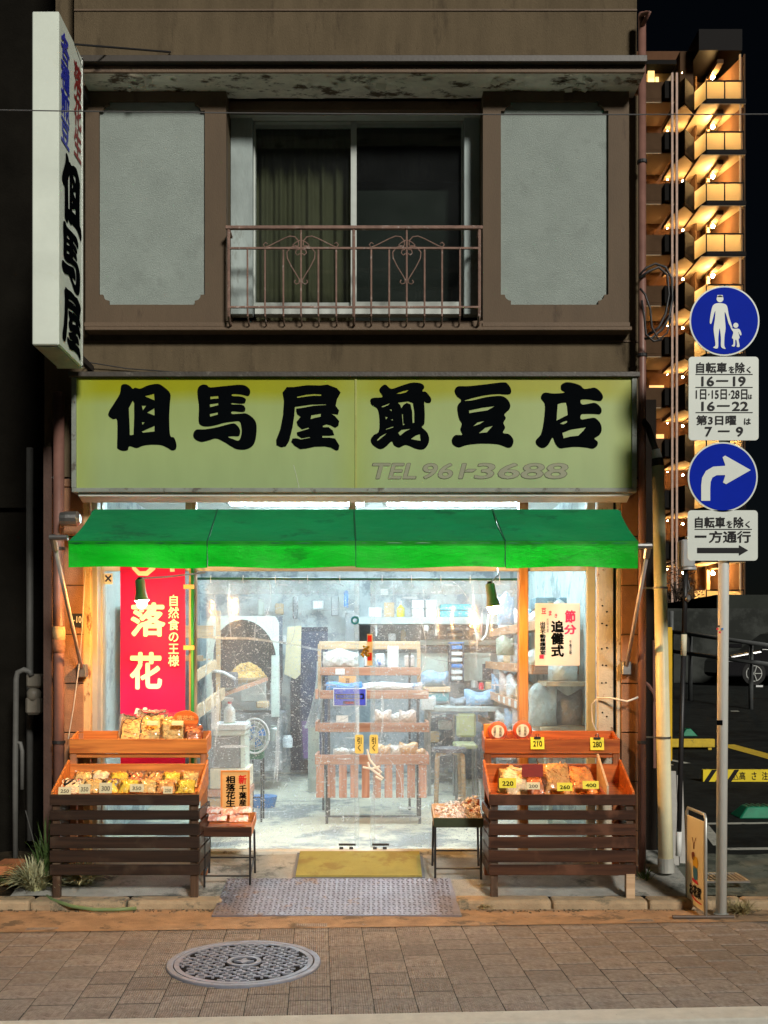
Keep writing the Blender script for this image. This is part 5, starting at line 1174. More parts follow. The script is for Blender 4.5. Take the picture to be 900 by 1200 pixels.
# dark back-wall band with pipes and hooks
dkband = PM('grimy_back_wall', (.16, .17, .18), .8, .4, 4, .5, 40, stain=(.42, .45, .46), stain_amt=.45, stain_scale=6)
B(419, 732, 600, 765, 12.16, .03, 'wall_panel', dkband, shop)
B(340, 790, 600, 905, 12.14, .03, 'wall_panel', PM('lower_back_wall', (.30, .34, .36), .8, .4, 3, .4, 40, stain=(.12, .14, .16), stain_amt=.5, stain_scale=3), shop)
MB().tube([at(492, 753, 12), at(595, 753, 12)], .03, 8).build('pipe', pale_panel, label='pale horizontal pipe along the back wall below the high shelf', cat='pipe', smooth=True)
MB().tube([at(492, 759, 11.9), at(600, 761, 11.9)], .015, 8).build('pipe', PM('dark_pipe', (.1, .1, .11), .5), label='thin dark pipe along the back wall under the pale pipe', cat='pipe', smooth=True)
for k, (a, b, c, d) in enumerate(((494, 766, 525, 790), (543, 765, 575, 798))):
    B(a, b, c, d, 12.05, .04, 'wall_board', PM('pale_mint_board', (.55, .62, .55), .6, .1, 4), bev=.004, label=['pale mint board on the back wall behind the blue bag', 'pale mint board on the back wall right of the drawer tower'][k], cat='board')
def tower_():
    y = 11.5; t = thing('drawer_tower', at(537, 800, y), 'narrow dark drawer tower of white trays against the back wall', 'drawer unit')
    B(527, 754, 528.8, 800, y, .3, 'side', slate, t); B(542.2, 754, 544, 800, y, .3, 'side', slate, t); B(527, 752.5, 544, 754, y, .3, 'top', blue_pl, t)
    for k in range(6):
        q = 756.5 + k * 7.2; B(529.2, q, 541.8, q + 4.4, y - .01, .25, 'drawer', blue_pl if k in (0, 3) else white_pl, t, bev=.004)
    B(529, 799, 542, 800, y, .3, 'base', slate, t)
tower_()
for k in range(2): B(525.5, 735.5 + k * 6.5, 542, 738.8 + k * 6.5, 11.9, .2, 'flat_box', cardboard if k else white_pl, bev=.004, label='flat %s box above the drawer tower' % ('brown' if k else 'white'), cat='box')
# blue bag on a crate shelf
pouch(494, 787, 527, 805, 10.6, blue_cloth, 'crumpled pale blue bag on the crates right of the tiered rack', None, 21, 'crumpled_bag', 'bag', .3)
B(496, 805, 528, 811, 10.6, .35, 'wooden_crate', wood_pale, bev=.006, label='pale wooden crate under the pale blue bag', cat='crate')
B(498, 812, 526, 822, 10.62, .3, 'teal_crate', PM('dull_teal', (.08, .25, .28), .6), bev=.006, label='dull teal crate below the pale wooden crate', cat='crate')
B(494, 818, 508, 832, 9.9, .3, 'white_box', white_pl, bev=.006, label='white box on the floor stack right of the tiered rack', cat='box')
# work table with blue cloth
def work_table():
    y = 10.2; t = thing('work_table', at(560, 830, y), 'grey work table covered with cluttered cloths at the back right', 'table')
    B(500, 829, 600, 834, y, .8, 'table_top', PM('grey_table', (.40, .42, .40), .6, .3, 6, .3), t, bev=.004)
    for px in (503, 597):
        for yy in (y + .03, y + .75): MB().beam((X(px, y), yy, FZ), (X(px, y), yy, Z(834, y)), .03, .03, up=(0, 1, 0)).build('leg', steel, t)
work_table()
pouch(546, 810, 584, 829, 10.4, blue_cloth, 'crumpled light blue cloth heap on the work table', None, 23, 'cloth_heap', 'cloth', .4)
pouch(528, 818, 550, 829, 10.5, PM('grey_cloth', (.25, .28, .31), .8, .3, 8, .6, 40), 'dark grey cloth heap left on the work table', None, 24, 'cloth_heap', 'cloth', .3)
B(566, 778, 578, 797, 11.6, .08, 'wall_picture', PM('dark_picture', (.06, .06, .07), .4, .6, 25, .1), label='small dark tilted frame on the back wall at right', cat='frame')
# chair, round stool
def chair_():
    y = 9.9; t = thing('chair', at(547, 905, y), 'olive backed chair behind the round stool', 'chair')
    ol = PM('olive_vinyl', (.42, .43, .24), .5, .15, 6, .2)
    B(535, 836, 558, 864, y + .3, .05, 'backrest', ol, t, bev=.02); B(533, 872, 560, 878, y, .34, 'seat', ol, t, bev=.015)
    for px, yy in ((535, y + .02), (558, y + .02), (535, y + .33), (558, y + .33)): MB().tube([(X(px, y), yy, FZ), (X(px, y), yy, Z(872 if yy < y + .1 else 840, y))], .012, 6).build('leg', steel, t)
chair_()
def round_stool():
    y = 9.3; c = Vector((X(526.5, y), y, Z(878, y))); t = thing('round_stool', (c.x, y, FZ), 'round dark topped stool with bent pale wood legs, right of the rack', 'stool')
    MB().lathe([(.02, -.02), (.150, -.02), (.158, -.02), (.152, .012), (.1, .020), (.01, .022)], c, 28).build('seat', PM('dark_grey_seat', (.13, .12, .13), .5, .2, 6, .2), t, smooth=False)
    for a in (R(215), R(325), R(45), R(135)):
        u = Vector((math.cos(a), math.sin(a), 0)); w_ = Vector((-u.y, u.x, 0)) * .018; P2 = []
        pts = [c + u * .05 + Vector((0, 0, -.03)), c + u * .115 + Vector((0, 0, -.032)), c + u * .135 + Vector((0, 0, -.05)), c + u * .140 + Vector((0, 0, -.08)), Vector((c.x, c.y, FZ)) + u * .155]
        MB().tube(pts, [.018, .02, .021, .021, .019], 8).build('leg', wood_pale, t, smooth=True)
round_stool()
# stacked folding stuff at the back
for k, px in enumerate((512, 520, 567, 590)):
    MB().tube([at(px, 838, 11.3), at(px + (3 if k % 2 else -3), 905, 11.3)], .02, 6).build('pole', [steel, pale_panel][k % 2], label=['upright grey pole behind the chair, leftmost', 'slanted pale pole leaning left of the chair back', 'upright pale grey pole right of the chair back', 'pale pole by the right shelf at the back'][k], cat='pole', smooth=True)
B(584, 838, 600, 915, 10.9, .2, 'locker', PM('pale_blue_locker', (.42, .55, .62), .5, .1, 4), bev=.005, label='pale blue narrow locker at the back right corner', cat='locker')
B(499, 840, 533, 900, 11.2, .5, 'cabinet', PM('dark_back_cabinet', (.12, .14, .16), .6, .5, 8, .4, 40, stain=(.4, .44, .47), stain_amt=.42, stain_scale=11), label='dark cluttered cabinet at the back behind the round stool', cat='cabinet')
B(541, 862, 600, 915, 11.6, .3, 'cabinet', MATS['dark_back_cabinet'], label='dark low cabinet at the back behind the olive chair', cat='cabinet')
# --- doorway to the back and oven on the left
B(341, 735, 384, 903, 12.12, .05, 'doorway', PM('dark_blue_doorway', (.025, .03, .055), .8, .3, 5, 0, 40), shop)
B(352, 740, 384, 890, 11.7, .04, 'dark_curtain', PM('indigo_cloth', (.035, .045, .085), .8, .35, 5, .6, 30, stain=(.10, .12, .17), stain_amt=.42, stain_scale=12), label='dark indigo curtain hanging in the back doorway', cat='curtain')
MB().tube([at(358, 845, 11.5), at(359, 870, 11.5), at(360, 888, 11.5)], .05, 6).build('apron', PM('purple_cloth', (.14, .08, .20), .8), label='narrow purple cloth hanging low in the back doorway', cat='cloth')
m = MB(); P0 = [at(337, 735, 11), at(353, 733, 11), at(352, 790, 11), at(346, 796, 11), at(333, 790, 11)]
m.prism([(p.x, p.z) for p in P0], 11.0, 11.04, lambda u, v, d: Vector((u, d, v))); m.build('wooden_board', PM('pale_ply', (.55, .47, .30), .6, .12, 4), label='pale plywood board leaning between the oven and the doorway', cat='board')
def oven():
    y = 10.6; t = thing('roasting_oven', at(290, 905, y), 'large dark roasting oven with arched opening at the left of the shop', 'oven')
    # panel with an arched opening
    x0, x1, z0, z1 = X(242, y), X(327, y), Z(835, y), Z(722, y); ax0, ax1 = X(250, y), X(324, y); cz = Z(772, y); top = Z(726, y); cxm = (ax0 + ax1) / 2
    arch = [(ax0, z0)] + [(cxm - math.cos(a) * (ax1 - ax0) / 2 - .03 * math.sin(a), cz + math.sin(a) * (top - cz)) for a in [math.pi * k / 16 for k in range(17)]] + [(ax1, z0)]
    m = MB(); n = len(arch); xs_ = [x0] + [min(max(a_[0], x0), x1) for a_ in arch[1:-1]] + [x1]
    fr_ = [m.bm.verts.new((u, y, v)) for u, v in arch]; outer = []
    for k, (u, v) in enumerate(arch):
        if k in (0, 1): o_ = (x0, v if k == 0 else cz)
        elif k in (n - 1, n - 2): o_ = (x1, v if k == n - 1 else cz)
        else: 
            a = math.pi * (k - 1) / 16
            if a < .7: o_ = (x0, cz + (z1 - cz) * a / .7)
            elif a > math.pi - .7: o_ = (x1, cz + (z1 - cz) * (math.pi - a) / .7)
            else: o_ = (x0 + (x1 - x0) * (a - .7) / (math.pi - 1.4), z1)
        outer.append(m.bm.verts.new((o_[0], y, o_[1])))
    for k in range(n - 1): m.bm.faces.new((fr_[k], fr_[k + 1], outer[k + 1], outer[k]))
    m.build('arched_panel', pale_panel, t, fix=False)
    B(245, 722, 331, 800, y + .62, .03, 'oven_back', slate, t)
    m = MB(); m.grid(lambda u, v: Vector((arch[min(n - 1, int(round(u * (n - 1))))][0], y + .01 + .6 * v, arch[min(n - 1, int(round(u * (n - 1))))][1])), n - 1, 2); m.build('oven_lining', slate, t)
    B(243, 836, 330, 905, y, .6, 'oven_body', PM('scuffed_grey_machine', (.20, .21, .22), .6, .35, 5, .3, 60, stain=(.38, .40, .40), stain_amt=.46, stain_scale=8), t, bev=.01)
    B(283, 800, 312, 822, y - .03, .4, 'feed_box', PM('dull_grey_metal', (.36, .38, .36), .5, .25, 8, .2), t, bev=.006)
    B(318, 768, 327, 840, y - .05, .05, 'frame_post', pale_panel, t)
oven()
def nut_basket():
    y = 10.55; c = at(287, 800, y); t = thing('peanut_basket', c, 'shallow wooden basket heaped with tan peanuts in the oven arch', 'basket')
    w_, h_ = 25 * y / F, 22 * y / F
    MB().lathe([(w_ * .7, -.02), (w_ * .98, .03), (w_ * 1.0, .05), (w_ * .95, .05), (w_ * .6, 0)], c + Vector((0, .2, 0)), 28, cap=False).build('basket', wood_pale, t)
    m = MB(); rnd = random.Random(4)
    for k in range(420):
        a, r = rnd.uniform(0, 6.28), math.sqrt(rnd.random()); m.blob(c + Vector((math.cos(a) * r * w_ * .93, .2 + math.sin(a) * r * w_ * .8, .03 + (1 - r * r) * h_ * .85 + rnd.uniform(-.008, .008))), (.018, .013, .012), k, 0, a)
    m.lathe([(w_ * .9, .02), (w_ * .7, h_ * .42), (w_ * .3, h_ * .75), (.01, h_ * .82)], c + Vector((0, .2, 0)), 20, cap=False)
    m.build('peanut_heap', peanut, t, kind='stuff')
nut_basket()
MB().beam(at(250, 818, 9.9), at(312, 796, 10.5), .05, .03).build('tray_board', wood_pink, label='long reddish board sloping up beneath the peanut basket', cat='board')
B(248, 788, 275, 806, 9.9, .25, 'tool_box', slate, bev=.01, label='dark grey box on the sloping board before the oven', cat='box')
MB().tube([at(249, 786, 9.85), at(262, 788, 9.85), at(276, 796, 9.85)], .016, 6).build('handle_bar', white_pl, label='pale handle lying across the dark grey box', cat='handle', smooth=True)
# left shelves close behind the glass
def side_rack(side):
    if side < 0:
        t = thing('left_shelf_rack', (-1.9, 9.0, FZ), 'pale wooden shelf rack along the left inner wall', 'shelf rack')
        for (a, b, c, d, y) in ((200, 733, 250, 748, 9.3), (196, 768, 238, 775, 9.0)):
            B(a, b, c, d, y, .02, 'shelf_edge', wood_pale, t, bev=.003); B(a, d - 3, c, d - 1, y + .021, .4, 'shelf', wood_pale, t)
        MB().beam(at(226, 795, 8.4), at(252, 778, 9.6), .03, .08).build('shelf_edge', wood_pale, t)
        MB().beam(at(224, 840, 8.3), at(262, 812, 9.7), .03, .10).build('shelf_edge', wood_pale, t)
        for p in ((198, 9.3), (250, 9.6)): MB().beam((X(p[0], p[1]), p[1] + .3, FZ), (X(p[0], p[1]), p[1] + .3, 2.0), .04, .04, up=(0, 1, 0)).build('post', wood_pale, t)
        MB().box(-1.98, -1.90, 8.2, 9.9, 1.0, 2.0).build('side_panel', pale_panel, t)
    else:
        t = thing('right_shelf_rack', (1.4, 8.6, FZ), 'orange edged wooden shelf rack along the right inner wall', 'shelf rack')
        x1 = 1.55
        for z_, px_, d_ in ((1.82, 0, .30), (1.48, 0, .34), (1.18, 0, .38), (.90, 0, .42)):
            xe = x1 - d_
            box(xe, x1, 7.95, 11.3, z_ - .02, z_).build('shelf', wood_pale, t)
            box(xe - .018, xe - .001, 7.95, 11.3, z_ - .045, z_ + .03).build('shelf_edge', WOOD('orange_cedar_edge', (.62, .32, .17), (.42, .19, .09), .5, 1, .1), t, bev=.003)
            box(xe, x1, 7.93, 7.949, z_ - .045, z_ + .03).build('shelf_end', wood_pink, t, bev=.003)
        for y in (8.05, 9.7, 11.2): MB().beam((x1 - .2, y, FZ), (x1 - .2, y, 2.0), .035, .035, up=(0, 1, 0)).build('post', alu_white, t)
        return t
side_rack(-1); side_rack(1)
gW = 'bags along the right wall shelves'
rr = random.Random(12); n = 0
mm_ = [clear_w, clear_p, blue_cloth, sp_bag, clear_w, cardboard]
desc = ['milky clear', 'pinkish clear', 'pale blue', 'white speckled', 'whitish', 'brown paper']
lev = ['top', 'second', 'third', 'lowest']; where = ['nearest the window', 'second from the window', 'in the middle of the row', 'second from the back', 'at the back of the row']
for li, (z_, d_) in enumerate(((1.82, .30), (1.48, .34), (1.18, .38), (.90, .42))):
    for k in range(5):
        y = 8.02 + k * .66; xe = 1.55 - d_ + .03; hgt = rr.uniform(.12, .22); w_ = rr.uniform(.16, d_ - .06); c = (li * 2 + k) % 6
        x0 = xe + rr.uniform(0, .04); seed = li * 7 + k
        t = thing('packed_bag', (x0 + w_ / 2, y, z_), '%s bag, %s shelf of right rack, %s' % (desc[c], lev[li], where[k]), 'bag', gW)
        def f(s_, x0=x0, w_=w_, y=y, z_=z_, hgt=hgt, seed=seed):
            def g_(u, v):
                e = math.sin(math.pi * u) ** .45 * math.sin(math.pi * (v * .95 + .03)) ** .45
                return Vector((x0 + w_ * u, y + .25 - s_ * .22 * e + .02 * math.sin(u * 15 + seed) * math.sin(v * 11), z_ + .003 + hgt * v * (1 - .2 * math.sin(u * 7 + seed))))
            return g_
        MB().grid(f(1), 14, 10).grid(f(-1), 12, 8).build('pouch', mm_[c], t, smooth=True)
# price tags along a shelf edge
gT = 'small price tags along the right wall shelf edge'
for k in range(5):
    y = 8.1 + k * .38; box(1.55 - .38 - .022, 1.55 - .38 - .0195, y, y + .14, 1.15, 1.205).build('price_tag', white, label=['white price tag nearest the window on the right shelf edge', 'second white price tag from the window on the right shelf edge', 'third white price tag from the window on the right shelf edge', 'fourth white price tag from the window on the right shelf edge', 'white price tag farthest back on the right shelf edge'][k], cat='price tag', group=gT)
# large sacks at the lower right behind the window
for k, (a, b, c, d, y, mt, lab) in enumerate(((622, 805, 655, 852, 7.75, clear_w, 'large clear bag of brown goods leaning behind the right window, left one'), (645, 812, 687, 853, 7.9, PM('brown_goods_bag', (.36, .30, .27), .35, .3, 14, .8, 40, stain=(.65, .66, .66), stain_amt=.45, stain_scale=8), 'large clear bag of brown goods behind the right window, right one'))):
    pouch(a, b, c, d, y, mt, lab, 'large bags behind the right window', 40 + k, th=.2)
B(634, 852, 689, 858, 7.72, .45, 'low_shelf', wood_pale, bev=.003, label='pale low shelf carrying the large bags behind the right window', cat='shelf')
B(640, 799, 689, 804.5, 7.72, .4, 'low_shelf', wood_pale, bev=.003, label='pale middle shelf behind the poster in the right window', cat='shelf')
for px, a, b in ((638, 858, 950), (687, 804.5, 950)): B(px, a, px + 2.5, b, 7.73, .03, 'shelf_post', alu_white, label='thin %s post under the shelves behind the right window' % ('left' if px < 650 else 'right'), cat='post')
pouch(645, 775, 680, 799, 7.8, clear_w, 'milky bag on the middle shelf just below the poster', None, 44, th=.2)
for k in range(2): B(628 + k * 28, 700, 652 + k * 26, 713, 8.6, .3, 'grey_crate', PM('blue_grey_crate', (.16, .26, .32), .5, .3, 8), bev=.006, label='%s blue grey crate on top of the right rack behind the poster' % ('left' if k == 0 else 'right'), cat='crate')
# poster in the right window
def poster():
    y = 7.335; a, b = at(627, 707, y), at(679.5, 780, y); t = thing('window_poster', ((a.x + b.x) / 2, y, b.z), 'white poster with pink and black brush calligraphy on the right window', 'poster')
    pm_ = PM('poster_paper', (.82, .80, .76), .7, .05, 6, .05, trans=.35)
    MB().grid(lambda u, v: Vector((a.x + (b.x - a.x) * u, y + .003 * math.sin(u * 7) * math.sin(v * 5), b.z + (a.z - b.z) * v)), 8, 8).build('sheet', pm_, t, smooth=True)
    pk = PM('magenta_ink', (.72, .02, .12), .6)
    def L_(s_, p0, q0, p1, q1, mt, off): lettering(s_, at(p0, q1, y - .005), at(p1, q1, y - .005) - at(p0, q1, y - .005), at(p0, q0, y - .005) - at(p0, q1, y - .005), mt, t, off)
    L_('節', 662, 715, 674.5, 730, pk, .04); L_('分', 661, 732, 675.5, 743.5, pk, .04)
    L_('追\n儺\n式', 645.5, 727, 661, 770, ink, .04)
    L_('豆', 634.5, 712.5, 640, 719.5, pk, .03); L_('ま', 643, 715.5, 646.5, 721.5, pk, .03); L_('き', 650, 719, 653, 724, pk, .03)
    L_('出\n世\n不\n動\n尊\n護\n摩\n堂', 632.5, 728.5, 639.5, 767, ink, .03); L_('午\n後\n三\n時', 667, 750, 670, 767, ink, .02); L_('厄\n除\n祈\n願', 640.5, 725, 643, 741, PM('grey_ink', (.25, .25, .28), .6), .02)
    box(X(632, y), X(637, y), y - .005, y - .003, Z(772, y), Z(767.5, y)).build('seal', pk, t)
poster()
# dispenser box with spray bottle, fan on a stand
def pedestal():
    y = 8.0; t = thing('glass_topped_box', at(266, 930, y), 'grey glass sided box with white lid left of the doorway inside', 'box')
    B(249, 848.5, 288, 856, y, .34, 'lid', white_pl, t, bev=.008); B(250, 856.5, 287, 862, y + .01, .32, 'upper_frame', pale_panel, t)
    B(250, 862.5, 281, 900, y + .02, .3, 'bin', PM('smoky_grey', (.22, .23, .235), .35, .25, 5, .1, 60, stain=(.36, .37, .36), stain_amt=.45, stain_scale=5), t, bev=.006)
    B(282, 862.5, 287, 900, y + .02, .3, 'corner_post', pale_panel, t)
    B(246, 901, 290, 925, y - .02, .38, 'lower_box', PM('cream_box', (.62, .56, .42), .7, .1, 4), t, bev=.006); B(243, 925.5, 291, 934, y - .04, .4, 'base_board', wood_pink, t, bev=.004)
    B(244, 934.5, 290, 975, y, .34, 'foot_crate', wood_pale, t)
pedestal()
bottle(269, 817, 848.5, 8.12, .045, PM('milky_bottle', (.72, .76, .75), .35), white_pl, 'white spray bottle with red collar standing on the grey box', 'spray_bottle', True, PM('green_ring', (.05, .3, .12), .5))
def fan():
    y = 8.7; c = at(299, 862, y); t = thing('electric_fan', (c.x, y, FZ), 'white electric fan with blue blades on a dark wire stand', 'fan')
    cage = MB(); r = .125
    for q in (r, r * .8, r * .55, r * .3): cage.tube([c + Vector((math.cos(a) * q * .95, -.03 - .03 * (1 - q / r), math.sin(a) * q * 1.15)) for a in [2 * math.pi * k / 28 for k in range(28)]], .0035 if q < r else .010, 5, closed=True)
    for k in range(16):
        a = 2 * math.pi * k / 16; cage.tube([c + Vector((0, -.065, 0)), c + Vector((math.cos(a) * r * .95, -.03, math.sin(a) * r * 1.15))], .0022, 4)
    cage.build('cage', white_pl, t)
    MB().lathe([(.001, .04), (r * .94, .03), (r * .98, .0)], c, 28, 'Y', cap=False).build('back_shell', pale_panel, t, smooth=True)
    for k in range(4):
        a = k * math.pi / 2 + .4; d = Vector((math.cos(a), 0, math.sin(a))); s_ = Vector((-d.z, 0, d.x))
        MB().quad(c + d * .02 - s_ * .01, c + d * .09 - s_ * .04 + Vector((0, -.01, 0)), c + d * .095 + s_ * .03 + Vector((0, .015, 0)), c + d * .02 + s_ * .015).build('blade', blue_pl, t)
    B(288, 878, 308, 890, y - .02, .14, 'motor_base', PM('deep_green', (.03, .16, .09), .5), t, bev=.01)
    for px in (287, 297, 307): MB().tube([(X(px, y), y - .05, FZ), (X(px, y), y - .05, Z(890, y))], .008, 6).build('stand_leg', black, t)
    for px in (287, 307): MB().tube([(X(px, y), y + .12, FZ), (X(px, y), y + .12, Z(890, y))], .008, 6).build('stand_leg', black, t)
    MB().tube([(X(287, y), y - .05, .4), (X(307, y), y - .05, .4)], .006, 6).build('stand_rung', black, t)
fan()
MB().lathe([(.10, 0), (.12, .08), (.125, .10)], (X(309, 9.5), 9.5, FZ), 20).build('blue_basin', blue_pl, label='blue plastic basin on the floor behind the fan stand', cat='basin')
# white sheet hanging left of the rack
MB().grid(lambda u, v: Vector((X(371 + 8 * u - 14 * (v ** 2) * (1 - u), 9.3), 9.3 + .05 * math.sin(u * 9 + v * 4), Z(775 + 78 * v, 9.3))), 12, 24).build('plastic_sheet', film_frost, label='milky plastic sheet hanging down beside the left end of the rack', cat='plastic sheet', smooth=True)
B(361, 851, 374, 930, 9.6, .05, 'room_divider', pale_panel, bev=.004, label='narrow pale panel standing left of the rack base', cat='panel')
# loops of hose/cable high at the right, hanging dried things
MB().tube([at(553, 715, 9.5), at(556, 735, 9.5), at(560, 747, 9.5), at(565, 750, 9.5), at(570, 744, 9.5), at(573, 720, 9.5)], .011, 6).build('rope_loop', white, label='white cord loop hanging behind the right bulb lamp', cat='cord', smooth=True)
MB().tube([at(565, 720, 9.4), at(564, 744, 9.4)], .008, 6).build('rope_loop', PM('pink_cord', (.75, .5, .45), .6), label='single pinkish cord hanging within the white cord loop', cat='cord', smooth=True)
pouch(584, 696, 604, 732, 9.6, PM('blue_white_bundle', (.35, .50, .68), .5, .3, 8, .8, 30, stain=(.78, .82, .84), stain_amt=.5, stain_scale=7), 'blue and white bundle hanging at the top right behind the post', None, 51, 'hanging_bundle', 'bundle', .2)
pouch(583, 746, 604, 768, 9.4, PM('green_grey_bag', (.30, .38, .30), .5, .3, 8, .6, 30), 'grey green translucent bag hanging under the blue bundle', None, 52, 'hanging_bundle', 'bundle', .2)
# a few things hung high on the back wall, and loose clutter on shelves and table
gH = 'packets hung high at the back left'
for px, q0, w_, h_, mt, lb in ((302, 702, 7, 20, pale_panel, 'pale green packet hung high at the back left, leftmost'), (322, 707, 10, 13, cardboard, 'brown packet hung high at the back left, second from left'), (343, 699, 6, 26, dkband, 'dark long packet hung high above the back doorway'), (366, 704, 13, 10, white_pl, 'wide white packet hung high right of the back doorway'), (388, 698, 9, 24, grey_box, 'grey packet hung high left of the grey wall cabinet')):
    B(px, q0, px + w_, q0 + h_, 11.9, .08, 'hung_packet', mt, bev=.01, label=lb, cat='packet', group=gH)
CL = ((500, 792, 5, 12, 11.0, 'jar', blue_pl, 'small blue jar behind the pale blue bag'), (552, 797, 8, 9, 10.9, 'tin', alu, 'silver tin on the back right above the work table'), (561, 800, 6, 8, 10.9, 'tin', redp, 'red tin beside the silver tin on the back right'),
      (570, 799, 10, 11, 11.0, 'carton', cardboard, 'brown carton right of the red tin at the back'), (578, 812, 6, 14, 10.5, 'jar', pale_panel, 'pale green jar at the right end of the work table'), (505, 815, 6, 12, 10.3, 'jar', white_pl, 'white jar at the left end of the work table'),
      (514, 845, 16, 10, 10.9, 'carton', white_pl, 'white carton low behind the round stool'), (503, 858, 12, 12, 10.9, 'carton', cardboard, 'brown carton low left behind the round stool'), (566, 846, 12, 14, 11.2, 'carton', MATS['blue_grey_crate'] if 'blue_grey_crate' in MATS else slate, 'blue grey carton under the right part of the table'),
      (580, 868, 14, 16, 11.0, 'carton', cardboard, 'brown carton on the floor near the blue locker'), (262, 836, 12, 8, 9.8, 'tin', grey_box, 'grey tin behind the spray bottle at left'), (300, 822, 14, 8, 10.4, 'carton', cardboard, 'flat brown carton below the oven arch'),
      (316, 850, 10, 18, 10.4, 'canister', alu, 'upright metal canister at the right foot of the oven'), (331, 862, 12, 14, 10.8, 'bucket', white_pl, 'white bucket by the back doorway'), (455, 742, 9, 9, 11.9, 'wall_box', white_pl, 'white wall box under the high shelf above the rack'),
      (470, 738, 6, 14, 11.9, 'wall_box', cardboard, 'brown tall wall box under the high shelf'), (502, 738, 12, 7, 11.9, 'wall_box', grey_box, 'grey flat wall box under the high shelf'), (556, 740, 9, 10, 11.9, 'wall_box', pale_panel, 'pale wall box behind the white cord loop'), (426, 768, 8, 14, 9.5, 'bag_pack', MATS['milky_bag'], 'milky upright pack beside the gold charm'), (440, 766, 11, 16, 9.5, 'bag_pack', MATS['white_blue_bag'], 'white and blue upright pack on the second rail'),
      (474, 768, 12, 14, 9.5, 'bag_pack', MATS['milky_pink_bag'], 'pinkish upright pack at the right of the second rail'))
for px, q0, w_, h_, y, nm, mt, lb in CL:
    if nm in ('jar', 'tin', 'bucket', 'canister'):
        c = at(px + w_ / 2, q0 + h_, y); r_ = w_ * y / F / 2; hh = h_ * y / F
        MB().lathe([(r_ * .9, 0), (r_, hh * .08), (r_, hh * .78), (r_ * .8, hh * .86), (r_ * .8, hh)], c, 16).build(nm, mt, label=lb, cat=nm)
    else: B(px, q0, px + w_, q0 + h_, y, .15, nm, mt, bev=.012, label=lb, cat='box' if nm != 'bag_pack' else 'pack')
for k, (px, q0, w_, h_, rot, mt, lb) in enumerate(((446, 690, 9, 7, 0, paper, 'small white notice high behind the left vinyl sheet edge'), (497, 733, 5, 6, 0, paper, 'tiny white note below the two white boxes'), (330, 744, 5, 8, 0, paper, 'small white note beside the pale plywood board'))):
    B(px, q0, px + w_, q0 + h_, 11.45 if k else 12.1, .004, 'notice', mt, label=lb, cat='notice')
B(405, 718, 421, 752, 11.9, .1, 'grey_cabinet', grey_box, bev=.006, label='grey wall cabinet below the blue ring sticker', cat='cabinet')
B(403, 692, 408, 712, 11.6, .08, 'blue_bottle', blue_pl, bev=.01, label='small blue bottle above the grey wall cabinet', cat='bottle')

# ================================================================= LEFT ALLEY
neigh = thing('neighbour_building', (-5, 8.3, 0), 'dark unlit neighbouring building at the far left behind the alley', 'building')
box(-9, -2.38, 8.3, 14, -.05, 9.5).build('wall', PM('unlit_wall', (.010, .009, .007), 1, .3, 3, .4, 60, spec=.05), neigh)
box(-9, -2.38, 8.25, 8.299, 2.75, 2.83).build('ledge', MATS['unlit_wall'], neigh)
dimpipe = PM('grey_pipe', (.13, .13, .12), .6, .2, 8, .1)
def gas():
    y = 7.9; t = thing('gas_meter', at(40, 815, y), 'beige gas meter with bent grey pipes in the dark left alley', 'gas meter')
    B(30, 790, 47, 806, y, .12, 'meter_body', PM('dull_beige_metal', (.22, .20, .16), .5), t, bev=.015)
    MB().lathe([(.04, -.05), (.055, -.02), (.055, .02), (.035, .05)], at(40, 814, y + .05), 14, 'Z').build('regulator', MATS['dull_beige_metal'], t, smooth=True)
    B(29, 816, 46, 838, y + .01, .1, 'dial_case', MATS['dull_beige_metal'], t, bev=.02)
    MB().tube([at(37, 792, y), at(35, 787, y), at(28, 785, y), at(21, 788, y), at(19, 796, y), at(18, 900, y), at(18, 1005, y)], .022, 8).build('supply_pipe', dimpipe, t, smooth=True)
    MB().tube([at(18, 870, y), at(24, 871, y), at(26, 880, y), at(26, 925, y)], .016, 8).build('branch_pipe', dimpipe, t, smooth=True)
gas()
MB().tube([at(35, 525, 8.2), at(35, 985, 8.2)], .028, 8).build('drain_pipe', dimpipe, label='thin grey vertical pipe on the dark wall of the left alley', cat='pipe', smooth=True)
MB().tube([at(30, 950, 7.9), at(38, 980, 7.6), at(45, 1008, 7.2)], .004, 5).build('wire', dimpipe, label='thin pale wire slanting down to the weeds at the left', cat='wire')
# copper coloured down pipe on the left pier
def down_pipe(px, y, z0, z1, lab, gap=None):
    t = thing('down_pipe', (X(px, y), y, z0), lab, 'down pipe'); x = X(px, y)
    MB().tube([(x, y, z0), (x, y, z1)], .036 if gap else .026, 14).build('pipe', pipe_brown, t, smooth=True)
    zs = gap or []
    for za, mt in zs: MB().lathe([(.041, -.045), (.043, 0), (.041, .045)], (x, y, za), 14).build('coupling', mt, t, smooth=True)
    z = z0 + .9
    while z < z1:
        MB().lathe([(.044 if gap else .034, -.010), (.044 if gap else .034, .010)], (x, y, z), 12).build('clip', black, t); z += 1.3
down_pipe(69, 7.0, .10, 3.35, 'reddish brown down pipe on the left tiled pier with a cream joint', [(Z(742, 7.0), PM('cream_joint', (.62, .45, .25), .6, .2, 20)), (Z(757, 7.0), PM('rusty_joint', (.25, .12, .07), .8, .4, 30, .3))])
down_pipe(752.5, 7.0, .10, Z(16, 7.0), 'tall slim brown down pipe along the right edge of the shop building')
MB().tube([at(752, 18, 6.98), at(757, 15, 6.94), at(761, 14, 6.9), at(757, 22, 6.95), at(753, 30, 6.98)], .014, 8).build('hopper_pipe', pipe_brown, bpy.data.objects['down_pipe.001'], smooth=True)

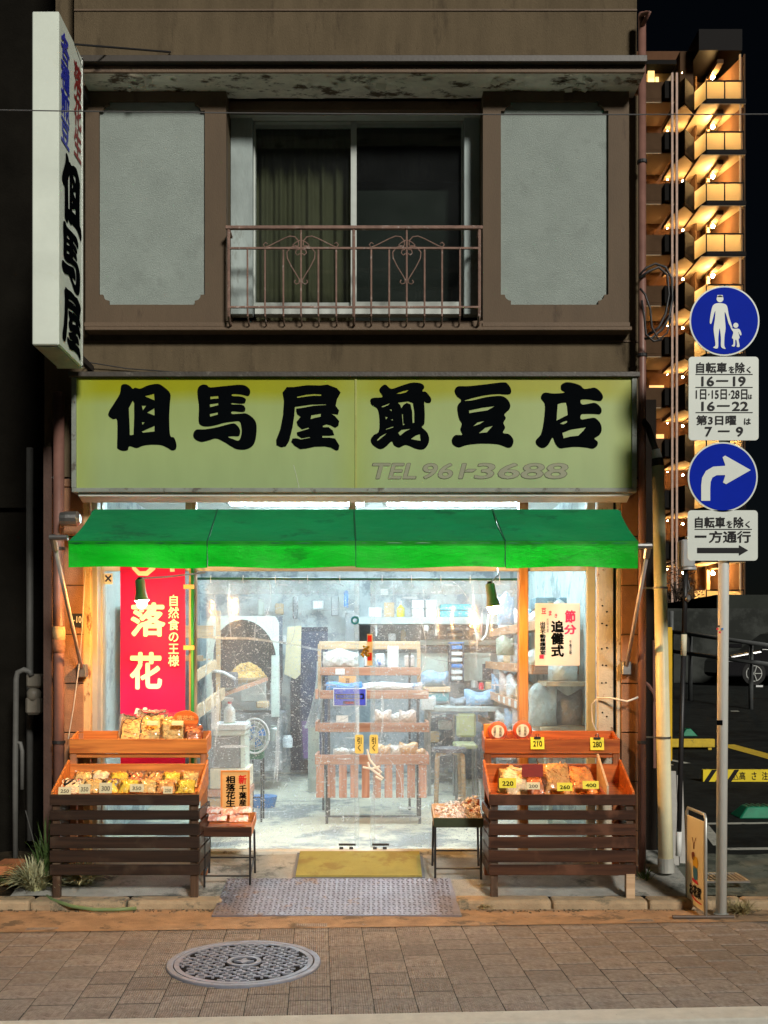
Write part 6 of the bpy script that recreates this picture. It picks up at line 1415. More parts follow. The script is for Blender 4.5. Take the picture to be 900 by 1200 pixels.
# ================================================================= RIGHT OF THE SHOP
fc2 = MB(); fc2.grid(lambda u, v: Vector((2.051 + .85 * u, 6.61 + 1.0 * v, .058 + .07 * v + .005 * math.sin(u * 11 + v * 9))), 16, 10)
fc2.build('side_pavement', PM('mossy_concrete', (.12, .13, .10), .95, .35, 6, .6, 120, stain=(.05, .06, .045), stain_amt=.5, stain_scale=4), kind='structure')
so = MB(); so.grid(lambda u, v: Vector((2.901 + 4 * u, 6.46 + .75 * v, -.02 + .05 * math.sin(math.pi * v) + .012 * math.sin(u * 60 + v * 7))), 80, 10)
so.build('soil_strip', PM('dry_soil', (.17, .11, .06), .95, .4, 12, 1., 80), kind='structure')
# drain grate
def grate():
    c = at(838, 1036, 6.9); t = thing('drain_grate', c, 'small grey metal drain grate behind the white sign pole', 'grate')
    x0, x1, y0, y1, z = 2.13, 2.42, 6.72, 6.98, .115
    m = MB(); m.box(x0, x1, y0, y0 + .02, z, z + .012); m.box(x0, x1, y1 - .02, y1, z, z + .012); m.box(x0, x0 + .02, y0 + .021, y1 - .021, z, z + .012); m.box(x1 - .02, x1, y0 + .021, y1 - .021, z, z + .012); m.build('frame', steel, t)
    for k in range(9): box(x0 + .03 + k * .028, x0 + .04 + k * .028, y0 + .021, y1 - .021, z, z + .009).build('bar', steel, t)
grate()
# cream conduit with cables
def riser():
    y = 6.95; t = thing('cable_riser', at(780, 1022, y), 'cream protective cable pipe leaning beside the right corner of the shop', 'cable pipe')
    cr = PM('cream_plastic_pipe', (.88, .84, .56), .4, .10, 5, .1, 60, stain=(.62, .58, .46), stain_amt=.40, stain_scale=4)
    a, b = at(780.5, 1022, y), at(771, 546, y); q = a + (b - a) * .21
    MB().tube([a, q, b], [.050, .046, .040], 16).build('pipe', cr, t, smooth=True)
    MB().tube([a, a + (b - a) * .035], .054, 16).build('foot_sleeve', PM('grey_sleeve', (.4, .4, .36), .6), t)
    for py in (689, 864):
        k = (py - 1022) / (546 - 1022); p = a + (b - a) * k; MB().tube([p - Vector((0, 0, .006)), p + Vector((0, 0, .006))], .052, 14).build('band', steel, t)
        MB().beam(p + Vector((-.11, .02, 0)), p + Vector((-.03, .0, 0)), .008, .01).build('band_tie', steel, t)
    MB().tube([b, b + Vector((-.004, 0, .05))], [.042, .036], 12).build('end_cap', black, t); MB().tube([b + Vector((-.004, 0, .05)), b + Vector((-.014, 0, .11))], [.034, .026], 12).build('tape_wrap', PM('silver_tape', (.6, .6, .58), .4, .2, 20, .3), t)
    MB().tube([b + Vector((-.012, 0, .10)), at(764, 515, y), at(759, 500, y), at(753, 492, 7.0)], .021, 8).build('cable', black, t, smooth=True)
riser()
# cable coil on the wall corner above
m = MB()
for k, pts in enumerate(([(750, 322), (757, 314), (768, 309), (780, 313), (787, 326), (788, 350), (784, 372), (776, 386), (764, 396), (755, 397)], [(749, 326), (760, 318), (772, 313), (782, 322), (784, 345), (780, 368), (772, 384), (760, 392)],
                         [(750, 338), (756, 345), (762, 362), (764, 384), (772, 398), (782, 390), (786, 372)], [(752, 352), (755, 370), (757, 392), (766, 400), (776, 398)])):
    m.tube([at(a, b, 6.98 - .03 * k) for a, b in pts], .009 - .002 * (k > 1), 6)
m.build('cable_coil', black, label='loose coil of black cables hanging at the upper right corner of the building', cat='cables', smooth=True)
# striped utility stay pole with grey box
def thin_pole():
    y = 7.1; t = thing('marker_pole', at(795, 1000, y), 'thin black and white leaning pole with a grey box on top', 'pole')
    a, b = at(795, 1003, y), at(803.5, 668, y); d = b - a
    def seg(k0, k1, mt, r=.017): MB().tube([a + d * k0, a + d * k1], r, 10).build('pole_section', mt, t, smooth=True)
    seg(0, .085, white, .020); seg(.085, .70, black); seg(.70, .775, PM('cream_band', (.72, .68, .5), .5), .020); seg(.775, 1, black)
    m = MB(); m.box(X(796, y), X(812, y), y - .06, y + .06, Z(666, y), Z(633, y)); m.build('grey_box', grey_box, t, bev=.012)
    MB().lathe([(.06, 0), (.052, .03)], at(806, 668, y), 14).build('hood', grey_box, t)
    MB().blob(at(806, 701, y - .02), (.022, .02, .03), 3, 1).tube([at(801, 697, y), at(808, 690, y), at(806, 680, y)], .006, 5).build('clamp', steel, t)
thin_pole()
for k, (a, b, c, d, y) in enumerate(((786, 905, 796, 1016, 7.3), (797, 910, 804, 1018, 7.35))):
    MB().hexa([(X(a, y), y, Z(d, y)), (X(c, y), y, Z(d, y)), (X(c, y), y + .03, Z(d, y)), (X(a, y), y + .03, Z(d, y)), (X(a - 1, y), y + .06, Z(b, y)), (X(c - 1, y), y + .06, Z(b, y)), (X(c - 1, y), y + .09, Z(b, y)), (X(a - 1, y), y + .09, Z(b, y))]).build('grey_board', PM('weathered_board', (.42, .41, .38), .8, .2, 5, .3), label='weathered grey upright board leaning %s the striped pole' % ('left behind' if k == 0 else 'right behind'), cat='board')
box(X(757, 7.4), X(769, 7.4), 7.4, 9.5, -.05, 3.4).build('side_wall', PM('dark_side_wall', (.020, .016, .013), .95, spec=.05), label='dark low side wall in the gap right of the brown down pipe', cat='wall')
MB().tube([at(756, 800, 7.2), at(760, 803, 7.2), at(766, 812, 7.2), at(768, 822, 7.2)], .012, 6).tube([at(766, 750, 7.25), at(767, 900, 7.25)], .012, 6).build('wall_pipe', pipe_brown, label='small dark pipes in the shaded gap beside the cream cable pipe', cat='pipe')

# ---- traffic sign pole
SYp = 6.26
def rounded(x0, x1, z0, z1, r, n=5):
    P3 = []
    for cx_, cz_, a0 in ((x1 - r, z1 - r, 0), (x0 + r, z1 - r, 90), (x0 + r, z0 + r, 180), (x1 - r, z0 + r, 270)):
        for k in range(n + 1): a = R(a0 + 90 * k / n); P3.append((cx_ + r * math.cos(a), cz_ + r * math.sin(a)))
    return P3
def sign_pole():
    yb = 6.31; base = at(845, 1076, yb); base.z = 0
    t = thing('sign_pole', base, 'white traffic sign pole at the right of the pavement', 'sign pole')
    pw = PM('chalky_white_pole', (.66, .68, .64), .5, .08, 6, .1, 60, stain=(.38, .36, .32), stain_amt=.36, stain_scale=9, stretch=(1, 1, .5))
    MB().tube([base, at(850.5, 342, yb)], .032, 16).build('pole', pw, t, smooth=True)
    MB().tube([base, base + Vector((0, 0, .02))], .045, 14).build('foot', concrete, t)
    for k, (px, py, c_) in enumerate(((842.5, 734, black), (843.5, 741, redp), (841, 737, redp), (846.5, 737, blue_pl))):
        p = at(px, py, yb - .035); box(p.x - .006, p.x + .006, p.y, p.y + .004, p.z - .006, p.z + .006).build('small_sticker', c_, t)
    B(840, 844, 847, 850, yb - .036, .006, 'black_sticker', ink, t, bev=.002)
    return t
sign_pole()
sw = PM('sign_white', (.72, .78, .72), .4, .05, 4, 0); sb = PM('sign_blue', (.003, .022, .42), .6, .06, 4, 0, spec=.05); sk = PM('sign_black', (.01, .01, .012), .5, .05, 4, 0, spec=.2)
def V3(u, v, d): return Vector((u, d, v))
def round_sign(px, py, r, lab):
    y = SYp; c = at(px, py, y); rr_ = r * y / F; t = thing('traffic_sign', c, lab, 'road sign', 'signs on the white pole')
    MB().lathe([(.001, 0), (rr_, 0), (rr_, .006), (.001, .006)], c, 56, 'Y', cap=False).build('plate', sw, t)
    MB().lathe([(.001, -.002), (rr_ * .955, -.002)], c, 56, 'Y', cap=False).build('blue_face', sb, t)
    m = MB(); m.box(c.x - .05, c.x + .05, y + .008, y + .03, c.z - .012, c.z + .012); m.build('clamp', steel, t); return t, c, rr_
t, c, rr_ = round_sign(849, 376, 41, 'round blue sign with a white adult and child walking, topmost on the white pole')
# silhouettes: offsets in photo pixels from the sign centre, y down
u_ = SYp / F
def sil(pts, t, name='white_figure', sm=True, c=None): flat_shape([(pts, sm)], lambda u, v: Vector((c.x + u * u_, SYp - .0045, c.z - v * u_)), sw, t, name)
def circ(x, y, r): return [(x + r * math.cos(2 * math.pi * k / 16), y + r * math.sin(2 * math.pi * k / 16)) for k in range(16)]
sil(circ(-5.5, -25.5, 4), t, c=c); sil([(-9, -27.5), (-2, -27.5), (-2.5, -30), (-8.5, -30)], t, c=c, sm=False)
sil([(-8, -20.5), (-13.5, -18), (-16, -10), (-17.5, 2), (-15.5, 3), (-12.5, -8), (-11, -11), (-11.5, -2), (-13, 10), (-11.5, 22), (-11, 29), (-13.5, 31.5), (-8, 32), (-7.5, 20), (-6, 9), (-4.5, 20), (-4.5, 29), (-3, 32), (1, 33), (-.5, 29), (-.2, 18), (1, 9), (.2, -2), (0, -10), (2, -6), (4.5, 3), (7, 7), (9, 8), (7.8, 4), (4.8, -6), (3, -16), (0, -19.5)], t, c=c)
sil(circ(13, 5.5, 3), t, c=c)
sil([(10, 9.5), (6.5, 6.5), (8, 10.5), (10, 14), (8.5, 20), (10, 22), (10, 27.5), (8, 29.5), (11.8, 30), (12.4, 23), (13.6, 23), (14.4, 28), (14, 30.5), (17.4, 30.3), (16.2, 22), (17.5, 20), (15.8, 13), (18, 17), (19.6, 16), (17, 9.8)], t, c=c)
t, c, rr_ = round_sign(847, 559, 41, 'round blue sign with a white right turn arrow, below the timetable plate')
arc = [(-19 + 0, 24)] 
outer = [(-26, 28), (-26, 10), (-25, 1), (-20.5, -7), (-12, -12), (2, -13), (2, -14.5), (-1, -23), (2, -25), (32, -8), (3, 8.5), (-.5, 6.5), (2, -1), (2, -2.2), (-8, -2), (-13, .8), (-15, 6), (-15.5, 14), (-15.5, 28)]
sil([(p[0] + .5, p[1]) for p in outer], t, 'white_arrow', False, c)
def plate(px0, py0, px1, py1, lab, rows, lines):
    y = SYp; a, b = at(px0, py0, y), at(px1, py1, y); t = thing('sign_plate', ((a.x + b.x) / 2, y, b.z), lab, 'road sign', 'signs on the white pole')
    MB().prism(rounded(a.x, b.x, b.z, a.z, .022), y, y + .006, V3).build('plate', sw, t)
    MB().box((a.x + b.x) / 2 - .05, (a.x + b.x) / 2 + .05, y + .008, y + .03, (a.z + b.z) / 2 - .012, (a.z + b.z) / 2 + .012).build('clamp', steel, t)
    for s_, p0, q0, p1, q1, off in rows: lettering(s_, at(p0, q1, y - .003), at(p1, q1, y - .003) - at(p0, q1, y - .003), at(p0, q0, y - .003) - at(p0, q1, y - .003), sk, t, off)
    for q in lines: box(X(px0 + 8, y), X(px1 - 7, y), y - .0025, y - .001, Z(q + .45, y), Z(q - .45, y)).build('rule', sk, t)
    return t
plate(807, 418, 889, 516, 'white plate of restricted hours under the walking figures sign', [('自転車', 816, 424.5, 852, 437, .022), ('を', 854, 429, 861, 437, .02), ('除', 862, 424.5, 873, 437, .022), ('く', 875, 429.5, 880, 437, .02),
    ('16－19', 822, 441, 874, 452.5, .022), ('1日·15日·28日', 815.5, 456, 876, 468, .015), ('は', 877, 462, 881.5, 467.5, .015), ('16－22', 822, 470.5, 877, 481.5, .022), ('第3日曜', 816, 486.5, 863, 498, .022), ('は', 872, 490, 880, 497.5, .02), ('7 － 9', 826, 500, 871, 511.5, .022)], (438.8, 454, 483.5))
t = plate(806, 598, 888, 657, 'white one way plate with a black right arrow at the bottom of the pole', [('自転車', 814.5, 605.5, 850, 618.5, .022), ('を', 851.5, 610, 858.5, 618.5, .02), ('除', 860, 605.5, 871.5, 618.5, .022), ('く', 873.5, 610.5, 879, 618.5, .02), ('方通行', 831, 622, 880, 636, .022)], (620.3,))
B(814.5, 627.5, 828, 629.8, SYp - .004, .002, 'lettering', sk, t)
p = [(817, 642), (866, 642), (866, 639), (876.5, 645), (866, 651), (866, 648), (817, 648)]
MB().prism([(X(a, SYp), Z(b, SYp)) for a, b in p], SYp - .004, SYp - .001, V3).build('black_arrow', sk, t)

# ---- small advertising stand
def a_board():
    A_ = Vector((X(805, 6.57), 6.57, 0)); B_ = Vector((X(827, 6.26), 6.26, 0)); ux = (B_ - A_); L_ = ux.length; un = ux / L_; nrm = Vector((-un.y, un.x, 0)); nrm = nrm if nrm.y < 0 else -nrm
    if nrm.x > 0: pass
    t = thing('pavement_sign', (A_ + B_) / 2, 'narrow cream standing sign with a small figure and red underline, beside the pole', 'signboard')
    up = Vector((0, 0, 1)); zt_ = .625
    m = MB(); m.tube([A_ + up * .01, A_ + up * zt_ * .96, A_ + up * zt_ + un * .02, B_ + up * zt_ - un * .02, B_ + up * zt_ * .96, B_ + up * .01], .010, 8); m.tube([A_ + up * .035, B_ + up * .035], .008, 8); m.build('frame', alu, t, smooth=True)
    cr = PM('cream_sign_sheet', (.90, .86, .66), .5, .04, 5, 0)
    def q(u, v, d=0): return A_ + ux * u + up * (v * zt_) + nrm * d
    MB().hexa([q(.06, .06), q(.94, .06), q(.94, .06, .006), q(.06, .06, .006), q(.06, .93), q(.94, .93), q(.94, .93, .006), q(.06, .93, .006)]).build('sheet', cr, t)
    def fs(pts, mt, name): flat_shape([(pts, True)], lambda u, v: q(u, v, .009), mt, t, name)
    blue_t = PM('blue_print', (.05, .22, .45), .5); brn = PM('brown_print', (.25, .07, .03), .5); yel = PM('yellow_print', (.85, .55, .04), .5)
    fs([(.34, .575), (.46, .59), (.50, .55), (.46, .51), (.36, .52)], brn, 'printed_figure'); fs([(.42, .54), (.62, .55), (.68, .49), (.60, .44), (.42, .45)], yel, 'printed_figure')
    fs([(.42, .45), (.62, .44), (.64, .36), (.60, .33), (.44, .33)], blue_t, 'printed_figure'); fs([(.38, .33), (.62, .32), (.68, .29), (.40, .30)], redp, 'printed_figure')
    fs([(.28, .17), (.55, .135), (.84, .125), (.84, .115), (.5, .12)], redp, 'red_swoosh')
    lettering('お花家', q(.22, .155, .009), ux * .62, up * .075, sk, t, .04)
    MB().tube([q(.36, .73, .009), q(.42, .68, .009), q(.44, .62, .009)], .002, 4).tube([q(.56, .74, .009), q(.48, .68, .009), q(.46, .62, .009)], .002, 4).build('printed_stalk', brn, t)
    for P0_, (dx0, dx1) in ((A_, (-.17, .10)), (B_, (-.20, .17))):
        MB().tube([P0_ + Vector((dx0, 0, .012)), P0_ + Vector((dx1, 0, .012))], .011, 8).build('foot', PM('brown_foot_bar', (.10, .07, .05), .6), t)
a_board()

# ---- parking lot
def pgz(y): return 0 if y < 14 else min(.75, (y - 14) / 13 * .75)
lot = MB(); ys = [7.2, 10, 14, 18, 22, 27, 60]
for a, b in zip(ys, ys[1:]): lot.quad((1.95, a, pgz(a) - .012), (60, a, pgz(a) - .012), (60, b, pgz(b) - .012), (1.95, b, pgz(b) - .012))
lot.build('parking_lot', asphalt, kind='structure', fix=False)
lw = PM('worn_white_line', (.42, .43, .38), .8, .25, 8, .2, 60, stain=(.06, .06, .06), stain_amt=.44, stain_scale=12); ly = PM('yellow_line', (.60, .42, .03), .7, .2, 8, .2, 60, stain=(.1, .08, .03), stain_amt=.42, stain_scale=12)
def gp(px, py):             # ground point of the lot below a pixel
    y = 10.
    for _ in range(40): z = pgz(y) if y > 7.2 else 0; y = (H - z) * F / (py - HY)
    return Vector((X(px, y), y, pgz(y) - .006))
def pline(name, a, b, w, mt, lab):
    A_, B_ = gp(*a), gp(*b); d = (B_ - A_).normalized(); s_ = Vector((-d.y, d.x, 0)) * w / 2
    o = MB().quad(A_ - s_, B_ - s_, B_ + s_, A_ + s_).build(name, mt, label=lab, cat='road marking', fix=False)
pline('parking_line', (824, 964.5), (960, 963), .10, lw, 'nearer long white bay line behind the pole, upper of two')
pline('parking_line', (850, 994), (960, 993), .10, lw, 'nearest white bay line right of the sign pole')
pline('parking_line', (824, 966), (843, 990), .10, lw, 'short diagonal white line between the sign and the pole')
pline('parking_line', (782, 796), (862, 814), .16, lw, 'far slanting white line across the dark lot')
pline('parking_line', (775, 888), (806, 894), .12, lw, 'short white line at the foot of the yellow post')
pline('parking_line', (850, 872), (960, 902), .30, ly, 'yellow painted line slanting to the right of the pole')
def wheel_stop(px, py0, py1, px1, lab):
    A_ = gp(px, py1); y = A_.y; w_ = (px1 - px) * y / F; h = (py1 - py0) * y / F * .62; z = pgz(y) - .012
    gm = PM('green_rubber', (.005, .20, .10), .5, .2, 10, .2); t = thing('wheel_stop', A_, lab, 'wheel stop', 'green wheel stops in the parking lot')
    x0, x1 = A_.x, A_.x + w_; d = .30
    MB().hexa([(x0, y, z), (x1, y, z), (x1, y + d, z), (x0, y + d, z), (x0 + .1, y + .07, z + h), (x1 - .1, y + .07, z + h), (x1 - .1, y + d - .07, z + h), (x0 + .1, y + d - .07, z + h)]).build('body', gm, t, bev=.01)
    m = MB()
    for k in range(6): xx = x0 + .14 + (w_ - .28) * k / 5; m.box(xx - .012, xx + .012, y + .068, y + d - .068, z + h + .001, z + h + .008)
    m.build('rib', PM('dark_green_rubber', (.003, .10, .05), .6), t)
wheel_stop(867, 937, 958, 935, 'green rubber wheel stop at the right edge behind the white pole')
wheel_stop(799, 848, 862, 818, 'far green rubber wheel stop left of the white pole')
t = thing('yellow_rail', gp(768, 876), 'low horizontal yellow rail across the parking lot behind the poles', 'rail'); y = gp(768, 878).y
B(762, 866, 838, 876, y, .08, 'rail', ly, t, bev=.01)
for px in (766, 830): B(px, 876.2, px + 4, 879, y + .01, .05, 'post', ly, t)
def yellow_post():
    y = 14.6; t = thing('yellow_post', (X(782.5, y), y, 0), 'upright yellow post between the cream pipe and striped pole', 'post')
    B(777, 735, 788, 892, y, .12, 'post', PM('bright_yellow_paint', (.80, .48, .01), .45, .1, 6, .1), t, bev=.01); box(X(776, y), X(789, y), y - .01, y + .13, -.02, .03).build('base', steel, t)
yellow_post()
def height_bar():
    y = 13.0; t = thing('height_warning_bar', (X(870, y), y, 0), 'low yellow bar with black stripes and height warning lettering', 'warning bar')
    x0, x1, z0, z1 = X(824, y), X(975, y), Z(916, y), Z(902, y)
    box(x0, x1, y, y + .06, z0, z1).build('bar', PM('warning_yellow', (.80, .62, .02), .5, .1, 6, .1), t)
    for k in range(3):
        a = x0 + .01 + k * .14; MB().prism([(a, z0), (a + .06, z0), (a + .16, z1), (a + .10, z1)], y - .004, y - .001, V3).build('stripe', sk, t)
    for s_, p0, p1 in (('⚠', 856, 865.5), ('高', 866.5, 873.5), ('さ', 881, 886.5), ('注', 893, 900), ('意', 906, 913)):
        lettering(s_, at(p0, 913.8, y - .004), at(p1, 913.8, y - .004) - at(p0, 913.8, y - .004), at(p0, 904.5, y - .004) - at(p0, 913.8, y - .004), sk, t, .01)
    for px in (830, 965): box(X(px, y), X(px + 3, y), y + .062, y + .1, -.02, z1).build('support', black, t)
height_bar()
def guard():
    t = thing('pipe_fence', (X(840, 24), 24, .6), 'dark two rail pipe fence across the back of the parking lot', 'fence')
    dp = PM('dull_grey_rail', (.14, .15, .15), .5, .2, 8, .1, metal=.3)
    for (a, b, c, d) in ((786, 740, 905, 757), (786, 763, 905, 779)): MB().tube([at(a, b, 24), at(c, d, 21)], .045, 8).build('rail', dp, t, smooth=True)
    for px, py0, py1 in ((787, 716, 790), (809, 742, 806), (880, 752, 812)):
        k = (px - 786) / 119; yy = 24 - 3 * k; MB().tube([at(px, py0, yy), (X(px, yy), yy, pgz(yy) - .03)], .05, 8).build('post', dp, t, smooth=True)
guard()
def car():
    y = 27.0; z = pgz(27) + .0; x0 = X(848, y); t = thing('parked_car', (x0 + 2.1, y + .85, z), 'black parked car partly cut off at the right edge of the lot', 'car')
    cb = PM('black_car_paint', (.012, .012, .014), .12, .1, 3, 0, 60, spec=.9)
    prof = [(0, .30), (.02, .62), (.18, .78), (.95, .92), (1.55, 1.36), (1.9, 1.45), (2.9, 1.45), (3.5, 1.30), (3.95, .95), (4.15, .88), (4.2, .40), (4.1, .25), (.1, .22)]
    MB().prism(prof, y, y + 1.7, lambda u, v, d: Vector((x0 + u, d, z + v))).build('body', cb, t, bev=.06, seg=3)
    g_ = PM('dark_car_glass', (.02, .025, .03), .05, .1, 3, 0, 60, spec=1.)
    for p in ([(1.2, .95), (1.66, 1.34), (2.25, 1.38), (2.25, .95)], [(2.32, .95), (2.32, 1.38), (2.9, 1.37), (3.4, 1.22), (3.6, .97)]):
        MB().prism(p, y - .008, y - .001, lambda u, v, d: Vector((x0 + u, d, z + v))).build('side_window', g_, t)
    for u in (.78, 3.4):
        w_ = MB().lathe([(.30, 0), (.315, .02), (.315, .2), (.3, .22)], (x0 + u, y - .02, z + .315), 24, 'Y').build('tyre', PM('tyre_rubber', (.012, .012, .012), .8), t)
        r_ = MB()
        for k in range(5): a = k * 2 * math.pi / 5; r_.beam((x0 + u, y - .03, z + .315), (x0 + u + math.cos(a) * .2, y - .03, z + .315 + math.sin(a) * .2), .05, .02)
        r_.lathe([(.19, -.02), (.21, -.02), (.21, 0), (.19, 0)], (x0 + u, y - .01, z + .315), 24, 'Y', cap=False); r_.build('rim', alu, w_)
    box(x0 + .0, x0 + .28, y - .012, y + .3, z + .62, z + .74).build('headlight', white_pl, t, bev=.01); MB().tube([(x0 + 1.0, y - .012, z + .93), (x0 + 3.7, y - .012, z + .95)], .012, 5).build('trim', alu, t); box(x0 + .1, x0 + .45, y - .1, y - .012, z + .98, z + 1.08).build('mirror', cb, t, bev=.02)
    B(886, 803, 894, 806, y - .3, .02, 'number_plate', white_pl, t)
car()
box(8.2, 60, 30, 30.4, 0, Z(713, 30)).build('retaining_wall', PM('dark_concrete_wall', (.055, .06, .055), .9, .3, 1.2, .3, 20, spec=.08, stain=(.03, .033, .03), stain_amt=.5, stain_scale=.7), label='long dark concrete wall closing the back of the parking lot', cat='wall')
box(X(840, 34), 45, 34, 40, 0, Z(697, 34)).build('far_block', PM('dark_far_wall', (.035, .04, .035), .9, .2, 1, 0, spec=.08), label='low dark flat roofed block behind the retaining wall', cat='building')

# ================================================================= APARTMENT TOWER
def apartment():
    Y0 = 59.; t = thing('apartment_tower', (X(815, Y0), Y0, 0), 'tall apartment tower with warm lit zigzag balconies behind the parking lot', 'apartment building')
    cream = PM('tower_cream_soffit', (.50, .38, .24), .8, .06, .6, 0); brown = PM('tower_brown_tile', (.13, .065, .035), .8, .15, 1.2, 0, spec=.08); dark = PM('tower_dark_panel', (.010, .009, .008), .7, .1, 1, 0, spec=.08); blackm = PM('tower_black_frame', (.005, .004, .004), .6, .1, 1, 0, spec=.08)
    pane = PM('frosted_balcony_panel', (.90, .76, .50), .5, .04, .8, 0, trans=.92); mid = PM('tower_mid_brown', (.085, .050, .028), .9, .2, 1, 0, spec=.08); lampm = EM('balcony_lamp', (1, .60, .21), 620); lamps = EM('small_and_added_lamp', (1, .56, .20), 200)
    winm = EM('lit_window', (1, .62, .26), .9)
    u = Y0 / F
    def xx(px): return X(px, Y0)
    # core walls
    box(xx(757), xx(874.6), 62.6, 74, 0, Z(60, 62.6)).build('core_wall', brown, t)
    for k in range(12):
        q = 94 + 59.7 * k; zt_ = Z(q, Y0); zb_ = Z(q + 21.5, Y0); zs = Z(q + 26.5, Y0); pitch = 59.7 * u
        b = MB(); b.hexa([(xx(821.5), 60.3, zs), (xx(828), Y0, zs), (xx(874.5), Y0, zs), (xx(874.5), 62.59, zs), (xx(821.5), 60.3, zb_), (xx(828), Y0, zb_), (xx(874.5), Y0, zb_), (xx(874.5), 62.59, zb_)])
        b = b.build('balcony', blackm, t)
        box(xx(822), xx(874), 59.05, 62.58, zs - .05, zs - .012).build('soffit', cream, b)
        for a, c in ((828.6, 848.6), (850.2, 871)): MB().quad((xx(a), Y0 + .04, zb_ + .02), (xx(c), Y0 + .04, zb_ + .02), (xx(c), Y0 + .04, zt_ - .06), (xx(a), Y0 + .04, zt_ - .06)).build('panel', pane, b, fix=False)
        MB().quad((xx(821.8), 60.25, zb_), (xx(827.8), Y0 + .06, zb_), (xx(827.8), Y0 + .06, zt_), (xx(821.8), 60.25, zt_)).build('side_panel', pane, b)
        m = MB(); m.box(xx(827.8), xx(872), Y0, Y0 + .08, zt_ - .06, zt_); m.box(xx(827.6), xx(828.5), Y0, Y0 + .08, zb_, zt_ - .061); m.box(xx(848.8), xx(850), Y0, Y0 + .08, zb_, zt_ - .061); m.box(xx(871.2), xx(872), Y0, Y0 + .08, zb_, zt_ - .061); m.build('panel_frame', blackm, b)
        zc = zs + pitch - .06      # ceiling of this balcony
        # diagonal partition, pale pilaster, lamp
        MB().hexa([(xx(872), 59.4, zb_), (xx(873), 59.4, zb_), (xx(860), 62.5, zb_), (xx(856), 62.5, zb_), (xx(872), 59.4, zc), (xx(873), 59.4, zc), (xx(860), 62.5, zc), (xx(856), 62.5, zc)]).build('partition', brown, b)
        box(xx(844), xx(848), 61.4, 61.7, zb_, zc).build('pilaster', cream, b); box(xx(830), xx(832), 61.4, 62.55, zb_, zc).build('rib_wall', mid, b)
        MB().box(xx(844.5), xx(852), 59.6, 62.4, zc - .25, zc - .01).build('ceiling_beam', mid, b)
        MB().blob((xx(846), 60.6, zc - .5), .12, k, 1, jit=0).build('lamp', lampm, b)
        for a in (868.3, 873.3): box(xx(a) - .04, xx(a) + .04, Y0 + .1, Y0 + .2, zb_, zc).build('mullion', cream if a < 870 else mid, b)
        # neighbouring facetted balcony
        zt2, zb2 = Z(q - 3, 59.2), Z(q + 27, 59.2)
        P4 = [(xx(820.5), 60.2), (xx(804), 59.2), (xx(795.5), 60.4), (xx(795.5), 62.5), (xx(820.5), 62.5)]
        b2 = MB().prism(P4, zb2, zb2 + .18, lambda a, c, d: Vector((a, c, d))).build('facet_balcony', mid, t)
        MB().prism([(xx(820), 60.3), (xx(804), 59.32), (xx(796), 60.5), (xx(796), 62.4), (xx(820), 62.4)], zb2 - .05, zb2 - .012, lambda a, c, d: Vector((a, c, d))).build('soffit', cream, b2)
        for (a, ya, c, yc) in ((820.5, 60.2, 804, 59.2), (804, 59.2, 795.5, 60.4)):
            MB().hexa([(xx(a), ya, zb2), (xx(c), yc, zb2), (xx(c), yc + .1, zb2), (xx(a), ya + .1, zb2), (xx(a), ya, zt2), (xx(c), yc, zt2), (xx(c), yc + .1, zt2), (xx(a), ya + .1, zt2)]).build('parapet', dark, b2)
        MB().blob((xx(816), 61.6, zb2 - .45), .07, k, 1, jit=0).build('lamp', lamps, b2)
        MB().blob((xx(799), 61.9, zb2 - .22), .035, k, 1, jit=0).build('lamp', lamps, b2)  # added hidden lamp, put in only to keep the left bay soffits lit
        # left bay: parapet, lit soffit, window behind
        zt3, zb3 = Z(q + 2, 59.8), Z(q + 25, 59.8)
        b3 = box(xx(756), xx(795.4), 59.8, 62.5, zb3, zb3 + .15).build('side_balcony', mid, t)
        box(xx(756), xx(795), 59.82, 62.5, zb3 - .05, zb3 - .012).build('soffit', cream, b3)
        box(xx(756), xx(795.4), 59.8, 59.9, zb3 + .16, zt3).build('parapet', mid, b3); box(xx(782), xx(795.4), 59.5, 59.79, zb3 + .05, zt3 - .1).build('dark_casing', dark, b3)
        if k > 0: box(xx(776), xx(797), 62.3, 62.5, zb3 + .9, zb3 + 1.9).build('window', winm, b3)
        box(xx(756), xx(776), 61.8, 62.55, zb3 + .3, zb3 + 2.2).build('wall_block', brown, b3)
    for px in (788, 793.3): box(X(px, 59.3) - .06, X(px, 59.3) + .06, 59.3, 59.42, 0, Z(85, 59.3)).build('rain_pipe', PM('pinkish_rain_pipe', (.50, .34, .26), .6), t)
    # roof level
    box(xx(757), xx(800), 60.2, 62.5, Z(75, 60.2), Z(70, 60.2)).build('roof_slab', dark, t)
    box(xx(821), xx(872), 59.3, 64, Z(59, 59.3), Z(34, 59.3)).build('roof_block', blackm, t)
    box(xx(806), xx(822), 60.5, 64, Z(105, 60.5), Z(60, 60.5)).build('roof_side_block', mid, t)
    for a, c, q0, q1 in ((759.5, 767, 79, 104), (768.5, 772, 90, 105)): B(a, q0, c, q1, 60.9, .1, 'lit_roof_window', EM('bright_window', (1, .66, .22), 1.6), t)
    B(757, 76, 798, 106, 61.2, .1, 'roof_room_wall', cream, t); MB().blob((X(799, 60.6), 60.6, Z(86, 60.6)), .12, 3, 1, jit=0).build('roof_lamp', lamps, t)
    box(xx(846), xx(874.5), 59.3, 62, 0, 2.0).build('ground_wall', dark, t)
apartment()

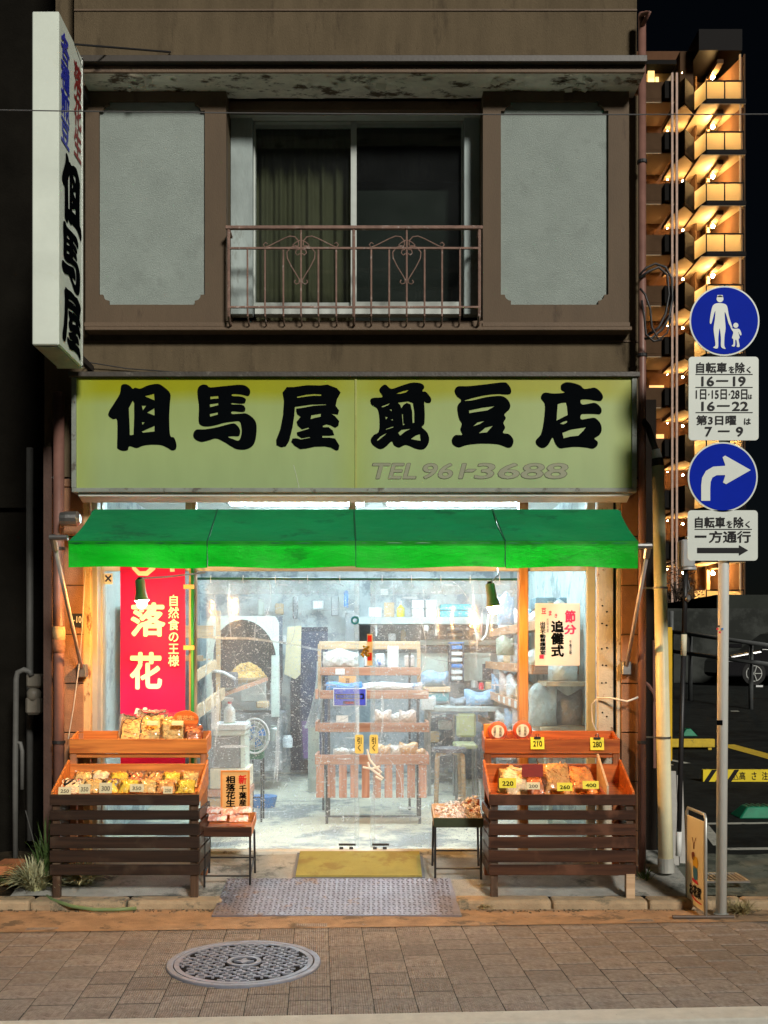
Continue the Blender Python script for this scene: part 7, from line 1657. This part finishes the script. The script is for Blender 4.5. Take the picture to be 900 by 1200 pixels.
# ---- a dark shrub at the foot of the tower and the weeds by the shop
def leaves(m, c, rx, ry, rz, n, s, seed, tilt=1.):
    rnd = random.Random(seed)
    for k in range(n):
        d = Vector((rnd.gauss(0, 1), rnd.gauss(0, 1), rnd.gauss(0, 1))).normalized() * rnd.uniform(.45, 1) ** .5
        p = Vector(c) + Vector((d.x * rx, d.y * ry, d.z * rz)) * (1 + .25 * math.sin(d.x * 5 + seed)); a = Vector((rnd.uniform(-1, 1), rnd.uniform(-1, 1), rnd.uniform(-.6, .8))).normalized() * s * rnd.uniform(.6, 1.3); b = a.orthogonal().normalized() * s * .35
        m.quad(p - a * .5, p + b * .5, p + a * .5, p - b * .5)
def tree_dark():
    y = 44.; t = thing('dark_tree', (X(792, y), y, 0), 'dark bare looking tree at the foot of the tower above the lot wall', 'tree')
    MB().tube([(X(792, y), y, 0), (X(793, y), y, 2.5), (X(791, y), y, 4.6)], [.16, .12, .05], 8).build('trunk', PM('dark_bark', (.06, .04, .03), .9), t)
    br = MB()
    for k in range(9): a = k * .7; br.tube([(X(792, y), y, 1.8 + k * .28), (X(792, y) + math.cos(a) * .5, y + math.sin(a) * .5, 2.6 + k * .28), (X(792, y) + math.cos(a) * .9, y + math.sin(a) * .8, 3.4 + k * .2)], [.05, .03, .01], 5)
    br.build('limb', MATS['dark_bark'], t, kind='stuff')
    m = MB(); leaves(m, (X(792, y), y, 3.8), .95, .8, 1.5, 1500, .16, 3); m.build('crown', PM('dark_brown_leaves', (.07, .045, .025), .8, .5, 2, 0), t, kind='stuff', fix=False)
tree_dark()
def weeds(c, n, L_, spread, mat, lab, seed, w=.008, upb=1.0, name='weed_clump'):
    t = thing(name, c, lab, 'plant'); rnd = random.Random(seed); m = MB(); m2 = MB()
    for k in range(n):
        a = rnd.uniform(0, 6.283); l = L_ * rnd.uniform(.5, 1.1); out = spread * rnd.uniform(.2, 1.); base_ = Vector(c) + Vector((rnd.gauss(0, .02), rnd.gauss(0, .02), 0)); s_ = Vector((-math.sin(a), math.cos(a), 0)); ww = w * rnd.uniform(.6, 1.3); prev = None
        for i in range(6):
            f = i / 5; p = base_ + Vector((math.cos(a), math.sin(a), 0)) * out * f + Vector((0, 0, l * (f * upb - .75 * f * f * (out / spread)))); p.z = max(p.z, c[2] + .003)
            tw_ = ww * (1 - f) ** .6 + .0004; q = (p - s_ * tw_, p + s_ * tw_)
            if prev: m.quad(prev[0], prev[1], q[1], q[0])
            prev = q
    m.build('blades', mat, t, kind='stuff', fix=False)
    return t
lg = PM('fresh_green_leaf', (.07, .13, .035), .6, .4, 9, 0); lv = PM('variegated_leaf', (.42, .42, .24), .6, .45, 14, 0); ls = PM('straw_leaf', (.36, .30, .14), .7, .4, 14, 0)
weeds((X(42, 6.72), 6.72, .06), 300, .30, .26, lv, 'pale striped spider plant clump at the foot of the left corner', 1, .009)
weeds((X(58, 6.8), 6.8, .07), 150, .42, .15, lg, 'taller fresh green weed behind the spider plant clump', 2, .011, 1.3)
weeds((X(96, 6.80), 6.80, .09), 240, .22, .24, lv, 'pale weed clump growing beneath the left display stand', 3, .009)
weeds((X(565, 6.50), 6.50, .01), 80, .06, .10, ls, 'low straw coloured grass tuft right of the steel ramp', 4, .004)
weeds((X(868, 6.38), 6.38, .0), 150, .12, .16, ls, 'dry grass tuft right of the white sign pole foot', 5, .004)
weeds((X(758, 6.9), 6.9, .09), 22, .16, .12, lg, 'small green weed at the right corner of the shop', 6, .006)
def fern(c, n, L_, lab, seed):
    t = thing('fern', c, lab, 'plant'); rnd = random.Random(seed); m = MB()
    for k in range(n):
        a = rnd.uniform(0, 6.283); l = L_ * rnd.uniform(.7, 1.1)
        for i in range(2, 15):
            f = i / 15; p = Vector(c) + Vector((math.cos(a) * l * f, math.sin(a) * l * f, l * (1.1 * f - .8 * f * f))); w_ = .05 * math.sin(math.pi * f) + .006; s_ = Vector((-math.sin(a), math.cos(a), 0)); d = Vector((math.cos(a), math.sin(a), -.2))
            for g_ in (-1, 1): m.quad(p, p + s_ * g_ * w_ * .5 + d * .008, p + s_ * g_ * w_ + d * .012, p + s_ * g_ * w_ * .5 - d * .006)
    m.build('fronds', PM('dark_fern_leaf', (.05, .11, .035), .6, .4, 9, 0), t, kind='stuff', fix=False)
fern((X(14, 6.95), 6.95, .03), 20, .30, 'dark green fern at the far left corner of the alley', 7)
fern((X(46, 7.0), 7.0, .05), 16, .34, 'upright dark fern behind the spider plant clump', 8)
box(X(-14, 7.3), X(14, 7.3), 7.3, 7.6, 0, .10).build('clay_tray', PM('terracotta', (.45, .16, .06), .8, .25, 8, .3), label='low terracotta slab at the far left edge of the alley', cat='slab', bev=.015)
MB().tube([at(48, 1046, 6.75), at(62, 1055, 6.5), at(84, 1062, 6.42), at(110, 1066, 6.40), at(135, 1066, 6.40), at(160, 1064.5, 6.42)], .012, 8).build('garden_hose', PM('green_hose', (.16, .24, .10), .5, .2, 8, .1), label='short piece of green hose lying over the kerb at the left', cat='hose', smooth=True)
# overhead wires
MB().tube([Vector((-4.5 + 9 * k / 24, 5.4, Z(128, 5.4) + .0 + .05 * ((k / 12 - 1) ** 2) - .05 * (k / 24))) for k in range(25)], .0032, 5).build('overhead_wire', PM('grey_wire', (.12, .12, .12), .6), label='thin overhead wire crossing the whole picture in front of the upstairs window', cat='wire')
MB().tube([at(78, 432, 6.9), at(100, 424, 7.05), at(150, 432, 7.08), at(220, 437, 7.08)], .004, 5).build('sign_wire', black, label='thin black wire running from the projecting sign to the big signboard', cat='wire')
MB().tube([at(700, 818, 7.1), at(716, 818, 7.06), at(735, 822, 7.0), at(748, 817, 7.0)], .007, 6).build('white_rope', PM('white_cord_mat', (.7, .68, .62), .6), label='white cord tied across the rusty steel post at right', cat='cord', smooth=True)
MB().tube([at(700, 818, 7.1), at(693, 826, 7.15), at(694, 845, 7.15), at(701, 862, 7.1)], .004, 5).build('white_rope', MATS['white_cord_mat'], label='thin white cord loop hanging left of the rusty steel post', cat='cord', smooth=True)
